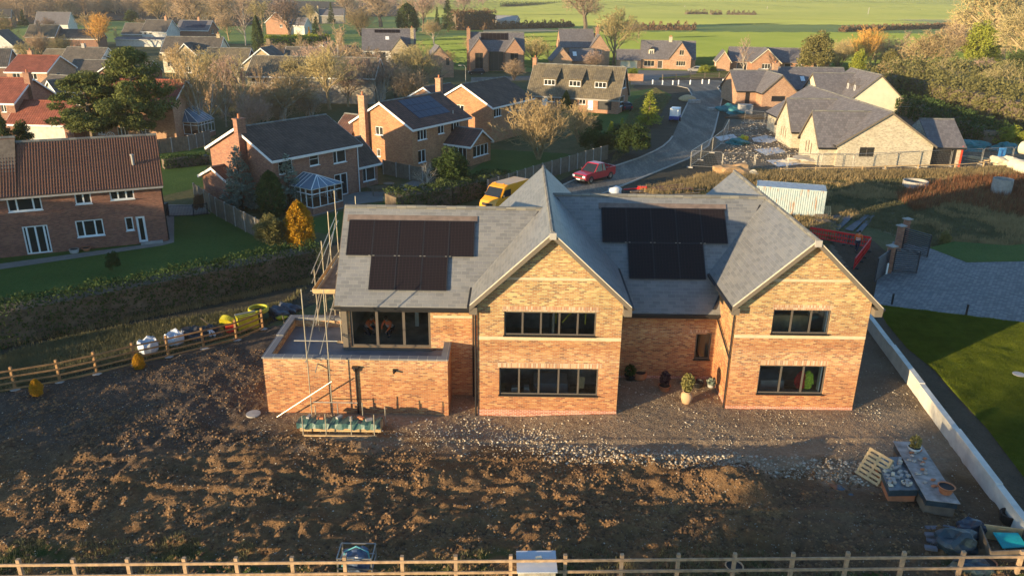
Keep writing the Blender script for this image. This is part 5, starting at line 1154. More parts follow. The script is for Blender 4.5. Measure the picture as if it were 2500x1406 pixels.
window(r9, (2.0, 2.28), (3.4, 2.28), (.25, 1.15, 3.6, 4.7), 2, M['white'], inset=-.06); q = MB(); q.slab([(1.75, 2.1, 4.8), (2.7, 2.1, 5.6), (2.7, 4.4, 5.6), (1.75, 4.4, 4.8)], .1); q.slab([(2.7, 2.1, 5.6), (3.65, 2.1, 4.8), (3.65, 4.4, 4.8), (2.7, 4.4, 5.6)], .1); q.build('dormer_roof', M['slate_new'], r9)
r10, f10 = house('brick_bungalow', 'brick bungalow with two gables and slate roof right of the cottage, by the bare trees', 56, 213, -8)
mass(r10, f10, 0, 3, 24, 10, 2.7, 5.8, 'x', 'brick_red', 'slate_new', None, [('F!', 2, 4.6, .1, 2.2, 1, {'glass': M['black'], 'sill': None}), ('F!', 14.2, 15.8, .1, 2.2, 1, {'sill': None}), ('F!', 17, 18.6, 1, 2.1, 2, {})], og=.2)
mass(r10, f10, 5.6, 0, 12.6, 7, 2.7, 5.9, 'y', 'brick_red', 'slate_new', 'cream', [('F!', 2.4, 4.6, .9, 2.2, 3, {})], og=.25, ends=(1, 0)); mass(r10, f10, 19, .5, 25, 7, 2.7, 5.7, 'y', 'brick_red', 'slate_new', 'cream', [('F!', 2.2, 4.0, .9, 2.2, 2, {})], og=.25, ends=(1, 0))
mass(r10, f10, -3.4, 1, 0, 8, 2.7, 5.0, 'y', 'brick_orange', 'slate_new', 'cream', [('L!', 2.2, 4.0, .9, 2.2, 2, {})], og=.2)

# --- new bungalows on the building site
NB = dict(trim='barge', frame='anthracite', sill=None, gmat='blackpvc')
rn2, fn2 = house('new_bungalow', 'unfinished buff brick bungalow with wide front gable and two pointed side wings', 38.0, 92.3, 0, 'unfinished bungalows on the building site')
rn2['category'] = 'bungalow'
mass(rn2, fn2, 0, 0, 11.2, 27.5, 2.7, 6.4, 'y', 'brick_buff', 'slate_new', wins=[W(8, 'F', 938, 155, 1065, 248, 2)], **NB)
for y0, xx, z in ((.5, -2.0, 5.9), (11.5, -1.6, 6.0)):
    mass(rn2, fn2, xx, y0, 5, y0+6.6, 2.5, z, 'x', 'brick_buff', 'slate_new', wins=[('L!', 2.0, 2.35, .9, 2.2, 1, {}), ('L!', 2.9, 3.25, .9, 2.4, 1, {}), ('L!', 3.8, 4.15, .9, 2.2, 1, {})], ends=(1, 0), **NB)
mass(rn2, fn2, 11.2, .8, 15.2, 8.2, 2.5, 5.0, 'x', 'brick_buff', 'slate_new', wins=[('F!', .4, 3.4, .05, 2.3, 1, {'glass': M['black']})], ends=(0, 1), **NB)  # black pane stands in for the dark inside of the open recess
MB().box(15.0, .55, 0, 15.15, .75, 2.5).build('red_post', plain('red_paint', (.55, .05, .02), .5), rn2)
rn1, fn1 = house('new_bungalow', 'unfinished bungalow of orange and pale brick with an empty window opening in its front gable', 44.3, 144.2, 3, 'unfinished bungalows on the building site')
rn1['category'] = 'bungalow'
mass(rn1, fn1, 0, 0, 6.2, 12, 2.7, 5.6, 'y', 'brick_orange', 'slate_new', wins=[W(4, 'F', 95, 918, 220, 972, 1, glass=M['black'])], **NB)  # empty opening closed by a black pane, its inner shade put into colour
mass(rn1, fn1, -3.6, 3.4, 5, 13, 2.6, 5.6, 'x', 'brick_orange', 'slate_new', wins=[('F!', 1.6, 2.5, .1, 2.2, 1, {'glass': M['black']})], **NB)
mass(rn1, fn1, 5, 7, 19, 15, 2.6, 6.0, 'x', 'brick_buff', 'slate_new', wins=[('F!', 2, 3, .1, 2.2, 1, {'glass': M['black']})], **NB)
chimney(rn1.children[1], (5, 9), (.9, .9), 5, 6.9, M['brick_orange'])
for x in (10.0, 13.0): MB().slab([(x, 8.0, 3.85), (x+.8, 8.0, 3.85), (x+.8, 8.9, 4.62), (x, 8.9, 4.62)], .05).build('rooflight', M['white'], rn1)
rn3, fn3 = house('new_bungalow', 'unfinished bungalow with large pale gable and two tiny white dormers, rearmost of the site', 58.0, 138, 0, 'unfinished bungalows on the building site')
rn3['category'] = 'bungalow'
mass(rn3, fn3, 0, 0, 8.4, 13, 2.7, 6.4, 'y', 'cream', 'slate_new', wins=[], **NB)
mass(rn3, fn3, -4, 5, 4, 13, 2.7, 5.8, 'x', 'cream', 'slate_new', wins=[], **NB)
for y in (1.5, 4.5):
    d_ = MB(); d_.box(.9, y, 3.4, 2.4, y+1.0, 4.6); d_.poly([(.9, y, 4.6), (.9, y+1, 4.6), (.9, y+.5, 5.3)]); d_.build('dormer', M['slate_new'], rn3)
    q = MB(); q.slab([(.75, y-.15, 4.55), (.75, y+.5, 5.4), (3.0, y+.5, 5.4), (3.0, y-.15, 4.55)][::-1], .07); q.slab([(.75, y+.5, 5.4), (.75, y+1.15, 4.55), (3.0, y+1.15, 4.55), (3.0, y+.5, 5.4)][::-1], .07); q.build('dormer_roof', M['slate_new'], rn3)
    window(rn3, (.9, y+1), (.9, y), (.25, .75, 3.6, 4.5), 1, M['white'], inset=-.06)

# --- older village houses at the upper left
def village(name, label, px, ze, ang, L, Wd, zr, wm, rm, axis='x', wins=(), trim='white', chim=None, right=False, extra=(), **kw):
    P = at(*px, ze); o = origin_from(P[:2], ang, L) if right else tuple(P[:2]); r_, f_ = house(name, label, o[0], o[1], ang)
    mass(r_, f_, 0, 0, L, Wd, ze, zr, axis, wm, rm, trim, wins, **kw)
    if chim: chimney(r_.children[1], chim[:2], (.8, .6), ze-.5, chim[2], M[chim[3]])
    for e in extra: mass(r_, f_, *e[0], **e[1])
    return r_, f_
village('brick_house', 'brick house with bright red tiled roof and sunlit windows at the upper left', zz(1, 55, 680), 4.9, 0, 7.2, 9.5, 7.2, 'brick_orange', 'tile_red', 'x',
    [W(1, 'F', 115, 690, 198, 755, 2), W(1, 'F', 275, 695, 358, 762, 2), ('R!', 3.2, 4.3, 2.8, 4.3, 1, {}), ('R!', 5.6, 6.8, 2.3, 3.2, 2, {})], chim=(2, 5, 8.0, 'brick_orange'))
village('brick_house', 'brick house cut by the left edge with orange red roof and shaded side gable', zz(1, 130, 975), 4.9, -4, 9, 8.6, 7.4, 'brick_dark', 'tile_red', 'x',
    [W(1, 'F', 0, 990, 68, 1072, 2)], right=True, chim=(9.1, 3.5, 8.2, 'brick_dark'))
village('house', 'grey roofed bungalow with white boarded gable between the pine top and the red roof', zz(1, 940, 600), 2.6, -8, 10, 8, 5.6, 'render', 'tile_grey', 'x', [('R!', 3.6, 4.4, 3.6, 4.2, 1, {})], right=True,
    extra=[((-6, 1, 0, 8, 2.4, 5.0, 'x', 'render', 'tile_moss', 'white'), {'ends': (1, 0)})], chim=(4, 4, 6.4, 'cap'))
village('house', 'low house with small brick gable and shaded tiled roof beside the tall pine', zz(1, 915, 700), 3.0, -2, 5.4, 7, 4.6, 'brick_dark', 'tile_moss', 'y', [W(1, 'F', 985, 712, 1065, 760, 2)],
    extra=[((-7, 2, 0, 9, 2.8, 5.0, 'x', 'brick_dark', 'tile_grey', 'white'), {}), ((5.4, 2, 9, 9, 2.8, 5.0, 'x', 'brick_dark', 'tile_grey', 'white'), {})])
village('house', 'long low extension with grey hipped roof and small white gable above the red tiled house', zz(1, 340, 850), 2.6, -20, 8, 7, 4.6, 'render', 'tile_grey', 'x', [],
    extra=[((3.5, -1.4, 6.5, 3, 2.4, 4.3, 'y', 'cream', 'tile_grey', 'white'), {'ends': (1, 0)})])
# house behind the pine with garage and conservatory
rp, fp = village('brick_house', 'red tiled house half hidden behind the big pine with white garage door', zz(1, 760, 975), 4.9, -3, 12.4, 8.5, 7.4, 'brick_orange', 'tile_red', 'x',
    [W(1, 'F', 900, 985, 960, 1040, 2), W(1, 'F', 1060, 985, 1140, 1020, 3), W(1, 'F', 1345, 1010, 1400, 1070, 2), W(1, 'F', 1300, 1185, 1430, 1290, 3, bars=3), W(1, 'F', 1115, 1215, 1235, 1330, 3, name='french_door', sill=None), W(1, 'F', 930, 1230, 1005, 1285, 2)])
mass(rp, fp, -8.6, -2.5, 0, 4, 2.5, 4.8, 'x', 'brick_dark', 'tile_red', 'white', [('F!', 2.2, 7.4, 0.06, 2.3, 1, {'name': 'garage_door', 'sill': None, 'glass': M['render']})], ends=(1, 0))
c2 = at(*zz(1, 1730, 1320)); cw = thing('conservatory', 'white conservatory with pointed gable front beside the house behind the pine', 'conservatory', (c2.x+.5, c2.y+1.6, 0), R(-12)); conserv(cw, 5.6, 3.8, 2.2, 3.9, n=5)
wh = thing('cartwheel', 'white spoked cartwheel leaning on the wall of the house behind the pine', 'wheel', (*at(*zz(1, 1065, 1345))[:2], 0), 0); mbw = MB()
for k in range(24): a = k*math.pi/12; mbw.bar((.55*math.cos(a), 0, .6+.55*math.sin(a)), (.55*math.cos(a+.27), 0, .6+.55*math.sin(a+.27)), .07)
mbw.build('rim', M['white'], wh)
for k in range(5): a = k*math.pi/5; MB().bar((-.5*math.cos(a), 0, .6-.5*math.sin(a)), (.5*math.cos(a), 0, .6+.5*math.sin(a)), .04).build('spoke', M['white'], wh)
village('house', 'cream house with projecting stone gable and french balcony window behind the pine top', zz(1, 1540, 492), 4.9, 0, 13.5, 8, 8.0, 'cream', 'tile_grey', 'x',
    [W(1, 'F', 1580, 498, 1635, 535, 3), W(1, 'F', 1595, 590, 1650, 640, 2), W(1, 'F', 1900, 505, 1945, 560, 2)],
    extra=[((4.0, -1.6, 8.6, 3, 4.6, 6.8, 'y', 'stone', 'tile_grey', 'white'), {'ends': (1, 0), 'wins': [('F!', 1.5, 2.9, 2.4, 4.5, 2, {}), ('F!', 1.3, 3.1, .2, 1.9, 3, {})]})], chim=(12.5, 4, 8.7, 'stone'))
village('house', 'white and stone house with twin grey roofs and a flat lead roofed front', zz(1, 1350, 298), 4.9, -6, 9.0, 9, 8.4, 'render', 'tile_grey', 'x',
    [W(1, 'F', 1370, 300, 1400, 335, 1), W(1, 'F', 1415, 295, 1455, 330, 1), W(1, 'F', 1480, 290, 1505, 315, 1)],
    extra=[((-8, 1, 0, 8, 4.0, 7.2, 'x', 'stone_grey', 'tile_grey', 'white'), {'ends': (1, 0)}), ((-7.4, -4.5, 12, 0, 2.4, 2.9, 'x', 'render', 'slate_new', 'white'), {})], chim=(7, 4.5, 9.6, 'brick_orange'))
rb, fb = village('brick_house', 'small brick house with blue solar panels on a dark roof among the bare trees', zz(1, 1680, 285), 4.9, -6, 12, 8, 8.0, 'brick_dark', 'slate_new', 'x', [('F!', 6, 9, 1, 2.2, 3, {}), ('R!', 2.5, 4.3, 3.5, 5, 2, {})], chim=(7, 4, 9, 'brick_orange'))
solar_on(rb, 1.2, 10.5, .8, 3.6, 4.9, 3.1/4, 7, 3)
village('brick_house', 'brick house with mossy brown roof and tall orange chimney near the upper left corner', zz(1, 240, 350), 3.6, 6, 9, 10, 7.0, 'brick_orange', 'tile_moss', 'x', [], chim=(4.6, .2, 8.2, 'brick_orange'),
    extra=[((9, 2, 22, 9, 3.0, 5.6, 'x', 'brick_dark', 'tile_grey', 'white'), {'ends': (0, 1)})])
village('house', 'white gabled house at the left edge below the dark shrubs', zz(1, 150, 460), 3.0, 5, 9, 7, 7.4, 'render', 'tile_grey', 'y', [('F!', 3, 4.6, 3.2, 4.2, 2, {}), ('F!', 1, 3.5, .5, 2.2, 3, {})], right=True)
village('house', 'dark roofed house with a white dormer window near the top left woods', zz(1, 330, 230), 3.0, 0, 15, 8, 8.0, 'render', 'slate_new', 'x', [('F!', 2, 6, .5, 2, 4, {})])
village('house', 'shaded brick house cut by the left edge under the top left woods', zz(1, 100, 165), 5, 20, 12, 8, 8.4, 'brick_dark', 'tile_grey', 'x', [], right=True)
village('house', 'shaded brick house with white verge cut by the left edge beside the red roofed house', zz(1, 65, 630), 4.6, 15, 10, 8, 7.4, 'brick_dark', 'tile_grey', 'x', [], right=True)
# stone terrace in the middle left
village('terraced_house', 'long weathered stone house with moss brown roof behind the white stemmed birches', zz(1, 2355, 715), 4.7, -4, 23, 8, 7.6, 'stone_grey', 'tile_moss', 'x',
    [W(1, 'F', 2390, 730, 2485, 790, 2), W(2, 'F', 85, 725, 130, 790, 1), W(2, 'F', 160, 730, 258, 795, 3), W(1, 'F', 2230, 880, 2330, 960, 3), W(1, 'F', 2440, 880, 2500, 975, 2), W(2, 'F', 20, 885, 120, 975, 3), W(2, 'F', 300, 895, 415, 935, 3), W(2, 'F', 470, 890, 540, 940, 2)])
village('house', 'brown roofed house with a lit stone gable above the long stone house', zz(1, 2320, 605), 4.6, -3, 8, 7, 7.6, 'stone', 'tile_grey', 'y', [('F!', 3.2, 4.6, 3.4, 5.2, 2, {})],
    extra=[((-9, 1, 0, 8, 4.0, 7.2, 'x', 'brick_dark', 'tile_moss', 'white'), {}), ((8, 1, 15, 8, 4.6, 7.6, 'x', 'stone', 'tile_grey', 'white'), {})])
village('house', 'white gable end house with steep pale roof among birches, centre left', zz(2, 460, 610), 4.2, 4, 8.6, 9, 8.2, 'render', 'tile_grey', 'y', [])
village('brick_house', 'brick gable end half hidden by a big bare tree near the top centre left', zz(2, 110, 215), 5, -14, 11, 8, 9.4, 'brick_red', 'tile_redbrown', 'y', [('F!', 7, 8.4, 3.0, 4.2, 2, {})], extra=[((11, 2, 18, 9, 4, 7, 'x', 'render', 'slate_new', 'white'), {})])
village('house', 'dark roofed house with a lit yellow stone gable near the top edge, left of centre', zz(2, 500, 140), 5, 6, 7, 9, 8.6, 'stone', 'slate_new', 'y', [], extra=[((7, 1, 22, 9, 4.6, 8.2, 'x', 'stone_grey', 'slate_new', 'white'), {})], chim=(6.7, 2, 9.6, 'stone'))
rf_, ff_ = village('farm_shed', 'pale green agricultural shed by the field behind the dark hedge', zz(2, 2120, 190), 4.5, -10, 22, 14, 6.6, 'cap', 'cap', 'x', []); rf_['category'] = 'shed'
# ================================================================== TREES AND SHRUBS
def top_h(P, px, topy): return max(.5, aty(px, topy, P.y).z)
def bt(bx, by, ty, kind, label, wid=1.0, **kw):
    wid *= 1.3; P = at(bx, by); return bare_tree(P.x, P.y, top_h(P, bx, ty)*1.14, kind, label, wid=wid, **kw)
def ev(bx, by, ty, wpx, kind, mat, label, name='conifer_tree', cat='tree', seed=1, **kw):
    P = at(bx, by); h = top_h(P, bx, ty); d = (np.array(P)-EYE)@FW; wm = wpx*d/FPX; rad = {'cone': 2.9, 'egg': 2.2, 'column': 2.2, 'dome': 4.0, 'pine': 5.2}[kind]
    return evergreen(P.x, P.y, h, (wm/2/rad)/(h/10), kind, mat, label, name, cat, seed, **kw)
TG = 'bare winter trees of the village'
for a in [
    (243, 119, 42, 'willow', 'orange twigged willow behind the tall brick chimney, upper left', .9, 'bark', 'twig_willow'),
    (155, 142, 93, 'bushy', 'small olive twigged tree above the bright red roof', 1.1, 'bark', 'twig_olive'),
    (498, 331, 150, 'multi', 'tall golden white stemmed birch beside the pointed conservatory', .75, 'bark_pale', 'twig_gold'),
    (553, 311, 165, 'birch', 'thin birch between the golden birch and the long stone house', .8, 'bark_pale', 'twig'),
    (602, 308, 150, 'birch', 'leaning birch in front of the long stone house windows', .8, 'bark_pale', 'twig_olive'),
    (600, 112, 3, 'birch', 'tall purple twigged birch left of the brick gable, top left', .9, 'bark_pale', 'twig_red'),
    (470, 84, -6, 'oak', 'broad brown oak behind the small solar roofed house', .8, 'bark', 'twig'),
    (395, 70, -4, 'ash', 'brown tree behind the twin grey gabled house', 1.0, 'bark', 'twig_gold'),
    (540, 72, -3, 'ash2', 'brown tree between the solar roofed house and the purple birch', 1.0, 'bark', 'twig'),
    (712, 107, 3, 'ash', 'large bare tree in front of the half hidden brick gable', .9, 'bark', 'twig_red'),
    (880, 88, 24, 'bushy', 'rounded golden tree just left of the white rendered house roof', 1.1, 'bark', 'twig_gold'),
    (930, 66, -8, 'oak', 'big brown oak at the top edge left of the dark tall conifer', .9, 'bark', 'twig'),
    (850, 48, -10, 'ash2', 'brown tree at the top edge above the yellow stone gable', 1.0, 'bark', 'twig'),
    (1032, 78, -6, 'ash', 'tall purple brown tree right of the tall dark conifer', .7, 'bark', 'twig_red'),
    (1130, 40, -12, 'ash2', 'bare tree at the top edge behind the pair of conifers', .8, 'bark', 'twig_red'),
    (825, 236, 74, 'birch', 'tall pale birch in front of the white gable end house', .8, 'bark_pale', 'twig'),
    (846, 205, 78, 'birch', 'slender birch close left of the white rendered house', .8, 'bark_pale', 'twig_gold'),
    (873, 248, 150, 'ash2', 'purple twigged tree below the white rendered house, left of a pair', .9, 'bark_pale', 'twig_red'),
    (927, 254, 150, 'multi', 'many stemmed purple tree behind the solar roofed brick house', .9, 'bark_pale', 'twig_red'),
    (968, 246, 160, 'multi', 'many stemmed tree behind the ridge of the solar roofed brick house', .8, 'bark', 'twig'),
    (722, 252, 152, 'oak', 'wide spreading golden brown tree over the front of the long stone house', .8, 'bark', 'twig_olive'),
    (761, 287, 222, 'multi', 'low white stemmed many branched birch in the stone house garden', 1.0, 'bark_pale', 'bark_pale'),
    (1022, 226, 118, 'bushy', 'ivy coloured tree between the stone bay house and the small garage', .9, 'bark', 'twig_olive'),
    (1075, 195, 150, 'small', 'small leafless bush tree in front of the steep brick garage', 1.0, 'bark', 'twig_red'),
    (1430, 72, -30, 'oak', 'lone tall oak standing in the green field', .8, 'bark', 'twig'),
    (1497, 162, 36, 'ash', 'tall olive tree in front of the brick house with the low garage', .95, 'bark_gold', 'twig_olive'),
    (1304, 156, 96, 'bushy', 'rounded pale olive tree left of the low brick garage gable', 1.2, 'bark', 'twig_olive'),
    (1255, 196, 150, 'bushy', 'brown shrubby tree at the left end of the dormer roof', 1.0, 'bark', 'twig'),
    (1448, 172, 128, 'bushy', 'low purple brown tree in front of the low garage roof', 1.2, 'bark', 'twig_red'),
    (1315, 390, 250, 'bushy', 'sunlit golden many branched tree on the lawn above the yellow van', 1.05, 'bark_gold', 'twig_gold'),
    (1412, 350, 262, 'bushy', 'second sunlit golden bush tree, closer to the dark hedge', .9, 'bark_gold', 'twig_gold'),
    (1813, 184, 98, 'birch', 'pale slim tree in front of the two gabled brick bungalow', .9, 'bark_pale', 'twig_red'),
    (2240, 190, 84, 'oak', 'broad pale bare tree behind the shadowed hedge bank at right', .95, 'bark_gold', 'twig_gold'),
    (2440, 150, -25, 'oak', 'huge brown oak filling the upper right corner', 1.0, 'bark_gold', 'twig_olive'),
    (2520, 190, 40, 'oak', 'brown oak cut by the right edge', .9, 'bark_gold', 'twig_olive'),
    (2098, 176, 78, 'willow', 'orange brown tree behind the rearmost bungalow', .9, 'bark', 'twig_willow'),
    (2170, 172, 100, 'bushy', 'brown twiggy tree between the orange tree and the broad pale tree', 1.1, 'bark', 'twig'),
    (2045, 172, 108, 'bushy', 'grey green bare tree right of the ivy covered tree', 1.0, 'bark', 'twig_olive'),
    (1045, 482, 405, 'small', 'silvery twiggy shrub in the shaded patio garden', 1.1, 'bark_pale', 'bark_pale'),
    (20, 120, 40, 'ash', 'bare tree above the white gabled house at the left edge', .9, 'bark', 'twig_olive'),
    (170, 62, 0, 'ash2', 'pale stemmed tree among the woods left of the willow', .9, 'bark_pale', 'twig'),
    (110, 132, 92, 'bushy', 'small brown tree below the tall orange chimney house', 1.1, 'bark', 'twig'),
    (670, 175, 110, 'bushy', 'orange brown tree behind the stone gable of the brown roofed house', 1.1, 'bark', 'twig'),
    (1270, 118, 90, 'bushy', 'brown shrub tree at the right side of the twin gabled brick house', 1.1, 'bark', 'twig_gold')]:
    bt(a[0], a[1], a[2], a[3], a[4], a[5], bark=a[6], twig=a[7], group=TG)
rn_ = random.Random(99)
XT = [(440, 208, 120), (520, 232, 130), (575, 255, 150), (645, 285, 165), (690, 300, 190), (805, 268, 130), (790, 215, 110), (905, 232, 130), (960, 216, 135), (990, 180, 118), (850, 262, 180), (1000, 255, 170), (1090, 170, 130), (740, 145, 78), (650, 190, 120), (560, 100, 40), (500, 62, 8), (640, 78, 10), (790, 118, 62), (965, 130, 75),
      (1060, 110, 55), (1150, 128, 92), (1230, 120, 84), (1180, 62, 22), (1000, 50, 5), (760, 62, 15), (690, 45, 0), (350, 88, 50), (290, 112, 70), (60, 170, 112), (120, 90, 48), (30, 60, 15), (220, 90, 40), (1340, 160, 122), (1400, 158, 118), (1560, 96, 60), (2060, 150, 100), (2130, 150, 95), (2200, 140, 80), (2300, 165, 70), (2350, 130, 30), (2480, 90, 5), (2400, 215, 150), (2290, 225, 170), (2180, 215, 160), (430, 300, 222), (620, 330, 240)]
LMK = [(650, 215, 'the long stone house'), (450, 130, 'the cream gabled house'), (210, 225, 'the tall pines'), (950, 120, 'the white rendered house'), (1095, 155, 'the steep brick garage'), (1210, 125, 'the twin gabled brick house'), (1400, 205, 'the three dormer roof'), (1020, 270, 'the solar roofed brick house'), (1200, 225, 'the third plain roofed brick house'),
       (690, 60, 'the half hidden brick gable'), (780, 35, 'the yellow stone gable'), (490, 70, 'the small solar roofed house'), (340, 75, 'the twin grey gabled house'), (100, 165, 'the bright red roof'), (120, 85, 'the tall chimney house'), (1430, 110, 'the low brick garage gable'), (1630, 130, 'the cottage style house'), (2100, 215, 'the rearmost bungalow'), (2240, 140, 'the broad pale tree'), (2340, 180, 'the pale polytunnel'),
       (2440, 60, 'the huge corner oak'), (630, 330, 'the brown roofed brick house'), (760, 160, 'the white gable end house'), (30, 100, 'the white gabled house at the left edge'), (1990, 130, 'the ivy covered tree'), (570, 145, 'the brown roof with the stone gable'), (440, 310, 'the pointed conservatory')]
USED = set()
for i, (bx, by, ty) in enumerate(XT):
    k = ['ash', 'bushy', 'ash2', 'birch', 'oak'][i % 5]; tw, cn = [('twig_gold', 'golden'), ('twig', 'brown'), ('twig_red', 'purple brown'), ('twig_olive', 'olive')][(i*7) % 4]
    for lx, ly, nm in sorted(LMK, key=lambda q: math.hypot(q[0]-bx, (q[1]-by)*1.6)):
        dx, dy = lx-bx, ly-by; rel = ('left of ' if dx > 0 else 'right of ') if abs(dx) > abs(dy)*1.2 else ('in front of ' if dy < 0 else 'behind ')
        lab = cn+' leafless '+('upright' if k in ('ash', 'birch') else 'spreading')+' tree '+rel+nm
        if lab not in USED and (rel, nm) not in USED: break
    USED |= {lab, (rel, nm)}
    bt(bx, by, ty, k, lab, .85+.3*rn_.random(), bark='bark_pale' if i % 4 == 0 else 'bark_gold', twig=tw, group='garden trees among the village houses')
def pine2(bx, by, ty, wpx, seed, label): return ev(bx, by, ty, wpx, 'pine', 'pine', label, 'pine_tree', 'tree', seed)
pine2(345, 362, 112, 215, 1, 'tall broad pine, right hand one of the pair in front of the red roof')
pine2(232, 362, 172, 245, 2, 'wide low pine, left hand one of the pair hiding the garage')
for a in [
    (996, 86, 8, 52, 'egg', 'conifer', 'tall dark rounded conifer left of the far field'), (1094, 78, -3, 46, 'cone', 'conifer', 'dark conifer with ragged top by the pale green shed'), (1068, 78, 18, 20, 'cone', 'conifer', 'slim conifer beside the ragged dark one'),
    (775, 106, 42, 42, 'cone', 'conifer', 'dark conifer right of the half hidden brick gable'), (810, 60, 6, 24, 'cone', 'conifer', 'small conifer right of the yellow stone gable'), (632, 124, 38, 26, 'column', 'conifer', 'narrow dark cypress left of the half hidden brick gable'),
    (757, 108, 66, 18, 'cone', 'conifer_gold', 'small golden brown conifer beside the dark conifer'),
    (325, 62, 24, 44, 'dome', 'conifer', 'dark rounded evergreen behind the twin grey gabled house'), (1381, 274, 222, 24, 'column', 'conifer', 'dark cypress in front of the dormer row doors'),
    (1583, 306, 222, 72, 'cone', 'conifer_lime', 'tallest bright lime conifer on the verge left of the road'), (1490, 348, 296, 42, 'cone', 'conifer_lime', 'lime conifer next to the golden bush trees'), (1517, 326, 288, 26, 'cone', 'conifer_lime', 'smallest lime conifer between the other two'),
    (666, 530, 416, 62, 'egg', 'conifer', 'dark green upright cypress among the blue conifers'), (735, 606, 489, 66, 'egg', 'conifer_gold', 'glowing golden orange conifer behind the hedge'),
    (592, 512, 358, 112, 'cone', 'conifer_blue', 'large blue cedar in front of the brick gable'), (708, 512, 378, 112, 'cone', 'conifer_blue', 'blue cedar in front of the glass conservatory'),
    (1985, 186, 72, 105, 'dome', 'shrub_olive', 'large ivy covered tree right of the brick bungalow'), (2385, 170, 48, 105, 'dome', 'conifer_lime', 'dark green leafy evergreen below the huge oak'), (2090, 190, 118, 46, 'dome', 'conifer_lime', 'bright green shrub behind the rearmost bungalow'),
    (2165, 188, 118, 60, 'dome', 'shrub_olive', 'green shrub left of the broad pale tree'), (2470, 200, 120, 70, 'dome', 'conifer', 'dark evergreen by the greenhouse at the right edge'), (60, 66, 24, 30, 'cone', 'conifer', 'dark evergreen behind the white dormer house'), (12, 372, 270, 62, 'dome', 'conifer', 'dark evergreen at the left edge above the pantiled roof'),
    (60, 362, 292, 60, 'dome', 'hedge', 'dark shrub in shade left of the garage, above the pantiled roof'), (180, 62, 38, 50, 'dome', 'hedge', 'dark holly shrub left of the willow')]:
    ev(*a[:6], a[6])
for a in [
    (664, 612, 520, 96, 'dome', 'shrub_olive', 'wide olive green shrub beside the golden conifer'), (1100, 476, 356, 122, 'dome', 'hedge', 'dark green rounded shrub in front of the garden room'), (1195, 336, 276, 100, 'dome', 'shrub_olive', 'olive shrub beside the third brick house'),
    (1480, 372, 320, 90, 'dome', 'hedge', 'dark shrub mass below the lime conifer'), (1545, 384, 300, 120, 'dome', 'hedge', 'dark shrub mass beside the road kerb'), (1440, 372, 312, 80, 'dome', 'hedge', 'dark shrub under the second golden bush tree'), (1520, 346, 300, 90, 'dome', 'conifer', 'dark green shrub between the lime conifers'), (1450, 330, 288, 60, 'dome', 'hedge', 'dark shrub in front of the parked white car'),
    (282, 664, 612, 44, 'dome', 'hedge', 'round dark bush on the shaded lawn'), (488, 520, 472, 30, 'dome', 'hedge_brown', 'small brown bush at the end of the board fence'), (2303, 606, 563, 36, 'dome', 'shrub_olive', 'small yellow green bush beyond the slatted gates'),
    (1720, 182, 158, 40, 'dome', 'conifer_lime', 'bright lime bush beside the cottage drive'), (1740, 180, 160, 26, 'dome', 'conifer_lime', 'smaller lime bush right of the cottage drive'), (2462, 362, 305, 100, 'dome', 'conifer_lime', 'bright green shrub at the right end of the hedge bank'), (1545, 192, 165, 30, 'dome', 'conifer_lime', 'small green shrub at the gable of the dormer row'),
    (500, 506, 470, 24, 'dome', 'hedge_brown', 'tiny brown shrub by the corner of the board fence'), (940, 415, 396, 50, 'dome', 'hedge', 'low shrub against the patio fence')]:
    ev(*a[:6], a[6], 'shrub', 'shrub', seed=2, trunk=False)
for (px, py, lb) in ((341, 902, 'small golden conifer by the timber fence, nearer the bulk bags'), (92, 966, 'small golden conifer by the timber fence, nearer the left edge')):
    P = at(px, py); evergreen(P.x, P.y, .95, 1.35, 'egg', 'conifer_gold', lb, 'shrub', 'shrub', 1, trunk=False)
# hedges
def hp(*p): return [tuple(at(*q)[:2]) for q in p]
A_, B_ = Vector(at(-30, 845)[:2]), Vector(at(765, 672)[:2]); hedge('hedge', 'long dark clipped hedge between the lawn and the muddy track', [tuple(A_), tuple(B_)], 2.0, 2.35, 'hedge', 85, .09, hvar=.06)
hedge('hedge', 'low dark hedge behind the pantiled house', hp((400, 412), (510, 400)), 1.4, 1.2, 'hedge', 40)
hedge('hedge', 'feathery green hedge behind the solar panelled roof', hp((955, 520), (1090, 496), (1235, 458)), 2.6, 1.9, 'conifer', 60, .12)
hedge('hedge', 'bright green hedge below the half hidden brick gable', hp((660, 122), (800, 116)), 6, 4.0, 'conifer_lime', 10, .35)
hedge('hedge', 'dark hedge strip beside the farm shed', hp((1105, 74), (1200, 72)), 9, 9.0, 'hedge_brown', 5, .5)
hb = [(2168, 262), (2250, 290), (2330, 322), (2430, 362)]
hedge('hedge', 'thick olive hedge bank, front row behind the bungalows', hp(*hb), 4.5, 2.6, 'hedge', 26, .2, hvar=.35)
hedge('hedge', 'thick olive hedge bank, sunlit rear row below the greenhouses', hp((2140, 232), (2250, 250), (2400, 290), (2560, 330)), 8, 5.0, 'shrub_olive', 20, .24, hvar=.4)
hedge('hedge', 'brown scrub hedge behind the polytunnel at right', hp((2200, 205), (2330, 222), (2560, 250)), 10, 4.5, 'shrub_olive', 13, .3, hvar=.5)
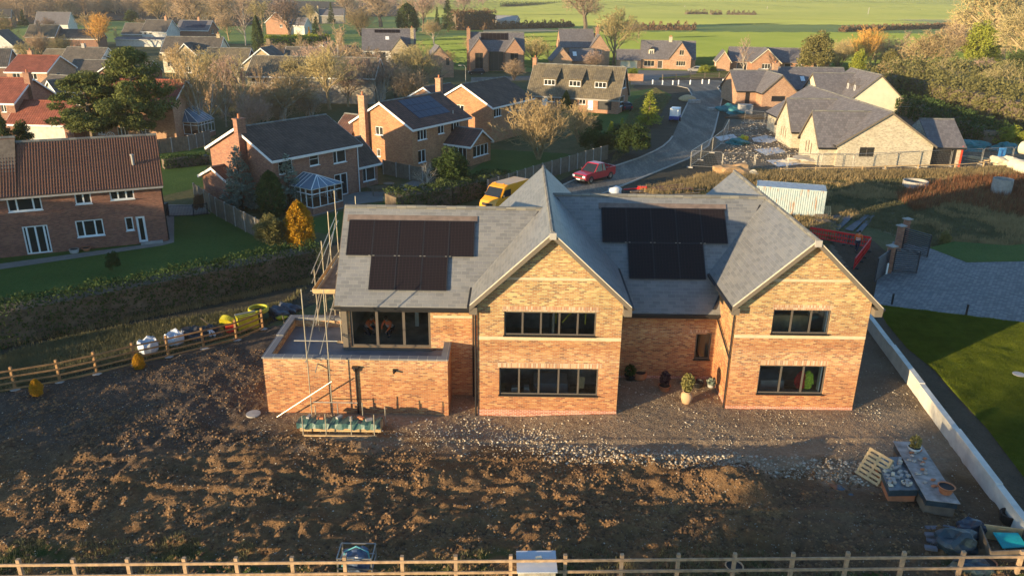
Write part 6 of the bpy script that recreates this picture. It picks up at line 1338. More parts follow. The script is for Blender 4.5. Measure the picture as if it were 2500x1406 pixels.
for lb, pts, w_, h, m in (('brown field hedge left of the lone oak', [(1180, 74), (1395, 68)], 4, 4.0, 'hedge_brown'), ('brown field hedge right of the lone oak', [(1524, 75), (1695, 76)], 4, 4.5, 'hedge_brown'), ('brown hedge at the right of the dry field margin', [(2060, 80), (2330, 70)], 5, 3.4, 'hedge_brown'),
    ('broken far hedge across the upper field, left piece', [(1675, 37), (1725, 37)], 6, 5, 'hedge_brown'), ('broken far hedge across the upper field, middle piece', [(1735, 38), (1760, 38)], 6, 5, 'hedge_brown'), ('broken far hedge across the upper field, right piece', [(1775, 38), (1845, 39)], 6, 5, 'hedge_brown'),
    ('dark far hedge at the top behind the oak', [(1230, 24), (1400, 20), (1590, 10)], 9, 5, 'hedge'), ('curving far hedge at the top right', [(2290, 23), (2262, 16), (2240, 6), (2232, 1)], 8, 6, 'hedge_brown')):
    P = hp(*pts); hedge('hedge', lb, P, w_*.7, h*.6, m, 4.5 if P[0][1] > 600 else 9, .5, hvar=.9, z=far_z(*P[0])-.2 if P[0][1] > 600 else 0)
# far woodland behind the village: one mass
def woodland(name, label, pts, kinds, mat, hmin, hmax):
    VV, FF, off = [], [], 0
    for i, (x, y) in enumerate(pts):
        tr, cr = BARE[kinds[i % len(kinds)]][0]; s = random.uniform(hmin, hmax)/10; a = random.uniform(0, 6.28)
        for me in (tr, cr):
            n = len(me.vertices); co = np.empty(n*3, 'f'); me.vertices.foreach_get('co', co); co = co.reshape(-1, 3)*s
            if me.name not in WF_: WF_[me.name] = np.array([p.vertices[:] for p in me.polygons if len(p.vertices) == 4])
            F = WF_[me.name]; x_ = co[:, 0]*math.cos(a)-co[:, 1]*math.sin(a); y_ = co[:, 0]*math.sin(a)+co[:, 1]*math.cos(a)
            VV.append(np.stack([x_+x, y_+y, co[:, 2]+far_z(x, y)], 1)); FF.append(F+off); off += n
    return props(link_mesh(name, arr_mesh(name, np.concatenate(VV), np.concatenate(FF)), mat), kind='stuff', label=label)
BARE['wood'] = [bare_meshes(seed=71, h=10, spread=.8, base=11, twn=(5, 4), r0=.2, levels=3, twig=.05, trunk_frac=.12)]; BARE['wood2'] = [bare_meshes(seed=72, h=10, spread=.7, base=11, twn=(5, 4), r0=.2, levels=3, twig=.05, trunk_frac=.1)]
WF_ = {}
def wpts(n, poly): return [tuple(p) for p in scatter(pxpoly(*poly), n)]
grid_sheet('woodland_floor', -420, 0, 230, 1000, 15, hill, M['verge_soil'], poly=pxpoly((-120, 80), (-120, 12), (560, 12), (1000, 14), (1000, 40), (700, 45), (560, 66), (300, 52), (140, 58)), z=.5)
woodland('woodland', 'brown leafless woods behind the village, top left', wpts(520, [(-80, 70), (-80, 22), (300, 22), (620, 30), (640, 46), (560, 62), (300, 40), (140, 50)]), ['wood', 'wood2'], M['twig'], 11, 17)
woodland('woodland', 'golden leafless woods at the top left corner', wpts(230, [(-80, 40), (-80, 18), (350, 16), (380, 30), (200, 40)]), ['wood2', 'wood'], M['twig_gold'], 12, 18)
woodland('woodland', 'scattered leafless copse behind the yellow stone gable at the top', wpts(90, [(820, 30), (1180, 26), (1200, 14), (820, 14)]), ['wood', 'wood2'], M['twig_red'], 9, 14)
woodland('scrub', 'leafless garden scrub between the village houses', wpts(90, [(620, 180), (900, 215), (1000, 240), (980, 200), (860, 150), (700, 150)])+wpts(50, [(430, 300), (640, 310), (800, 290), (800, 250), (430, 250)])+wpts(24, [(0, 190), (60, 150), (200, 130), (120, 100), (0, 100)]), ['wood', 'wood2'], M['twig'], 3, 6)
woodland('scrub', 'brown scrub behind the hedge bank at the right', wpts(60, [(2120, 220), (2200, 190), (2550, 190), (2560, 320), (2450, 300), (2250, 245)]), ['wood', 'wood2'], M['twig_olive'], 4, 7)
woodland('scrub', 'leafless scrub at the right of the field', wpts(34, [(2000, 180), (2400, 170), (2560, 130), (2560, 80), (2330, 100), (2200, 150)]), ['wood', 'wood2'], M['twig_gold'], 5, 9)

# out of view: hedges added to shade the left side, oaks behind casting branch shadows
hedge('hedge', 'unseen tall conifer hedge beyond the left edge, added to shade the near brick house', [(-64, 50), (-52, 34)], 3, 7.0, 'conifer', 14, .3)
hedge('hedge', 'unseen lower conifer hedge beyond the left edge, added to shade the lawn and the track', [(-52, 34), (-38, 15.5)], 2.4, 3.1, 'conifer', 14, .3)
bare_tree(-16.5, 3.0, 8.5, 'oak', 'spreading bare oak behind the viewpoint, its branches shading the lower right soil', 1.0 and 'bark', 'twig', wid=1.1, group=TG)
bare_tree(-27, -3.5, 10, 'oak', 'second bare oak behind the viewpoint, shading the pale board stacks', 'bark', 'twig', wid=1.0, group=TG)
# ================================================================== FENCES, WALLS, GATES
def rail_fence(name, label, pts, h=1.2, rails=4, mat='timber', post=.11, zf=lambda x, y: 0, cat='fence', rl=(.03, .09), foot=None, top=.12):
    t = thing(name, label, cat, (pts[0][0], pts[0][1], 0)); o = Vector((pts[0][0], pts[0][1], 0)); P = [Vector((x, y, zf(x, y)))-o for x, y in pts]
    for p in P:
        MB().cbox(p+Vector((0, 0, h/2+top/2-.1)), (post, post, h+top+.2)).build('post', M[mat], t)
        if foot: MB().blob(p+Vector((0, -.05, .03)), (.3, .26, .06), 3, 1).build('concrete_foot', M['concrete'], t)
    for k in range(rails):
        z = h-.06-k*(h-.16)/max(1, rails-1) if rails > 1 else h
        for a, b in zip(P, P[1:]):
            d = (b-a).normalized(); n = Vector((d.y, -d.x, 0))*(post/2+rl[0]/2+.002); MB().bar(a+n+Vector((0, 0, z)), b+n+Vector((0, 0, z)), rl[0], rl[1]).build('rail', M[mat], t)
    return t
d0 = Vector(FEN[0])-Vector(FEN[1]); left_pts = [tuple(Vector(FEN[0])+d0*k) for k in (3, 2, 1)]+FEN
rail_fence('timber_fence', 'orange timber post and rail fence with concrete feet on the left', left_pts, 1.15, 4, foot=True, zf=gz)
fp_ = []
for i, x in enumerate([50, 182, 314, 451, 577, 713, 841, 982, 1113, 1247, 1380, 1518, 1656, 1794, 1937, 2071, 2209, 2355, 2500]):
    q = at(x, 1362 if x < 900 else 1352+8*(1200-min(x, 1200))/300, 1.15); fp_.append((q.x, q.y))
fx0, fx1 = fp_[0], fp_[-1]; sl_ = .033
q0 = at(50, 1376, 1.02); q1 = at(2430, 1356, 1.02); dd = (q1-q0)
FP = [(q0.x-1.95, q0.y-1.95*dd.y/dd.x)]+[(x, q0.y+(x-q0.x)*dd.y/dd.x) for x in [p[0] for p in fp_]]+[(fp_[-1][0]+1.9, q1.y)]
rail_fence('timber_fence', 'pale timber post and rail fence across the very front', FP, 1.1, 3, 'timber_front', zf=lambda x, y: 0, post=.12, rl=(.04, .10))
rail_fence('timber_fence', 'far post and rail fence between the cottage lawn and the road', hp((1617, 197), (1650, 195), (1685, 193), (1720, 192), (1755, 191), (1795, 190)), 1.2, 4, 'timber_old', rl=(.05, .14), post=.2)
rail_fence('timber_barrier', 'low timber rail on short stakes below the site fence', hp((1905, 424), (1990, 421), (2104, 420), (2160, 417), (2240, 415), (2330, 413), (2400, 408)), .55, 1, 'timber_pale', top=.1)
def board_fence(name, label, pts, h=1.8, mat='panel_wood', pm='concrete', bay=1.8):
    t = thing(name, label, 'fence', (*pts[0], 0)); o = Vector((*pts[0], 0))
    for (ax, ay), (bx, by) in zip(pts, pts[1:]):
        a, b = Vector((ax, ay, 0))-o, Vector((bx, by, 0))-o; n = max(1, round((b-a).length/bay))
        for k in range(n):
            p, q = a.lerp(b, k/n), a.lerp(b, (k+1)/n); d = (q-p).normalized(); MB().bar(p+Vector((0, 0, h/2)), p+Vector((0, 0, h/2))+d*.12, .13, h+.1).build('post', M[pm], t)
            mb = MB(); m_ = 12
            for j in range(m_): u = p.lerp(q, (j+.5)/m_); mb.bar(u-d*.085+Vector((0, 0, h/2)), u+d*.07+Vector((0, 0, h/2)), .03+.015*(j % 2), h-.08)
            mb.bar(p+Vector((0, 0, h-.03)), q+Vector((0, 0, h-.03)), .08, .05); mb.build('panel', M[mat], t)
    return t
board_fence('board_fence', 'grey board fence running behind the shaded lawn to the golden conifer', hp((477, 490), (530, 528), (600, 566), (655, 596)), 1.7)
board_fence('board_fence', 'brown board fence right of the pantiled roof ridge', hp((378, 378), (462, 368)), 1.8, 'timber_old')
board_fence('board_fence', 'dark red board fence below the pointed conservatory', hp((462, 368), (516, 352)), 1.8, 'timber_old')
board_fence('board_fence', 'weathered board fence with concrete posts behind the red pickup', hp((1190, 484), (1240, 468), (1300, 447), (1483, 390)), 1.8)
board_fence('board_fence', 'dark board fence behind the stone patio', hp((936, 426), (1000, 440), (1065, 452)), 1.6)
def railing(name, label, pts, h=1.0, mat='dark_metal'):
    t = thing(name, label, 'railing', (*pts[0], 0)); o = Vector((*pts[0], 0)); mb = MB()
    for (ax, ay), (bx, by) in zip(pts, pts[1:]):
        a, b = Vector((ax, ay, 0))-o, Vector((bx, by, 0))-o
        for z in (.1, h): mb.bar(a+Vector((0, 0, z)), b+Vector((0, 0, z)), .04)
        n = int((b-a).length/.12)
        for k in range(n+1): p = a.lerp(b, k/n); mb.bar(p+Vector((0, 0, 0)), p+Vector((0, 0, h)), .022)
    mb.build('bars', M[mat], t)
    for p in pts: MB().cbox(Vector((*p, 0))-o+Vector((0, 0, h/2+.05)), (.07, .07, h+.1)).build('post', M[mat], t)
railing('railing', 'black metal railing between the pantiled house and the board fence', hp((413, 530), (474, 528), (508, 524)))
def mesh_fence(name, label, pts):
    t = thing(name, label, 'site fence', (*pts[0], 0)); o = Vector((*pts[0], 0))
    for i, ((ax, ay), (bx, by)) in enumerate(zip(pts, pts[1:])):
        a, b = Vector((ax, ay, 0))-o, Vector((bx, by, 0))-o; d = (b-a).normalized(); a2, b2 = a+d*.08, b-d*.08; mb = MB(); up = Vector((0, 0, 1))
        mb.tube([a2+up*.05, a2+up*1.85, a2+up*2.0+d*.12, b2+up*2.0-d*.12, b2+up*1.85, b2+up*.05], .03, 5); mb.bar(a2+up*.25, b2+up*.25, .035)
        for k in range(1, 20): p = a2.lerp(b2, k/20); mb.bar(p+up*.25, p+up*1.98, .006)
        for k in range(1, 7): mb.bar(a2+up*(.25+k*.25), b2+up*(.25+k*.25), .006)
        mb.build('mesh_panel', M['galv'], t); MB().cbox(a+up*.07, (.7, .22, .14), math.atan2(d.y, d.x)+1.57).build('foot_block', M['concrete'], t)
def chain(a, b, n): return [tuple(Vector(a).lerp(Vector(b), i/n)) for i in range(n+1)]
K1, K2, K3 = [tuple(at(*q)[:2]) for q in ((1760, 416), (2080, 418), (2540, 396))]
mesh_fence('mesh_fence', 'row of galvanised mesh site fence panels in front of the buff bungalow', chain(K1, K2, 4)+chain(K2, K3, 6)[1:])
mesh_fence('mesh_fence', 'mesh site fence panels turning along the right kerb of the road', hp((1762, 414), (1684, 410), (1710, 392), (1738, 374), (1764, 352), (1777, 325)))
mesh_fence('mesh_fence', 'mesh site fence panels in front of the orange brick bungalow', hp((1815, 302), (1865, 305), (1905, 312)))
mesh_fence('mesh_fence', 'mesh site fence panels in the shade behind the buff bungalow', hp((2188, 290), (2268, 292)))
# white boundary wall, stepped down its length
Wt = thing('boundary_wall', 'low white rendered boundary wall with stepped coping right of the house', 'wall', (21.62, 44.2, 0)); oW = Vector((21.62, 44.2, 0))
SEG = [(44.2, 39.6, .80), (39.6, 35.0, .86), (35.0, 30.6, .82), (30.6, 26.4, .88), (26.4, 17, .84)]; wx = lambda y: 19.05+(y-24.5)*(21.55-19.05)/(44.2-24.5)+.13
for y0, y1, h in SEG:
    a, b = Vector((wx(y0), y0, 0))-oW, Vector((wx(y1), y1, 0))-oW; MB().bar(a+Vector((0, 0, h/2-.2)), b+Vector((0, 0, h/2-.2)), .2, h+.4).build('wall_section', M['render'], Wt); MB().bar(a+Vector((0, 0, h+.025)), b+Vector((0, 0, h+.025)), .28, .05).build('coping', M['render'], Wt)
# brick pillars and slatted gates
def pillar(px, py, label, h=1.9, box=False):
    P = at(px, py, LZ); t = thing('gate_pillar', label, 'gate pillar', P[:], R(-20)); MB().cbox((0, 0, h/2), (.48, .48, h)).build('shaft', M['brick_dark'], t); MB().lathe([(.36, 0), (.42, .02), (.42, .08), (0, .2)], 4, (0, 0, h)).build('cap_stone', M['cap'], t); return P
pA = pillar(2205, 592, 'brick gate pillar with pale cap, farthest of the three'); pB = pillar(2190, 610, 'brick gate pillar with pale cap, middle of the three, holding the rear gate'); pC = pillar(2166, 664, 'brick gate pillar with pale cap, nearest of the three, holding the front gate')
def slat_gate(a, b, label, h=1.75):
    a, b = Vector(a), Vector(b); t = thing('slatted_gate', label, 'gate', a[:]); d = b-a; f = MB(); up = Vector((0, 0, 1)); f.bar(up*.1, up*h, .07); f.bar(d+up*.1, d+up*h, .07); f.bar(up*.1, d+up*.1, .07); f.bar(up*h, d+up*h, .07); f.build('frame', M['dark_metal'], t)
    for k in range(10): z = .22+k*(h-.3)/9.6; MB().bar(up*z, d+up*z, .06, .09).build('slat', M['dark_metal'], t)
slat_gate(pB+Vector((.3, -.1, 0)), at(2263, 630, LZ), 'dark slatted driveway gate standing open, rear one'); slat_gate(pC+Vector((.3, -.1, 0)), at(2236, 670, LZ), 'dark slatted driveway gate standing open, nearer one'); slat_gate(pC+Vector((-.2, -.3, 0)), at(2134, 690, LZ), 'narrow dark slatted side gate seen edge on')
def small_box(name, label, cat, P, d, m, rz=0): t = MB().cbox((0, 0, d[2]/2), d).build(name, m); t.location = P; t.rotation_euler.z = rz; return props(t, label, cat)
small_box('meter_cabinet', 'white meter cabinet at the foot of the nearest gate pillar', 'cabinet', at(2158, 668, LZ)[:], (.35, .25, .8), M['white'])
for (x, y), lb in (((2177, 743), 'dark lamp post stub at the lawn edge near the gable'), ((2358, 770), 'dark lamp post stub at the lawn edge farther right')): P = at(x, y, LZ); props(MB().cbox((P.x, P.y, LZ+.35), (.09, .09, .7)).cbox((P.x, P.y, LZ+.72), (.11, .11, .04)).build('bollard_light', M['black']), lb, 'bollard light')
P = at(2487, 915, LZ); props(MB().lathe([(.3, 0), (.3, .03), (0, .035)], 16, (P.x, P.y, LZ+.03)).build('drain_cover', M['cap']), 'round grey drain cover in the sunlit lawn', 'drain cover')
P = at(619, 1013); props(MB().lathe([(.34, 0), (.34, .06), (0, .07)], 18, (P.x, P.y, gz(P.x, P.y))).build('manhole_cover', M['concrete']), 'round manhole cover in the dirt left of the garage', 'manhole cover')
# red plastic barriers
def barrier(pts, label, idx):
    a, b = [Vector(p) for p in pts]; d = b-a; t = thing('plastic_barrier', label, 'barrier', a[:], 0, 'red plastic barriers by the drive'); up = Vector((0, 0, 1)); f = MB(); m_ = M['red_plastic']
    f.bar(up*.95, d+up*.95, .05, .16); f.bar(up*.55, d+up*.55, .05, .10); f.bar(up*.2, d+up*.2, .05, .10)
    for k in range(9): p = d*(k/8); f.bar(p+up*.15, p+up*1.0, .05)
    f.build('panel', m_, t); w2 = MB()
    for p in (d*.2, d*.8): MB().cbox(p+up*.05, (.5, .25, .1), math.atan2(d.y, d.x)+1.57).build('foot', M['rubber'], t)
M['red_plastic'] = plain('red_plastic', (.68, .02, .02), .45)
bp = chain(tuple(at(1975, 583)[:2]), tuple(at(2120, 608)[:2]), 3); bl = ['behind the right gable roof', 'left of the worker', 'right behind the worker']
for i, (a, b) in enumerate(zip(bp, bp[1:])): barrier([(*a, 0), (*b, 0)], 'red plastic barrier panel, rear line, '+bl[i], i)
bp = chain(tuple(at(2122, 610)[:2]), tuple(at(2083, 662)[:2]), 2)
for i, (a, b) in enumerate(zip(bp, bp[1:])): barrier([(*a, 0), (*b, 0)], ['red plastic barrier panel at the corner, turning toward the viewer', 'red plastic barrier panel nearest the viewer'][i], i)

# ================================================================== PEOPLE
def skin(name, chains, m, parent):
    """one continuous skinned surface. chains: list of [(pos, radius), ...]; a chain may start at an earlier joint"""
    vs, es, rs = [], [], []
    def idx(p, r):
        for i, v in enumerate(vs):
            if (Vector(v)-Vector(p)).length < 1e-5: return i
        vs.append(tuple(p)); rs.append(r); return len(vs)-1
    for c in chains:
        ids = [idx(p, r) for p, r in c]; es += [(a, b) for a, b in zip(ids, ids[1:]) if a != b]
    me = bpy.data.meshes.new('sk'); me.from_pydata(vs, es, []); o = bpy.data.objects.new('sk', me); COL.objects.link(o)
    md = o.modifiers.new('s', 'SKIN'); md.use_smooth_shade = True
    for i, r in enumerate(rs): v = me.skin_vertices[0].data[i]; v.radius = (r, r) if not isinstance(r, tuple) else r; v.use_root = i == 0
    sb = o.modifiers.new('u', 'SUBSURF'); sb.levels = 1
    bpy.context.view_layer.update(); dg = bpy.context.evaluated_depsgraph_get(); nm = bpy.data.meshes.new_from_object(o.evaluated_get(dg)); nm.name = name; bpy.data.objects.remove(o); nm.materials.clear()
    return link_mesh(name, nm, m, parent, True)
SKIN_M = plain('skin', (.45, .25, .17), .6, var=.05)
M['hivis_orange'] = plain('hivis_orange', (.85, .14, .015), .6, var=.12, scale=12); M['reflective'] = plain('reflective_band', (.75, .75, .7), .4); M['navy'] = plain('navy_trousers', (.02, .025, .05), .8); M['hair'] = plain('dark_hair', (.03, .02, .015), .8)
def person(label, loc, rz, pose, trousers='navy'):
    t = thing('person', label, 'person', loc, rz); V_ = Vector; J = {k: V_(v) for k, v in pose.items()}
    pel, che, nek, hd = J['pelvis'], J['chest'], J['neck'], J['head']; body = [[(pel, .13), ((pel+che)/2, .125), (che, .15), (nek, .055), (hd-V_((0, 0, .05)), .075), (hd+V_((0, 0, .07)), .085)]]; jk = [[(pel, .155), ((pel+che)/2, .16), (che, .185), (nek-V_((0, 0, .03)), .10)]]; tr = [[(pel+V_((0, 0, .02)), .15)]]; hands = []
    tr = []
    for s in 'lr':
        sh, el, wr = J['sh'+s], J['el'+s], J['wr'+s]; body.append([(che, .15), (sh, .06), (el, .043), (wr, .03)]); jk.append([(che, .185), (sh, .085), (el, .062), (wr-(wr-el)*.12, .05)])
        d = (wr-el).normalized(); pm = wr+d*.07; body.append([(wr, .03), (pm, .034)]); sd = d.cross(V_((0, 1, .2))).normalized()
        for k, (o, l) in enumerate(((-.03, .065), (-.01, .08), (.01, .075), (.03, .06))): b0 = pm+sd*o; body.append([(pm, .034), (b0+d*.02, .011), (b0+d*(l*.6)+V_((0, .01, 0)), .009), (b0+d*l+V_((0, .02, 0)), .008)])
        body.append([(pm, .034), (wr+d*.04-sd*.045, .011), (wr+d*.075-sd*.06, .009)])
        hp_, kn, an, to = J['hip'+s], J['kn'+s], J['an'+s], J['to'+s]; body.append([(pel, .13), (hp_, .085), (kn, .058), (an, .038), (to, .035)]); tr.append([(pel, .150), (hp_, .105), (kn, .078), (an+V_((0, 0, .05)), .06)])
    skin('body', body, SKIN_M, t); skin('jacket', jk, M['hivis_orange'], t); skin('trousers', tr, M[trousers], t)
    b = MB(); b.blob(hd+V_((0, .01, .06)), (.098, .108, .11), 4, 2, .03); b.build('hair', M['hair'], t, True)
    f = MB(); fd = V_(pose.get('face', (0, -1, 0))); sx = fd.cross(V_((0, 0, 1))).normalized(); f.blob(hd+fd*.10+V_((0, 0, .01)), (.014, .02, .022), 5, 1, .05)
    for s in (-1, 1): f.blob(hd+sx*s*.09+V_((0, 0, .01)), (.012, .02, .03), 6, 1, .05)
    f.build('face', SKIN_M, t, True)
    rb = MB()
    for k in (.25, .6): c = pel.lerp(che, k); rb.lathe([(.168, -.025), (.180, 0), (.168, .025)], 14, c)
    rb.build('reflective_band', M['reflective'], t)
    for s in 'lr': an, to = J['an'+s], J['to'+s]; MB().tube([an+V_((0, 0, .08)), an-V_((0, 0, .03)), (an+to)/2-V_((0, 0, .02)), to-V_((0, 0, .01))], [.055, .058, .052, .045], 8).build('boot', M['black'], t, True)
    return t
stand = dict(pelvis=(0, 0, .96), chest=(0, -.06, 1.33), neck=(0, -.05, 1.52), head=(0, -.09, 1.64), shl=(.2, -.04, 1.43), shr=(-.2, -.04, 1.43), ell=(.27, .04, 1.15), elr=(-.27, -.06, 1.15), wrl=(.26, -.12, .93), wrr=(-.25, -.22, .98),
    hipl=(.1, 0, .9), hipr=(-.1, 0, .9), knl=(.11, -.12, .5), knr=(-.1, .06, .5), anl=(.11, -.1, .09), anr=(-.1, .28, .12), tol=(.12, -.27, .04), tor=(-.11, .13, .04))
person('worker in orange high visibility jacket and dark trousers walking inside the red barriers', at(2090, 616)[:], R(140), stand)
kneel = dict(pelvis=(0, 0, .42), chest=(0, -.2, .74), neck=(0, -.27, .9), head=(0, -.36, 1.0), shl=(.19, -.22, .82), shr=(-.19, -.22, .82), ell=(.25, -.36, .6), elr=(-.25, -.36, .6), wrl=(.14, -.5, .42), wrr=(-.14, -.52, .42),
    hipl=(.1, 0, .38), hipr=(-.1, 0, .38), knl=(.14, -.36, .46), knr=(-.12, -.28, .08), anl=(.13, -.26, .08), anr=(-.11, .1, .08), tol=(.14, -.42, .04), tor=(-.11, .18, .03))
person('worker in orange jacket crouching inside the glazed room, left of two', (-7.5, 36.3, 2.57), R(60), kneel); person('worker in orange jacket crouching inside the glazed room, right of two', (-6.3, 36.3, 2.57), R(-30), kneel)

# ================================================================== VEHICLES
def wheel(t, x, y, r, w_=.24):
    tl = MB().lathe([(r*.55, -w_/2), (r*.93, -w_/2), (r, -w_/2+.04), (r, w_/2-.04), (r*.93, w_/2), (r*.55, w_/2)], 18); tl.v = [(a, c, b) for a, b, c in tl.v]; tl.v = [(a+x, b+y, c+r) for a, b, c in tl.v]; ty = tl.build('wheel', M['rubber'], t, True)
    rm = MB().lathe([(0, -.1), (r*.3, -.1), (r*.56, -.09), (r*.58, .1), (0, .1)], 14); rm.v = [(a+x, c+y, b+r) for a, b, c in rm.v]; rm.build('rim', M['galv'], ty)
def paint(name, c): 
    n = NT(name); n.set((*c,), .35, spec=.5); n.p.inputs['Coat Weight'].default_value = .4; n.p.inputs['Base Color'].default_value = (*c, 1); return n.m
def bevel_obj(o, w_=.05, seg=2):
    bm = bmesh.new(); bm.from_mesh(o.data); bmesh.ops.remove_doubles(bm, verts=bm.verts, dist=.0005); bmesh.ops.bevel(bm, geom=[e for e in bm.edges if len(e.link_faces) == 2 and e.calc_face_angle(0) > .5], offset=w_, segments=seg, affect='EDGES'); bm.to_mesh(o.data); bm.free(); return o
def prism_y(mb, prof, w0=None, w1=None):
    """side profile (x,z[,half width]) extruded across y"""
    L_ = [(p[0], -(p[2] if len(p) > 2 else w0), p[1]) for p in prof]; Rr = [(p[0], (p[2] if len(p) > 2 else w0), p[1]) for p in prof]; n = len(prof)
    mb.poly(L_[::-1]); mb.poly(Rr)
    for i in range(n): j = (i+1) % n; mb.poly([L_[i], L_[j], Rr[j], Rr[i]])
    return mb
def vehicle(name, label, cat, x, y, ang, kind, col, sc=1.0, group=None):
    """nose towards local +x"""
    t = thing(name, label, cat, (x, y, 0.02), R(ang), group); pm = paint(name+'_paint_%d' % int(x*10), col); gl = plain('car_glass', (.02, .025, .03), .08, var=.05)
    if kind == 'pickup': prof = [(-2.6, .55), (-2.6, 1.12), (-1.0, 1.12), (-1.0, 1.12), (1.0, 1.12), (1.55, 1.10), (2.45, 1.02), (2.62, .85), (2.66, .5), (2.4, .35), (-2.5, .4)]; gh = ((-.95, 1.12), (-.80, 1.86), (.30, 1.88), (1.12, 1.12)); hw = .92; wx_ = (-1.7, 1.65); r = .42
    elif kind == 'van': prof = [(-2.75, .4), (-2.8, 1.2), (-2.72, 2.3), (-2.4, 2.5), (.9, 2.5), (1.45, 2.28), (2.05, 1.45), (2.62, 1.15), (2.78, .8), (2.78, .42), (2.4, .3), (-2.5, .3)]; gh = None; hw = .98; wx_ = (-1.75, 1.75); r = .35
    else: prof = [(-2.0, .5), (-2.02, .9), (-1.8, 1.0), (1.0, .98), (1.85, .82), (2.05, .6), (2.0, .3), (-1.9, .32)]; gh = ((-1.85, .98), (-1.5, 1.42), (.1, 1.46), (1.05, .96)); hw = .86; wx_ = (-1.25, 1.3); r = .31
    b = MB(); prism_y(b, [(*p, hw*(.96 if p[1] > 2 else 1)) for p in prof]); body = bevel_obj(b.build('body', pm, t), .06)
    if gh:
        a, b_, c, d = gh; g = MB(); prism_y(g, [(a[0], a[1], hw-.04), (b_[0], b_[1], hw-.22), (c[0], c[1], hw-.22), (d[0], d[1], hw-.04)]); g.build('window_glass', gl, t)
        q = MB(); prism_y(q, [(b_[0]-.04, b_[1]-.02, hw-.2), (b_[0]+.02, b_[1]+.05, hw-.24), (c[0]-.05, c[1]+.05, hw-.24), (c[0]+.05, c[1]-.03, hw-.2)]); q.build('roof', pm, t)
        pl = MB()
        for s in (-1, 1):
            for p0, p1 in ((a, b_), (d, c)): pl.bar((p0[0], s*(hw-.03), p0[1]), (p1[0], s*(hw-.2), p1[1]), .07)
            mx = (b_[0]+c[0])/2; pl.bar((mx-.1, s*(hw-.03), a[1]), (mx-.1, s*(hw-.2), c[1]), .07)
        pl.build('pillars', pm, t)
    if kind == 'pickup':
        MB().box(-2.5, -.78, 1.10, -1.1, .78, 1.14).build('load_bed', M['black'], t); q = MB()
        for s in (-1, 1): q.box(-2.55, s*.86-.05, 1.1, -1.05, s*.86+.05, 1.36); 
        q.box(-2.62, -.8, 1.1, -2.52, .8, 1.36).bar((-1.05, -.8, 1.75), (-1.6, -.85, 1.22), .07).bar((-1.05, .8, 1.75), (-1.6, .85, 1.22), .07); q.build('bed_rail', pm, t)
        MB().box(2.6, -.5, .72, 2.68, .5, .98).build('grille', M['black'], t); MB().box(2.55, -.85, .42, 2.72, .85, .62).build('bumper', M['dark_metal'], t)
    if kind == 'van':
        ws = MB(); ws.poly([(1.49, -.82, 2.22), (1.49, .82, 2.22), (2.08, .88, 1.49), (2.08, -.88, 1.49)][::-1]); ws.v = [(a+.03, b, c+.02) for a, b, c in ws.v]; ws.build('windscreen', gl, t)
        for s in (-1, 1):
            q = MB(); P_ = [(.55, s*(hw+.008), 1.45), (1.85, s*(hw+.008), 1.45), (1.35, s*(hw+.008), 2.1), (.55, s*(hw+.008), 2.1)]; q.poly(P_ if s > 0 else P_[::-1]); q.build('door_window', gl, t)
            q = MB(); P_ = [(-.9, s*(hw+.008), .5), (.4, s*(hw+.008), .5), (.4, s*(hw+.008), 2.15), (-.9, s*(hw+.008), 2.15)]; q.poly(P_ if s > 0 else P_[::-1]); q.build('dark_doorway' if s < 0 else 'side_panel', M['black'] if s < 0 else pm, t)  # flat black panel on one side, painted in for a dark open doorway
        MB().box(2.72, -.6, .75, 2.8, .6, 1.0).build('grille', M['black'], t); MB().box(2.6, -.97, .35, 2.84, .97, .6).build('bumper', M['black'], t)
        for y_ in (-.5, .5): MB().lathe([(.09, 0), (.09, .06), (0, .1)], 8, (1.0, y_, 2.5)).build('beacon', plain('beacon', (.8, .3, .02), .3), t)
    for s in (-1, 1):
        MB().box(prof[6][0] if kind == 'car' else 2.5, s*.55, .72 if kind != 'car' else .6, (2.03 if kind == 'car' else 2.7), s*.86, .92 if kind != 'car' else .76).build('headlight', M['white'], t)
        mz, mx_ = {'pickup': (1.3, .85), 'van': (1.6, 1.6), 'car': (1.05, .6)}[kind]; MB().box(mx_, s*(hw+.02), mz-.08, mx_+.12, s*(hw+.22), mz+.1).build('mirror', M['black'] if kind != 'car' else pm, t)
        for xx in wx_: wheel(t, xx, s*(hw-.1), r)
    MB().box(prof[0][0]-.03, -.8, .6, prof[0][0]+.05, -.55, .9).box(prof[0][0]-.03, .55, .6, prof[0][0]+.05, .8, .9).build('tail_light', plain('tail_light', (.35, .01, .01), .3), t)
    pz = {'pickup': .52, 'van': .48, 'car': .45}[kind]; MB().box({'pickup': 2.73, 'van': 2.85, 'car': 2.0}[kind], -.26, pz-.055, {'pickup': 2.74, 'van': 2.86, 'car': 2.06}[kind], .26, pz+.055).build('number_plate', M['white'], t)
    return t
pk = (at(1400, 455)+at(1480, 435))/2; vehicle('pickup_truck', 'red double cab pickup parked beside the board fence on the road', 'pickup', pk.x+.5, pk.y+.9, 226, 'pickup', (.42, .012, .03))
va, vb = at(1225, 462, 2.5), at(1283, 449, 2.5); vm = (va+vb)/2; va_ = math.degrees(math.atan2(va.y-vb.y, va.x-vb.x)); vehicle('work_van', 'yellow van with rounded roof half hidden behind the grey slate roof', 'van', vm.x-.7, vm.y+1.7, 232, 'van', (.78, .34, .01))
P = at(1490, 272); vehicle('parked_car', 'small white hatchback parked before the dormer row garage', 'car', P.x, P.y+.8, 190, 'car', (.6, .62, .64)); P = at(1516, 271); vehicle('parked_car', 'dark blue car beside the white hatchback', 'car', P.x+.4, P.y+.6, 110, 'car', (.02, .03, .06))
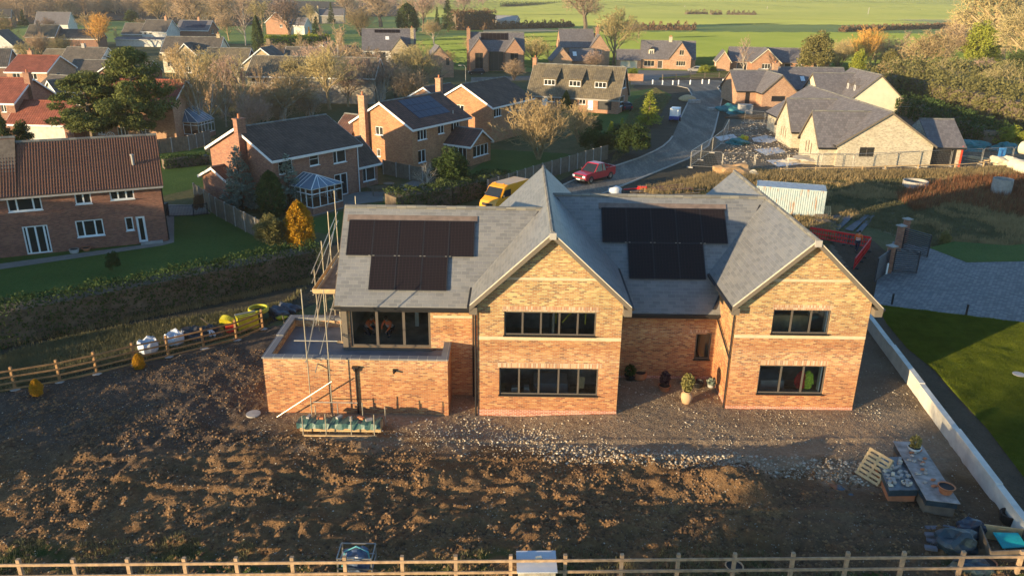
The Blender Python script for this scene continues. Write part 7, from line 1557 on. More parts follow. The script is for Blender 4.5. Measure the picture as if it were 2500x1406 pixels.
P = at(1163, 184); vehicle('parked_car', 'black car parked before the twin gabled brick house', 'car', P.x, P.y+1, 185, 'car', (.015, .016, .02)); P = at(1700, 178); vehicle('parked_car', 'silver grey car on the cottage drive', 'car', P.x, P.y+1, 170, 'car', (.28, .27, .25))
gen = thing('site_generator', 'white and blue towable site generator beside the left kerb', 'generator', (*at(1647, 296)[:2], 0), R(70)); MB().box(-1.1, -.7, .9, 1.1, .7, 2.1).build('canopy', M['white'], gen); MB().box(-1.2, -.75, .35, 1.2, .75, .9).build('chassis', plain('blue_paint', (.02, .05, .25), .5), gen); MB().bar((-1.2, 0, .5), (-2.1, 0, .45), .1).build('tow_bar', M['dark_metal'], gen)
for s in (-1, 1): wheel(gen, 0, s*.8, .33)

# ================================================================== SITE THINGS
# shipping container
c0, c1 = at(2019, 467, 2.6), at(1860, 454.5, 2.6); ca = math.atan2(c0.y-c1.y, c0.x-c1.x); ct = thing('shipping_container', 'pale blue rusty shipping container behind the right gable roof', 'container', (c0.x, c0.y, 0), ca)
def corr(mb, x0, x1, y, z0, z1, out, n=30):
    for i in range(n):
        a, b = x0+(x1-x0)*i/n, x0+(x1-x0)*(i+1)/n; m1, m2 = a+(b-a)*.35, a+(b-a)*.65; k = .05*out
        for p, q, yp, yq in ((a, m1, y, y), (m1, m1+(b-a)*.12, y, y+k), (m1+(b-a)*.12, b-(b-a)*.12, y+k, y+k), (b-(b-a)*.12, b, y+k, y)):
            c_ = [(p, yp, z0), (q, yq, z0), (q, yq, z1), (p, yp, z1)]; mb.poly(c_ if out < 0 else c_[::-1])
L_ = 6.06; b = MB(); corr(b, -L_+.1, -.1, 0.03, .15, 2.5, -1); corr(b, -L_+.1, -.1, 2.41, .15, 2.5, 1); b.box(-.08, .05, .15, -.03, 2.39, 2.5); b.box(-L_+.03, .05, .15, -L_+.08, 2.39, 2.5); b.build('side_panels', M['container'], ct)
f = MB()
for x in (-L_+.06, -.06):
    for y in (.04, 2.4): f.cbox((x, y, 1.3), (.14, .14, 2.6))
for y in (.0, 2.44):
    for z in (.08, 2.54): f.bar((-L_, y, z), (0, y, z), .12)
for x in (-L_+.05, -.05):
    for z in (.08, 2.54): f.bar((x, 0, z), (x, 2.44, z), .12)
f.build('frame', M['container'], ct); MB().box(-L_+.05, .05, 2.5, -.05, 2.4, 2.59).build('roof_panel', plain('container_roof', (.42, .45, .46), .6), ct)
d_ = MB()
for y in (.3, .9, 1.5, 2.1): d_.bar((.01, y, .2), (.01, y, 2.45), .04)
d_.build('lock_rods', M['cap'], ct)
def pallet(P, rz, label, m='timber_old', tilt=None, z=0):
    t = thing('pallet', label, 'pallet', (P[0], P[1], z), rz)
    if tilt: t.rotation_euler = (tilt[0], tilt[1], rz)
    for k in range(7): MB().box(-.6+k*.18, -.5, .12, -.6+k*.18+.11, .5, .145).build('board', M[m], t)
    for y in (-.45, 0, .45): MB().box(-.6, y-.05, .02, .6, y+.05, .12).build('bearer', M[m], t)
    return t
P = at(2003, 536); pallet(P, .1, 'grey pallet standing upright against the container', tilt=(R(78), 0)); P = at(2008, 546); pallet(P, .15, 'grey pallet lying below the upright one', z=.02); pallet(P, .1, 'grey pallet stacked second in front of the container', z=.17); P = at(1990, 556); pallet(P, -.05, 'grey pallet lying nearest the red barrier', z=.02); pallet(at(2010, 530), .1, 'pale pallet leaning higher on the container', 'timber_pale', tilt=(R(70), 0), z=.5)
def planks(name, label, a, b, n, w_, m, z=.06, jit=.15, h=.05):
    a, b = Vector(a), Vector(b); d = (b-a); q = Vector((-d.y, d.x, 0)).normalized(); t = thing(name, label, 'timber', (a.x, a.y, 0), 0)
    for k in range(n):
        o = q*(k-(n-1)/2)*w_*1.25+Vector((random.uniform(-jit, jit), random.uniform(-jit, jit), z+.05*(k % 2))); MB().bar(o, d+o+Vector((random.uniform(-jit, jit), random.uniform(-jit, jit), 0)), w_, h).build('plank', m, t)
    return t
planks('plank_stack', 'fanned stack of dark grey planks right of the pallets', at(2040, 560), at(2085, 522), 8, .42, M['dark_metal'] if False else plain('grey_plank', (.10, .10, .115), .8), jit=.3); planks('plank_stack', 'loose scaffold boards beside the pallet stack', at(2022, 556), at(2052, 516), 4, .25, M['timber_old'], jit=.3)
planks('waste_timber', 'heap of waste timber and pipes beside the road behind the middle roof', at(1560, 478), at(1690, 468), 9, .22, M['timber_old'], z=.25, jit=.9); planks('waste_timber', 'reddish boards lying on the waste heap', at(1590, 472), at(1670, 466), 5, .3, plain('red_board', (.22, .09, .06), .8), z=.45, jit=.6)
P = at(1500, 476); props(MB().blob((P.x, P.y, .4), (.7, .5, .45), 3, 2, .2).build('white_sack', M['white_bag'], smooth=True), 'white sack at the left end of the waste timber', 'sack'); P = at(1560, 470); props(MB().bar((P.x-1.6, P.y, .3), (P.x+.6, P.y+.1, .45), .12).cbox((P.x+.3, P.y, .5), (.9, .3, .3)).build('red_pipe_clamp', M['red_plastic']), 'red plastic offcut on the waste heap', 'offcut')
# concrete rings and pipes
def ring(px, py, r, h, label):
    P = at(px, py); props(MB().lathe([(r-.1, 0), (r, 0), (r, h), (r-.1, h), (r-.1, 0)], 28, (P.x, P.y, 0)).build('concrete_ring', M['concrete'], smooth=False), label, 'concrete ring')
ring(2233, 458, 1.25, .75, 'low wide concrete ring in the grass'); ring(2441, 476, .95, 1.7, 'tall concrete ring among the rust brown weeds')
for i, (px, py, z, lb) in enumerate(((2494, 430, .8, 'pale concrete pipe lying lowest of the pile at the right edge'), (2478, 422, .75, 'pale concrete pipe behind the lowest one, right edge'), (2498, 404, 2.0, 'pale concrete pipe on top of the pile at the right edge'))):
    P = at(px, py); o = MB().lathe([(.62, 0), (.78, 0), (.78, 2.2), (.62, 2.2), (.62, 0)], 22).build('concrete_pipe', M['cream']); o.rotation_euler = (R(90), 0, R(25)); o.location = (P.x, P.y+1, z); props(o, lb, 'concrete pipe')
# rubbish and materials on the building site
M['teal'] = plain('teal_sheet', (.03, .17, .18), .5, var=.3, scale=3); M['tarp_green'] = plain('green_tarp', (.05, .12, .10), .5, var=.3, scale=2, bump=.02); M['tarp_blue'] = plain('blue_tarp', (.025, .05, .065), .45, var=.5, scale=2, bump=.02); M['yellow'] = plain('yellow_plastic', (.42, .38, .02), .45)
def heap(px, py, r, m, name, label, cat, z=None, seed=1, amp=.3, flat=.3):
    P = at(px, py); props(MB().blob((P.x, P.y, z if z is not None else r[2]*.3), r, seed, 3, amp, flat).build(name, m, smooth=False), label, cat)
heap(1800, 352, (1.3, .9, .6), M['teal'], 'teal_sheeting', 'crumpled teal sheeting by the concrete slabs', 'sheeting'); heap(1812, 346, (.7, .6, .6), M['yellow'], 'yellow_sack', 'yellow sack beside the crumpled teal sheeting', 'sack', seed=3)
heap(1775, 272, (1.8, 1.0, .8), M['teal'], 'green_sheeting', 'green sheeting pile left of the orange brick bungalow', 'sheeting', seed=4); heap(1795, 278, (1.4, 1.0, .6), M['teal'], 'green_sheeting', 'smaller teal sheeting pile beside the grey crate', 'sheeting', seed=5); small_box('site_crate', 'grey crate beside the teal sheeting piles', 'crate', at(1818, 277)[:], (2.2, 1.6, 1.5), M['cap'])
heap(2348, 366, (3.2, 1.4, .9), M['teal'], 'teal_sheeting', 'long mound under teal sheeting right of the buff bungalow', 'sheeting', seed=6); heap(2455, 372, (1.6, 1.2, .9), M['teal'], 'teal_sheeting', 'teal sheeting heap near the concrete pipes', 'sheeting', seed=7); heap(2452, 402, (1.5, .9, .8), M['cream'], 'sand_bag', 'pale bulk bag in front of the teal heap near the pipes', 'bag', seed=8)
small_box('blue_board', 'blue insulation board standing beside the pale bulk bag', 'board', at(2442, 392)[:], (.8, .2, 1.6), plain('blue_board', (.03, .2, .5), .6))
heap(1795, 428, (2.2, 1.4, .9), plain('sand', (.38, .24, .12), .95, bump=.03), 'sand_heap', 'orange lit heap of sand behind the small rear gable', 'heap', seed=9); heap(1835, 432, (.8, .6, .5), M['cream'], 'sand_bag', 'pale bag right of the sand heap', 'bag', seed=10); heap(2410, 418-8, (.1, .1, .1), M['cream'], 'stone_block', 'small pale block by the low timber rail', 'block', seed=2)
heap(1985, 396, (3.2, 1.6, .45), M['pebbles'], 'rubble_heap', 'low rubble heap left of the buff bungalow wing', 'heap', seed=11); heap(1830, 290, (3, 1, .4), M['verge_soil'], 'soil_heap', 'low soil heap by the orange brick bungalow', 'heap', seed=12)
planks('timber_offcuts', 'pale timber lying right of the buff bungalow', at(2360, 388), at(2440, 398), 6, .3, M['timber_pale'], z=.2, jit=.7)
for i, (px, py, lb) in enumerate(((2385, 345, 'mesh frame leaning at the hedge, right of the teal mound'),)):
    P = at(px, py+10); t = thing('fence_panel', lb, 'fence panel', P[:], R(10)); t.rotation_euler = (R(-25), 0, R(8)); f = MB(); f.tube([(0, 0, 0), (0, 0, 2), (3, 0, 2), (3, 0, 0), (0, 0, 0)], .04, 5)
    for k in range(1, 18): f.bar((k/6, 0, 0), (k/6, 0, 2), .01)
    f.build('frame', M['galv'], t); MB().box(0.05, .02, .05, 2.95, .03, 1.95).build('screen', plain('debris_netting', (.03, .06, .12), .8), t)
# polytunnel, greenhouse, goal
def tunnel(px, py, L_, r, ang, label, name='polytunnel'):
    P = at(px, py); t = thing(name, label, 'greenhouse', P[:], R(ang)); mb = MB(); n = 12
    for i in range(n): a, b = math.pi*i/n, math.pi*(i+1)/n; mb.poly([(0, r*math.cos(a), r*1.2*math.sin(a)), (0, r*math.cos(b), r*1.2*math.sin(b)), (L_, r*math.cos(b), r*1.2*math.sin(b)), (L_, r*math.cos(a), r*1.2*math.sin(a))])
    for x in (0, L_): mb.poly([(x, r*math.cos(math.pi*i/n), r*1.2*math.sin(math.pi*i/n)) for i in range(n+1)])
    mb.build('cover', plain('polythene', (.55, .52, .45), .5, var=.1), t); h_ = MB()
    for k in range(7): x = L_*k/6; h_.tube([(x, (r+.03)*math.cos(math.pi*i/n), (r+.03)*1.2*math.sin(math.pi*i/n)) for i in range(n+1)], .04, 4)
    h_.build('hoops', M['cap'], t)
tunnel(2306, 195, 8.5, 1.8, 8, 'pale polytunnel behind the hedge bank at the right'); tunnel(2388, 190, 5.5, 1.6, 30, 'second pale polytunnel partly hidden by the dark evergreen')
P = at(2386, 220); P2 = at(2456, 218); g = thing('goal', 'white football goal frame behind the hedge bank', 'goal', P[:]); d = P2-P; MB().tube([(0, 0, 0), (0, 0, 2.3), d+Vector((0, 0, 2.3)), d], .08, 6).build('frame', M['white'], g); 
# road details
for i, (x, y) in enumerate(((1380, 795), (1475, 800), (1572, 800), (1626, 797), (1738, 797), (1853, 790), (1916, 790), (2050, 786))):
    P = at(*zz(3, x, y+12)); props(MB().lathe([(.16, 0), (.16, .9), (.12, 1.0), (0, 1.02)], 8, (P.x, P.y, 0)).build('bollard', M['white']), 'white bollard in the line across the top of the road', 'bollard', 'white bollards across the top of the road')
P = at(1137, 207); t = thing('street_lamp', 'grey street lamp left of the black car', 'street lamp', P[:]); hh = top_h(P, 1137, 160); MB().tube([(0, 0, 0), (0, 0, hh-.4), (-.3, -.1, hh), (-1.1, -.3, hh)], [.09, .06, .05, .04], 6).build('post', M['cap'], t); MB().cbox((-1.2, -.3, hh), (.7, .25, .12)).build('lamp_head', M['cap'], t)
stones('site_rubble', 'stones and crumbs scattered over the building site', pxpoly((1760, 400), (1960, 402), (1960, 330), (1900, 300), (1820, 290), (1780, 320)), 2200, .04, .2, M['pebbles'], hz=lambda x, y: x*0)
for (bx, by, ty, lb) in ((2118, 40, 19, 'tall white pole in the upper field at right'), (1871, 32, 16, 'thin white pole in the upper field behind the brick bungalow'), (1670, 28, 14, 'thin white pole in the upper field right of the oak')):
    P = at(bx, by); props(MB().tube([(P.x, P.y, 0), (P.x+.5, P.y, top_h(P, bx, ty))], .3, 5).build('pole', M['cap']), lb, 'pole')
props(small_box('green_cabinet', 'pale green cabinet at the right end of the far timber fence', 'cabinet', at(1800, 196)[:], (2.2, .6, 2.6), M['cap']), kind=None)
small_box('brick_pier', 'low brick pier left of the cottage drive entrance', 'wall', at(1548, 198)[:], (4.2, .5, 1.6), M['brick_red'], R(-10)); heap(1678, 246, (1.6, 1.6, .8), M['timber_pale'], 'timber_crate', 'pallet load of brown blocks on the road', 'blocks', seed=14, amp=.05); small_box('kerb_pack', 'pale pack of kerb stones on the left side of the road', 'blocks', at(1695, 252)[:], (2.0, 1.2, .6), M['concrete'], R(20)); small_box('kerb_pack', 'pale pack of kerb stones by the right kerb', 'blocks', at(1743, 270)[:], (2.2, 1.2, .5), M['concrete'], R(10))

# ================================================================== BY THE NEW HOUSE
T1 = [(.17, 0), (.22, .05), (.3, .3), (.33, .33), (.28, .33)]; URN = [(.14, 0), (.20, .04), (.24, .25), (.23, .42), (.16, .52), (.19, .55), (.15, .55)]
def gp(px, py): P = at(px, py); return P.x, P.y
x, y = gp(1561, 927); pot('plant_pot', 'terracotta bowl pot against the recess wall beside the black shrub', x, y, [(.18, 0), (.33, .1), (.38, .28), (.34, .4), (.36, .43), (.3, .43)], M['terracotta'], z=gz(x, y)-.02)
x, y = gp(1538, 928); pot('plant_pot', 'black pot with dark foliage in the left corner of the recess', x, y, T1, M['black'], 'ball', M['hedge'], 300, (.3, .3, .32), .55, gz(x, y)-.02)
x, y = gp(1621, 955); pot('plant_pot', 'terracotta pot with a dark red leaved shrub in the recess', x, y, T1, M['terracotta'], 'ball', plain('dark_red_leaf', (.06, .02, .02), .8), 420, (.28, .28, .4), .72, gz(x, y)-.02)
x, y = gp(1675, 985); pot('plant_pot', 'tall tan urn with a yellow green grassy plant before the recess', x, y, [(.14, 0), (.22, .06), (.30, .35), (.28, .52), (.18, .62), (.22, .66), (.17, .66)], M['tan_pot'], 'ball', M['shrub_olive'], 700, (.32, .32, .5), 1.15, gz(x, y)-.02)
x, y = gp(1703, 946); pot('plant_pot', 'dark empty pot right of the grassy urn', x, y, T1, M['black'], z=gz(x, y)-.02); x, y = gp(1682, 938); pot('plant_pot', 'small red leaved pot plant behind the grassy urn', x, y, T1, M['terracotta'], 'ball', plain('red_leaf', (.2, .03, .02), .8), 200, (.2, .2, .2), .45, gz(x, y)-.02)
x, y = gp(1735, 945); pot('plant_pot', 'low pot with pale leaves at the right corner of the recess', x, y, [(.15, 0), (.2, .2), (.16, .2)], M['cap'], 'ball', M['conifer_blue'], 200, (.25, .25, .18), .3, gz(x, y)-.02)
# timber stack under a green tarpaulin with steel stakes
ts = thing('timber_stack', 'stack of long timbers under a green tarpaulin between steel stakes before the garage', 'timber stack', (-7.9, 31.2, gz(-7.9, 31.2)))
for k in range(4):
    for j in range(3): MB().box(-1.85, -.25+j*.2, .05+k*.1, 1.85, -.25+j*.2+.17, .05+k*.1+.085).build('timber', M['timber_pale'], ts)
tp = MB(); n = 26
for i in range(n):
    for j in range(5):
        def q(a, b): X_ = -1.95+3.8*a/n; yy = [-.42, -.34, 0, .3, .42][b] if b < 5 else .5; zz_ = [.28, .5, .56, .52, .3][b] if b < 5 else .1; return (X_+.03*math.sin(b*5+a), yy+.03*math.sin(a*1.7), zz_+.035*math.sin(a*1.3+b*2)+.02*math.sin(a*3.1))
        if j < 4: tp.poly([q(i, j), q(i+1, j), q(i+1, j+1), q(i, j+1)])
tp.build('tarpaulin', M['tarp_green'], ts)
for i, xx in enumerate((-1.65, -.6, .55, 1.6)):
    MB().tube([(xx, -.5, -.2), (xx+.02, -.5, 1.0+.12*(i % 2))], .025, 6).build('stake', M['steel'], ts); MB().tube([(xx+.35, .5, -.2), (xx+.35, .52, .95+.1*(i % 3))], .025, 6).build('stake', M['steel'], ts)
for i, (xx, yy) in enumerate(((-.95, 0), (-.1, .1), (.45, -.05), (.9, .05), (1.3, -.1), (-1.5, .1))): MB().cbox((xx, yy, .62), (.3, .14, .1), i*.9).build('weight_brick', M['concrete'] if i % 3 else M['terracotta'], ts)
MB().bar((-1.6, -.56, .02), (1.7, -.56, .02), .08).build('edge_timber', M['timber_pale'], ts)
# rubbish by the left fence
def bulk_bag(px, py, s, seed, label):
    P = at(px, py); t = thing('bulk_bag', label, 'bulk bag', (P.x, P.y, gz(P.x, P.y)-.04), seed*.7); mb = MB(); n = 20; rn = random.Random(seed); prof = [(.42, 0), (.5, .2), (.52, .5), (.5, .72), (.46, .85), (.38, .8), (.32, .62), (0, .58)]
    ph = [rn.uniform(0, 6) for _ in range(4)]
    for r, z in prof: 
        for a in range(n): th = 2*math.pi*a/n; k = 1+.1*math.cos(4*th)*-.6+.07*math.sin(3*th+ph[0])+.05*math.sin(7*th+ph[1]); mb.v.append((r*s*k*math.cos(th), r*s*k*math.sin(th), .8*s*(z+(.09*math.sin(3*th+ph[2])+.06*math.sin(5*th+ph[3]) if z > .6 else 0))))
    for j in range(len(prof)-1):
        for a in range(n): b = (a+1) % n; mb.f.append((j*n+a, j*n+b, (j+1)*n+b, (j+1)*n+a)); mb.mi.append(0)
    mb.build('sack', M['white_bag'], t); lp = MB()
    for a in (.8, 2.4, 3.9, 5.5): c = Vector((.46*s*math.cos(a), .46*s*math.sin(a), .6*s)); lp.tube([c, c+Vector((.05, .05, .10*s)), c+Vector((.16, -.02, .04*s)), c+Vector((.18, .05, -.1))], .02, 4)
    lp.build('lifting_loop', M['white_bag'], t)
bulk_bag(364, 862, 1.05, 1, 'white woven bulk bag behind the left fence, nearer the left edge'); bulk_bag(428, 842, 1.0, 2, 'white woven bulk bag behind the left fence, next to the black sacks')
for px, py, s, lb in ((474, 826, .62, 'black plastic sack beside the white bulk bags, leftmost'), (496, 822, .58, 'black plastic sack in the middle of the rubbish row'), (520, 818, .5, 'black plastic sack next to the yellow cone stack'), (676, 772, .55, 'dark sheeting heap behind the fence end'), (700, 762, .5, 'dark sheeting heap nearest the garage')): heap(px, py, (s*1.3, s, s*.8), M['black'] if px < 600 else plain('grey_sheeting', (.05, .06, .08), .5), 'rubbish_sack', lb, 'sack', seed=px, flat=.4)
heap(516, 826, (.22, .2, .4), M['white_bag'], 'feed_sack', 'pale upright sack beside the black sacks', 'sack', seed=21)
def disc(px, py, r, tilt, m, name, label, cat, h=.25, z=.3):
    P = at(px, py); o = MB().lathe([(0, 0), (r, 0), (r*1.02, h*.5), (r, h), (r*.9, h), (r*.88, h*.6), (0, h*.6)], 26).build(name, m); o.location = (P.x, P.y, z); o.rotation_euler = tilt; props(o, label, cat)
disc(556, 806, .5, (R(-55), R(25), 0), M['yellow'], 'yellow_tub', 'round yellow tub leaning on its side behind the fence', 'tub', .3, .4); small_box('red_crate', 'red crate under the yellow tub', 'crate', at(563, 812)[:], (.5, .5, .5), M['red_plastic'], .5)
t = thing('plastic_chairs', 'stack of lime yellow plastic barrier panels beside the yellow tub', 'barrier stack', (*gp(603, 800), 0), .6)
for k in range(6): MB().box(-.6, -.5+k*.14, .05, .6, -.42+k*.14, .95-.05*(k % 2)).build('panel', M['yellow'] if k not in (4,) else M['cap'], t)
t.name = 'barrier_stack'
P = at(634, 782); o = MB(); 
for k in range(2): o.tube([(.55*math.cos(a), .55*math.sin(a), .06+k*.12) for a in [i*math.pi/12 for i in range(25)]], .075, 6, cap=False)
o = o.build('pipe_coil', M['yellow'], smooth=True); o.location = (P.x, P.y, .62); props(o, 'coil of yellow gas pipe lying on a green drum', 'pipe coil'); props(MB().lathe([(.55, 0), (.6, .3), (.55, .58), (0, .6)], 20, (P.x, P.y, 0)).build('green_drum', plain('green_drum', (.02, .06, .04), .5)), 'dark green drum under the yellow pipe coil', 'drum')
P = at(688, 780); props(MB().blob((P.x, P.y, .15), (.35, .2, .15), 5, 2).build('yellow_helmet_bag', M['yellow'], smooth=True), 'small yellow bag at the edge of the dark sheeting', 'bag')
for (a, b, lb) in (((490, 776), (520, 800), 'thin batten sticking out of the rubbish row'), ((690, 770), (697, 800), 'short stake by the fence end')): p, q = at(*a, .8), at(*b, .1); props(MB().bar(p, q, .05).build('batten', M['timber_old']), lb, 'batten')
# covered stacks, pots and rubbish at the lower right
def quad_top(px, z): return [at(*q, z) for q in px]
def covered_stack(name, label, px, z, top, side, h=.12, extra=None):
    Q = quad_top(px, z); c = sum(Q, Vector())/4; c.z = 0; t = thing(name, label, 'stack', c[:]); q = [p-c for p in Q]; nrm = (q[1]-q[0]).cross(q[2]-q[1]).z; q = q if nrm > 0 else q[::-1]
    MB().slab(q, .03).build('board', top, t); inn = [Vector((p.x*.93, p.y*.95, z-.031)) for p in q]; MB().slab(inn, h).build('wrapped_blocks', side, t)
    lo = [Vector((p.x*.88, p.y*.92, z-.035-h)) for p in q]; MB().slab(lo, z-h-.16).build('block_pack', M['terracotta'] if extra else M['timber_old'], t)
    for k in (.1, .5, .9): a, b = lo[0].lerp(lo[3], k), lo[1].lerp(lo[2], k); a.z = b.z = .07; MB().bar(a, b, .1, .1).build('pallet_bearer', M['timber_pale'], t)
    return Q
M['damp_board'] = plain('damp_board', (.30, .265, .24), .7, var=.5, scale=2.2)
QA = covered_stack('slab_stack', 'slab stack wrapped in dark film, weighted with tiles and blocks, beside the leaning pallet', [(2138, 1117), (2198, 1114), (2245, 1195), (2171, 1196)], .75, plain('wet_film', (.10, .11, .12), .35, var=.5, scale=3), M['tarp_blue'], .3, True)
QB = covered_stack('board_stack', 'long stack covered with pale damp boards next to the boundary wall', [(2180, 1076), (2247, 1079), (2345, 1229), (2262, 1219)], .88, M['damp_board'], M['tarp_blue'], .3)
def bil(Q, u, v): return Q[0].lerp(Q[1], u).lerp(Q[3].lerp(Q[2], u), v)
for i in range(34):
    u, v = random.uniform(.1, .9), random.uniform(.05, .95); P = bil(QA, u, v); props(MB().cbox((0, 0, .03+.02*(i % 3)), (.22 if i % 2 else .16, .12, .06+.03*(i % 3)), i).build('loose_tile', M['cap'] if i % 4 else M['cream']), 'broken tile or block weighing down the dark film of the slab stack', 'tile', 'weights on the slab stack').location = P+Vector((0, 0, .002))
for i in range(22):
    u, v = random.uniform(.12, .85), random.uniform(.15, .8); P = bil(QB, u, v); props(MB().blob((0, 0, .05), (.11, .08, .06), i, 1, .2, .6).build('loose_stone', M['concrete'] if i % 3 else M['terracotta']), 'loose stone on the pale damp boards', 'stone', 'stones on the damp boards').location = P+Vector((0, 0, .002))
P = bil(QB, .72, .86); tq = pot('plant_pot', 'terracotta pot of soil at the near end of the pale boards', P.x, P.y, T1, M['terracotta'], z=P.z+.002)
P = bil(QB, .55, .17); tq = pot('plant_pot', 'pale blue bowl with a wispy plant at the far end of the boards', P.x, P.y, [(.14, 0), (.24, .08), (.28, .2), (.25, .2)], plain('blue_glaze', (.35, .42, .46), .3), 'ball', M['shrub_olive'], 260, (.22, .22, .3), .45, P.z+.002)
P = at(2125, 1175); tt = pallet(P, R(20), 'pale pallet leaning against the slab stack', 'timber_pale', z=.45); tt.rotation_euler = (R(8), R(-58), R(28)); tt.location = (P.x+.15, P.y+.15, .62); tt.scale = (1.05, 1.05, 1.05)
def cr(px, py, s, m, name, lb, cat, seed, f=.5, zz_=0): P = at(px, py, .25); props(MB().blob((P.x, P.y, s[2]*.55+zz_), s, seed, 3, .22, f).build(name, m), lb, cat)
cr(2370, 1292, (.5, .42, .42), plain('blue_black_bag', (.02, .035, .06), .35), 'rubbish_bag', 'blue black rubbish bag beside the open timber crate', 'bag', 31); cr(2332, 1325, (.75, .55, .5), M['tarp_blue'], 'tarpaulin_bundle', 'blue green tarpaulin bundle behind the front fence', 'tarpaulin', 32); cr(2375, 1385, (.7, .4, .4), M['tarp_blue'], 'tarpaulin_bundle', 'lower blue tarpaulin bundle right at the front fence', 'tarpaulin', 36)
P = at(2460, 1278); props(MB().lathe([(.3, 0), (.36, .4), (.36, .44), (.31, .44), (.28, .25), (0, .25)], 20, (P.x, P.y, .05)).build('black_tub', M['black']), 'black round tub beside the boundary wall', 'tub')
for i in range(16):
    P = at(2275+(i % 5)*14+random.uniform(-3, 3), 1290+(i//5)*16, .1+.1*(i % 2)); props(MB().cbox((P.x, P.y, .12+.1*(i % 2)), (.4, .2, .1), random.uniform(-.4, .4)).build('grey_block', plain('grey_block', (.15, .15, .17), .9)), 'grey block in the untidy pile left of the rubbish bag', 'block', 'pile of grey blocks by the rubbish bags')
C_ = [at(2392, 1278, .6), at(2500, 1292, .6), at(2530, 1340, .6), at(2420, 1345, .6)]; cc = sum(C_, Vector())/4; cc.z = 0; t = thing('timber_crate', 'open pale timber crate holding a turquoise sheet, lower right corner', 'crate', cc[:])
for a, b in zip(C_, C_[1:]+C_[:1]): MB().bar(a-cc-Vector((0, 0, .3)), b-cc-Vector((0, 0, .3)), .04, .62).build('side_board', M['timber_pale'] if a is C_[0] else M['timber_old'], t)
props(MB().slab([(C_[0]*.75+C_[2]*.25)+Vector((0, 0, -.1)), (C_[1]*.8+C_[3]*.2)+Vector((0, 0, .05)), (C_[2]*.85+C_[0]*.15)+Vector((0, 0, -.05)), (C_[3]*.6+C_[1]*.4)+Vector((0, 0, -.25))], .04).build('turquoise_sheet', plain('turquoise', (.01, .32, .33), .4)), 'turquoise plastic sheet lying in the open timber crate', 'sheet')
x, y = gp(2405, 1392); pot('plant_pot', 'brown pot lying among the things behind the right front fence', x, y, T1, M['terracotta'], z=.05); x, y = gp(1790, 1400); pot('plant_pot', 'tan pot close behind the front fence, right of the middle', x, y, T1, M['tan_pot'], z=.03)
# white topped store box and tarp covered frame behind the front fence
P = at(1310, 1372, .9); t = thing('store_box', 'pale metal topped store box close behind the front fence', 'storage box', (P.x, P.y, 0), R(2)); MB().box(-.62, -.4, 0, .62, .4, .85).build('body', plain('store_body', (.45, .42, .33), .6), t); MB().slab([(-.68, -.46, .88), (.68, -.46, .88), (.68, .5, .98), (-.68, .5, .98)], .04).build('lid', plain('store_lid', (.52, .54, .57), .4, var=.06), t); q = MB()
for k in (-.3, .0, .3): q.box(k-.14, -.405, .1, k+.14, -.401, .8)
q.build('door_panel', plain('store_panel', (.36, .33, .26), .6), t); props(MB().cbox((P.x+.08, P.y+.05, 1.0), (.2, .16, .13), .3).build('loose_block', M['cream']), 'pale block resting on the lid of the store box', 'block')
P = at(872, 1372, .4); t = thing('crate_with_tarpaulin', 'wire crate stuffed with a torn blue tarpaulin close behind the front fence', 'crate', (P.x, P.y, 0), 0); f = MB()
for x_ in (-.6, .6):
    for y_ in (-.4, .4): f.bar((x_, y_, 0), (x_*.95, y_, .9), .05)
for z in (.05, .45, .88):
    f.bar((-.6, -.4, z), (.6, -.4, z), .035); f.bar((-.6, .4, z), (.6, .4, z), .035); f.bar((-.6, -.4, z), (-.6, .4, z), .035); f.bar((.6, -.4, z), (.6, .4, z), .035)
f.build('wire_frame', M['galv'], t); MB().blob((0, 0, .5), (.5, .36, .5), 41, 3, .14, .8).build('tarpaulin', plain('grey_blue_tarp', (.07, .10, .16), .3, var=.6, scale=4), t); MB().tube([(-.5, -.1, .3), (-.4, 0, .85), (0, .05, 1.04), (.4, 0, .85), (.5, -.1, .3)], .03, 6).build('hoop', plain('teal_hoop', (.1, .35, .38), .4), t)
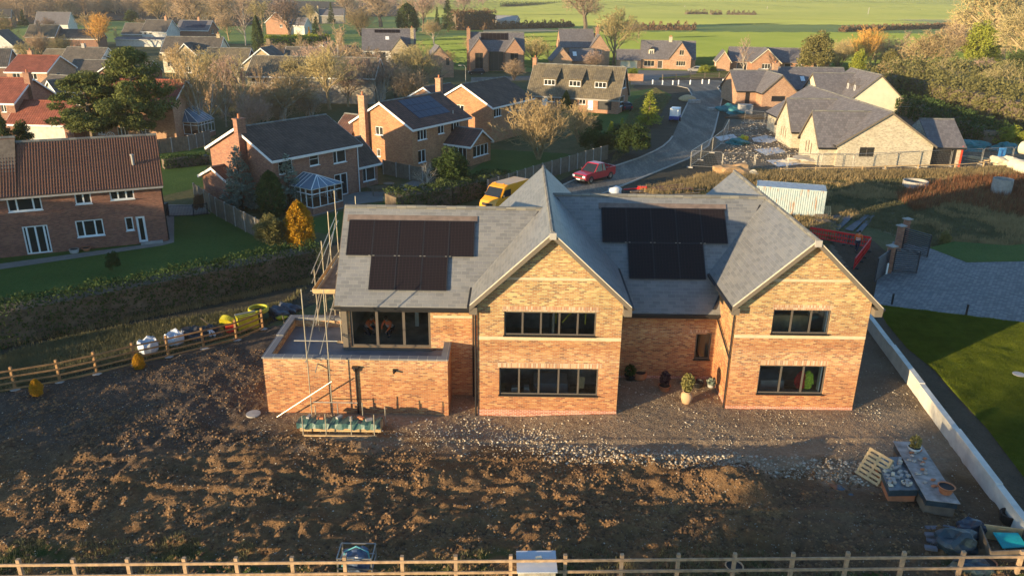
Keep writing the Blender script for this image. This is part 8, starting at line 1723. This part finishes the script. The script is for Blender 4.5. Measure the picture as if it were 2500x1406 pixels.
# garden furniture on the stone patio
def bench(px, py, rz, label, kind='bench'):
    P = at(px, py); t = thing('garden_'+kind, label, kind, P[:], rz); w_ = 1.4 if kind == 'bench' else .55; q = MB()
    for k in range(4): q.box(-w_/2, -.2+k*.12, .42, w_/2, -.2+k*.12+.09, .45)
    q.build('seat', M['timber_old'], t); q = MB()
    for k in range(3): q.box(-w_/2, .25, .55+k*.14, w_/2, .28, .65+k*.14)
    q.build('backrest', M['timber_old'], t)
    for x_ in (-w_/2+.03, w_/2-.03):
        for y_ in (-.2, .25): MB().cbox((x_, y_, .45 if y_ > 0 else .22), (.05, .05, .9 if y_ > 0 else .44)).build('leg', M['timber_old'], t)
bench(928, 478, .3, 'weathered bench on the stone patio'); bench(975, 473, -1.2, 'weathered garden chair right of the patio table', 'chair'); bench(905, 468, 1.4, 'weathered garden chair left of the patio bench', 'chair')
P = at(950, 465); t = thing('garden_table', 'round weathered table on the stone patio', 'table', P[:]); MB().lathe([(0, .7), (.55, .7), (.55, .74), (0, .74)], 18).build('table_top', M['timber_old'], t)
for a in range(4): MB().cbox((.35*math.cos(a*1.57+.8), .35*math.sin(a*1.57+.8), .35), (.05, .05, .7)).build('leg', M['timber_old'], t)
small_box('wheelie_bin', 'dark wheelie bin at the corner of the pantiled house', 'bin', at(402, 526)[:], (.6, .7, 1.1), M['black'])
x, y = gp(182, 617); pot('plant_pot', 'grey stone planter under the kitchen window of the pantiled house', x, y, [(.3, 0), (.36, .3), (.3, .3)], M['concrete']); x, y = gp(212, 612); pot('plant_pot', 'shallow terracotta bowl beside the grey stone planter', x, y, [(.2, 0), (.36, .25), (.3, .25)], M['terracotta'])
# ================================================================== AIR

me = bpy.data.meshes.new('haze'); q = MB(); q.box(-1560, -70, -3, 1560, 3100, 95); me.from_pydata(q.v, [], q.f); hz = bpy.data.objects.new('haze', me); COL.objects.link(hz); hz['kind'] = 'stuff'
hm = bpy.data.materials.new('haze'); hm.use_nodes = True; ht = hm.node_tree; ht.nodes.clear(); ho = ht.nodes.new('ShaderNodeOutputMaterial'); hv = ht.nodes.new('ShaderNodeVolumePrincipled')
hv.inputs['Color'].default_value = (.92, .90, .86, 1); hv.inputs['Density'].default_value = .00014; hv.inputs['Anisotropy'].default_value = 0.0; ht.links.new(hv.outputs[0], ho.inputs['Volume']); me.materials.append(hm)
SC.cycles.volume_bounces = 0; SC.cycles.volume_step_rate = 4
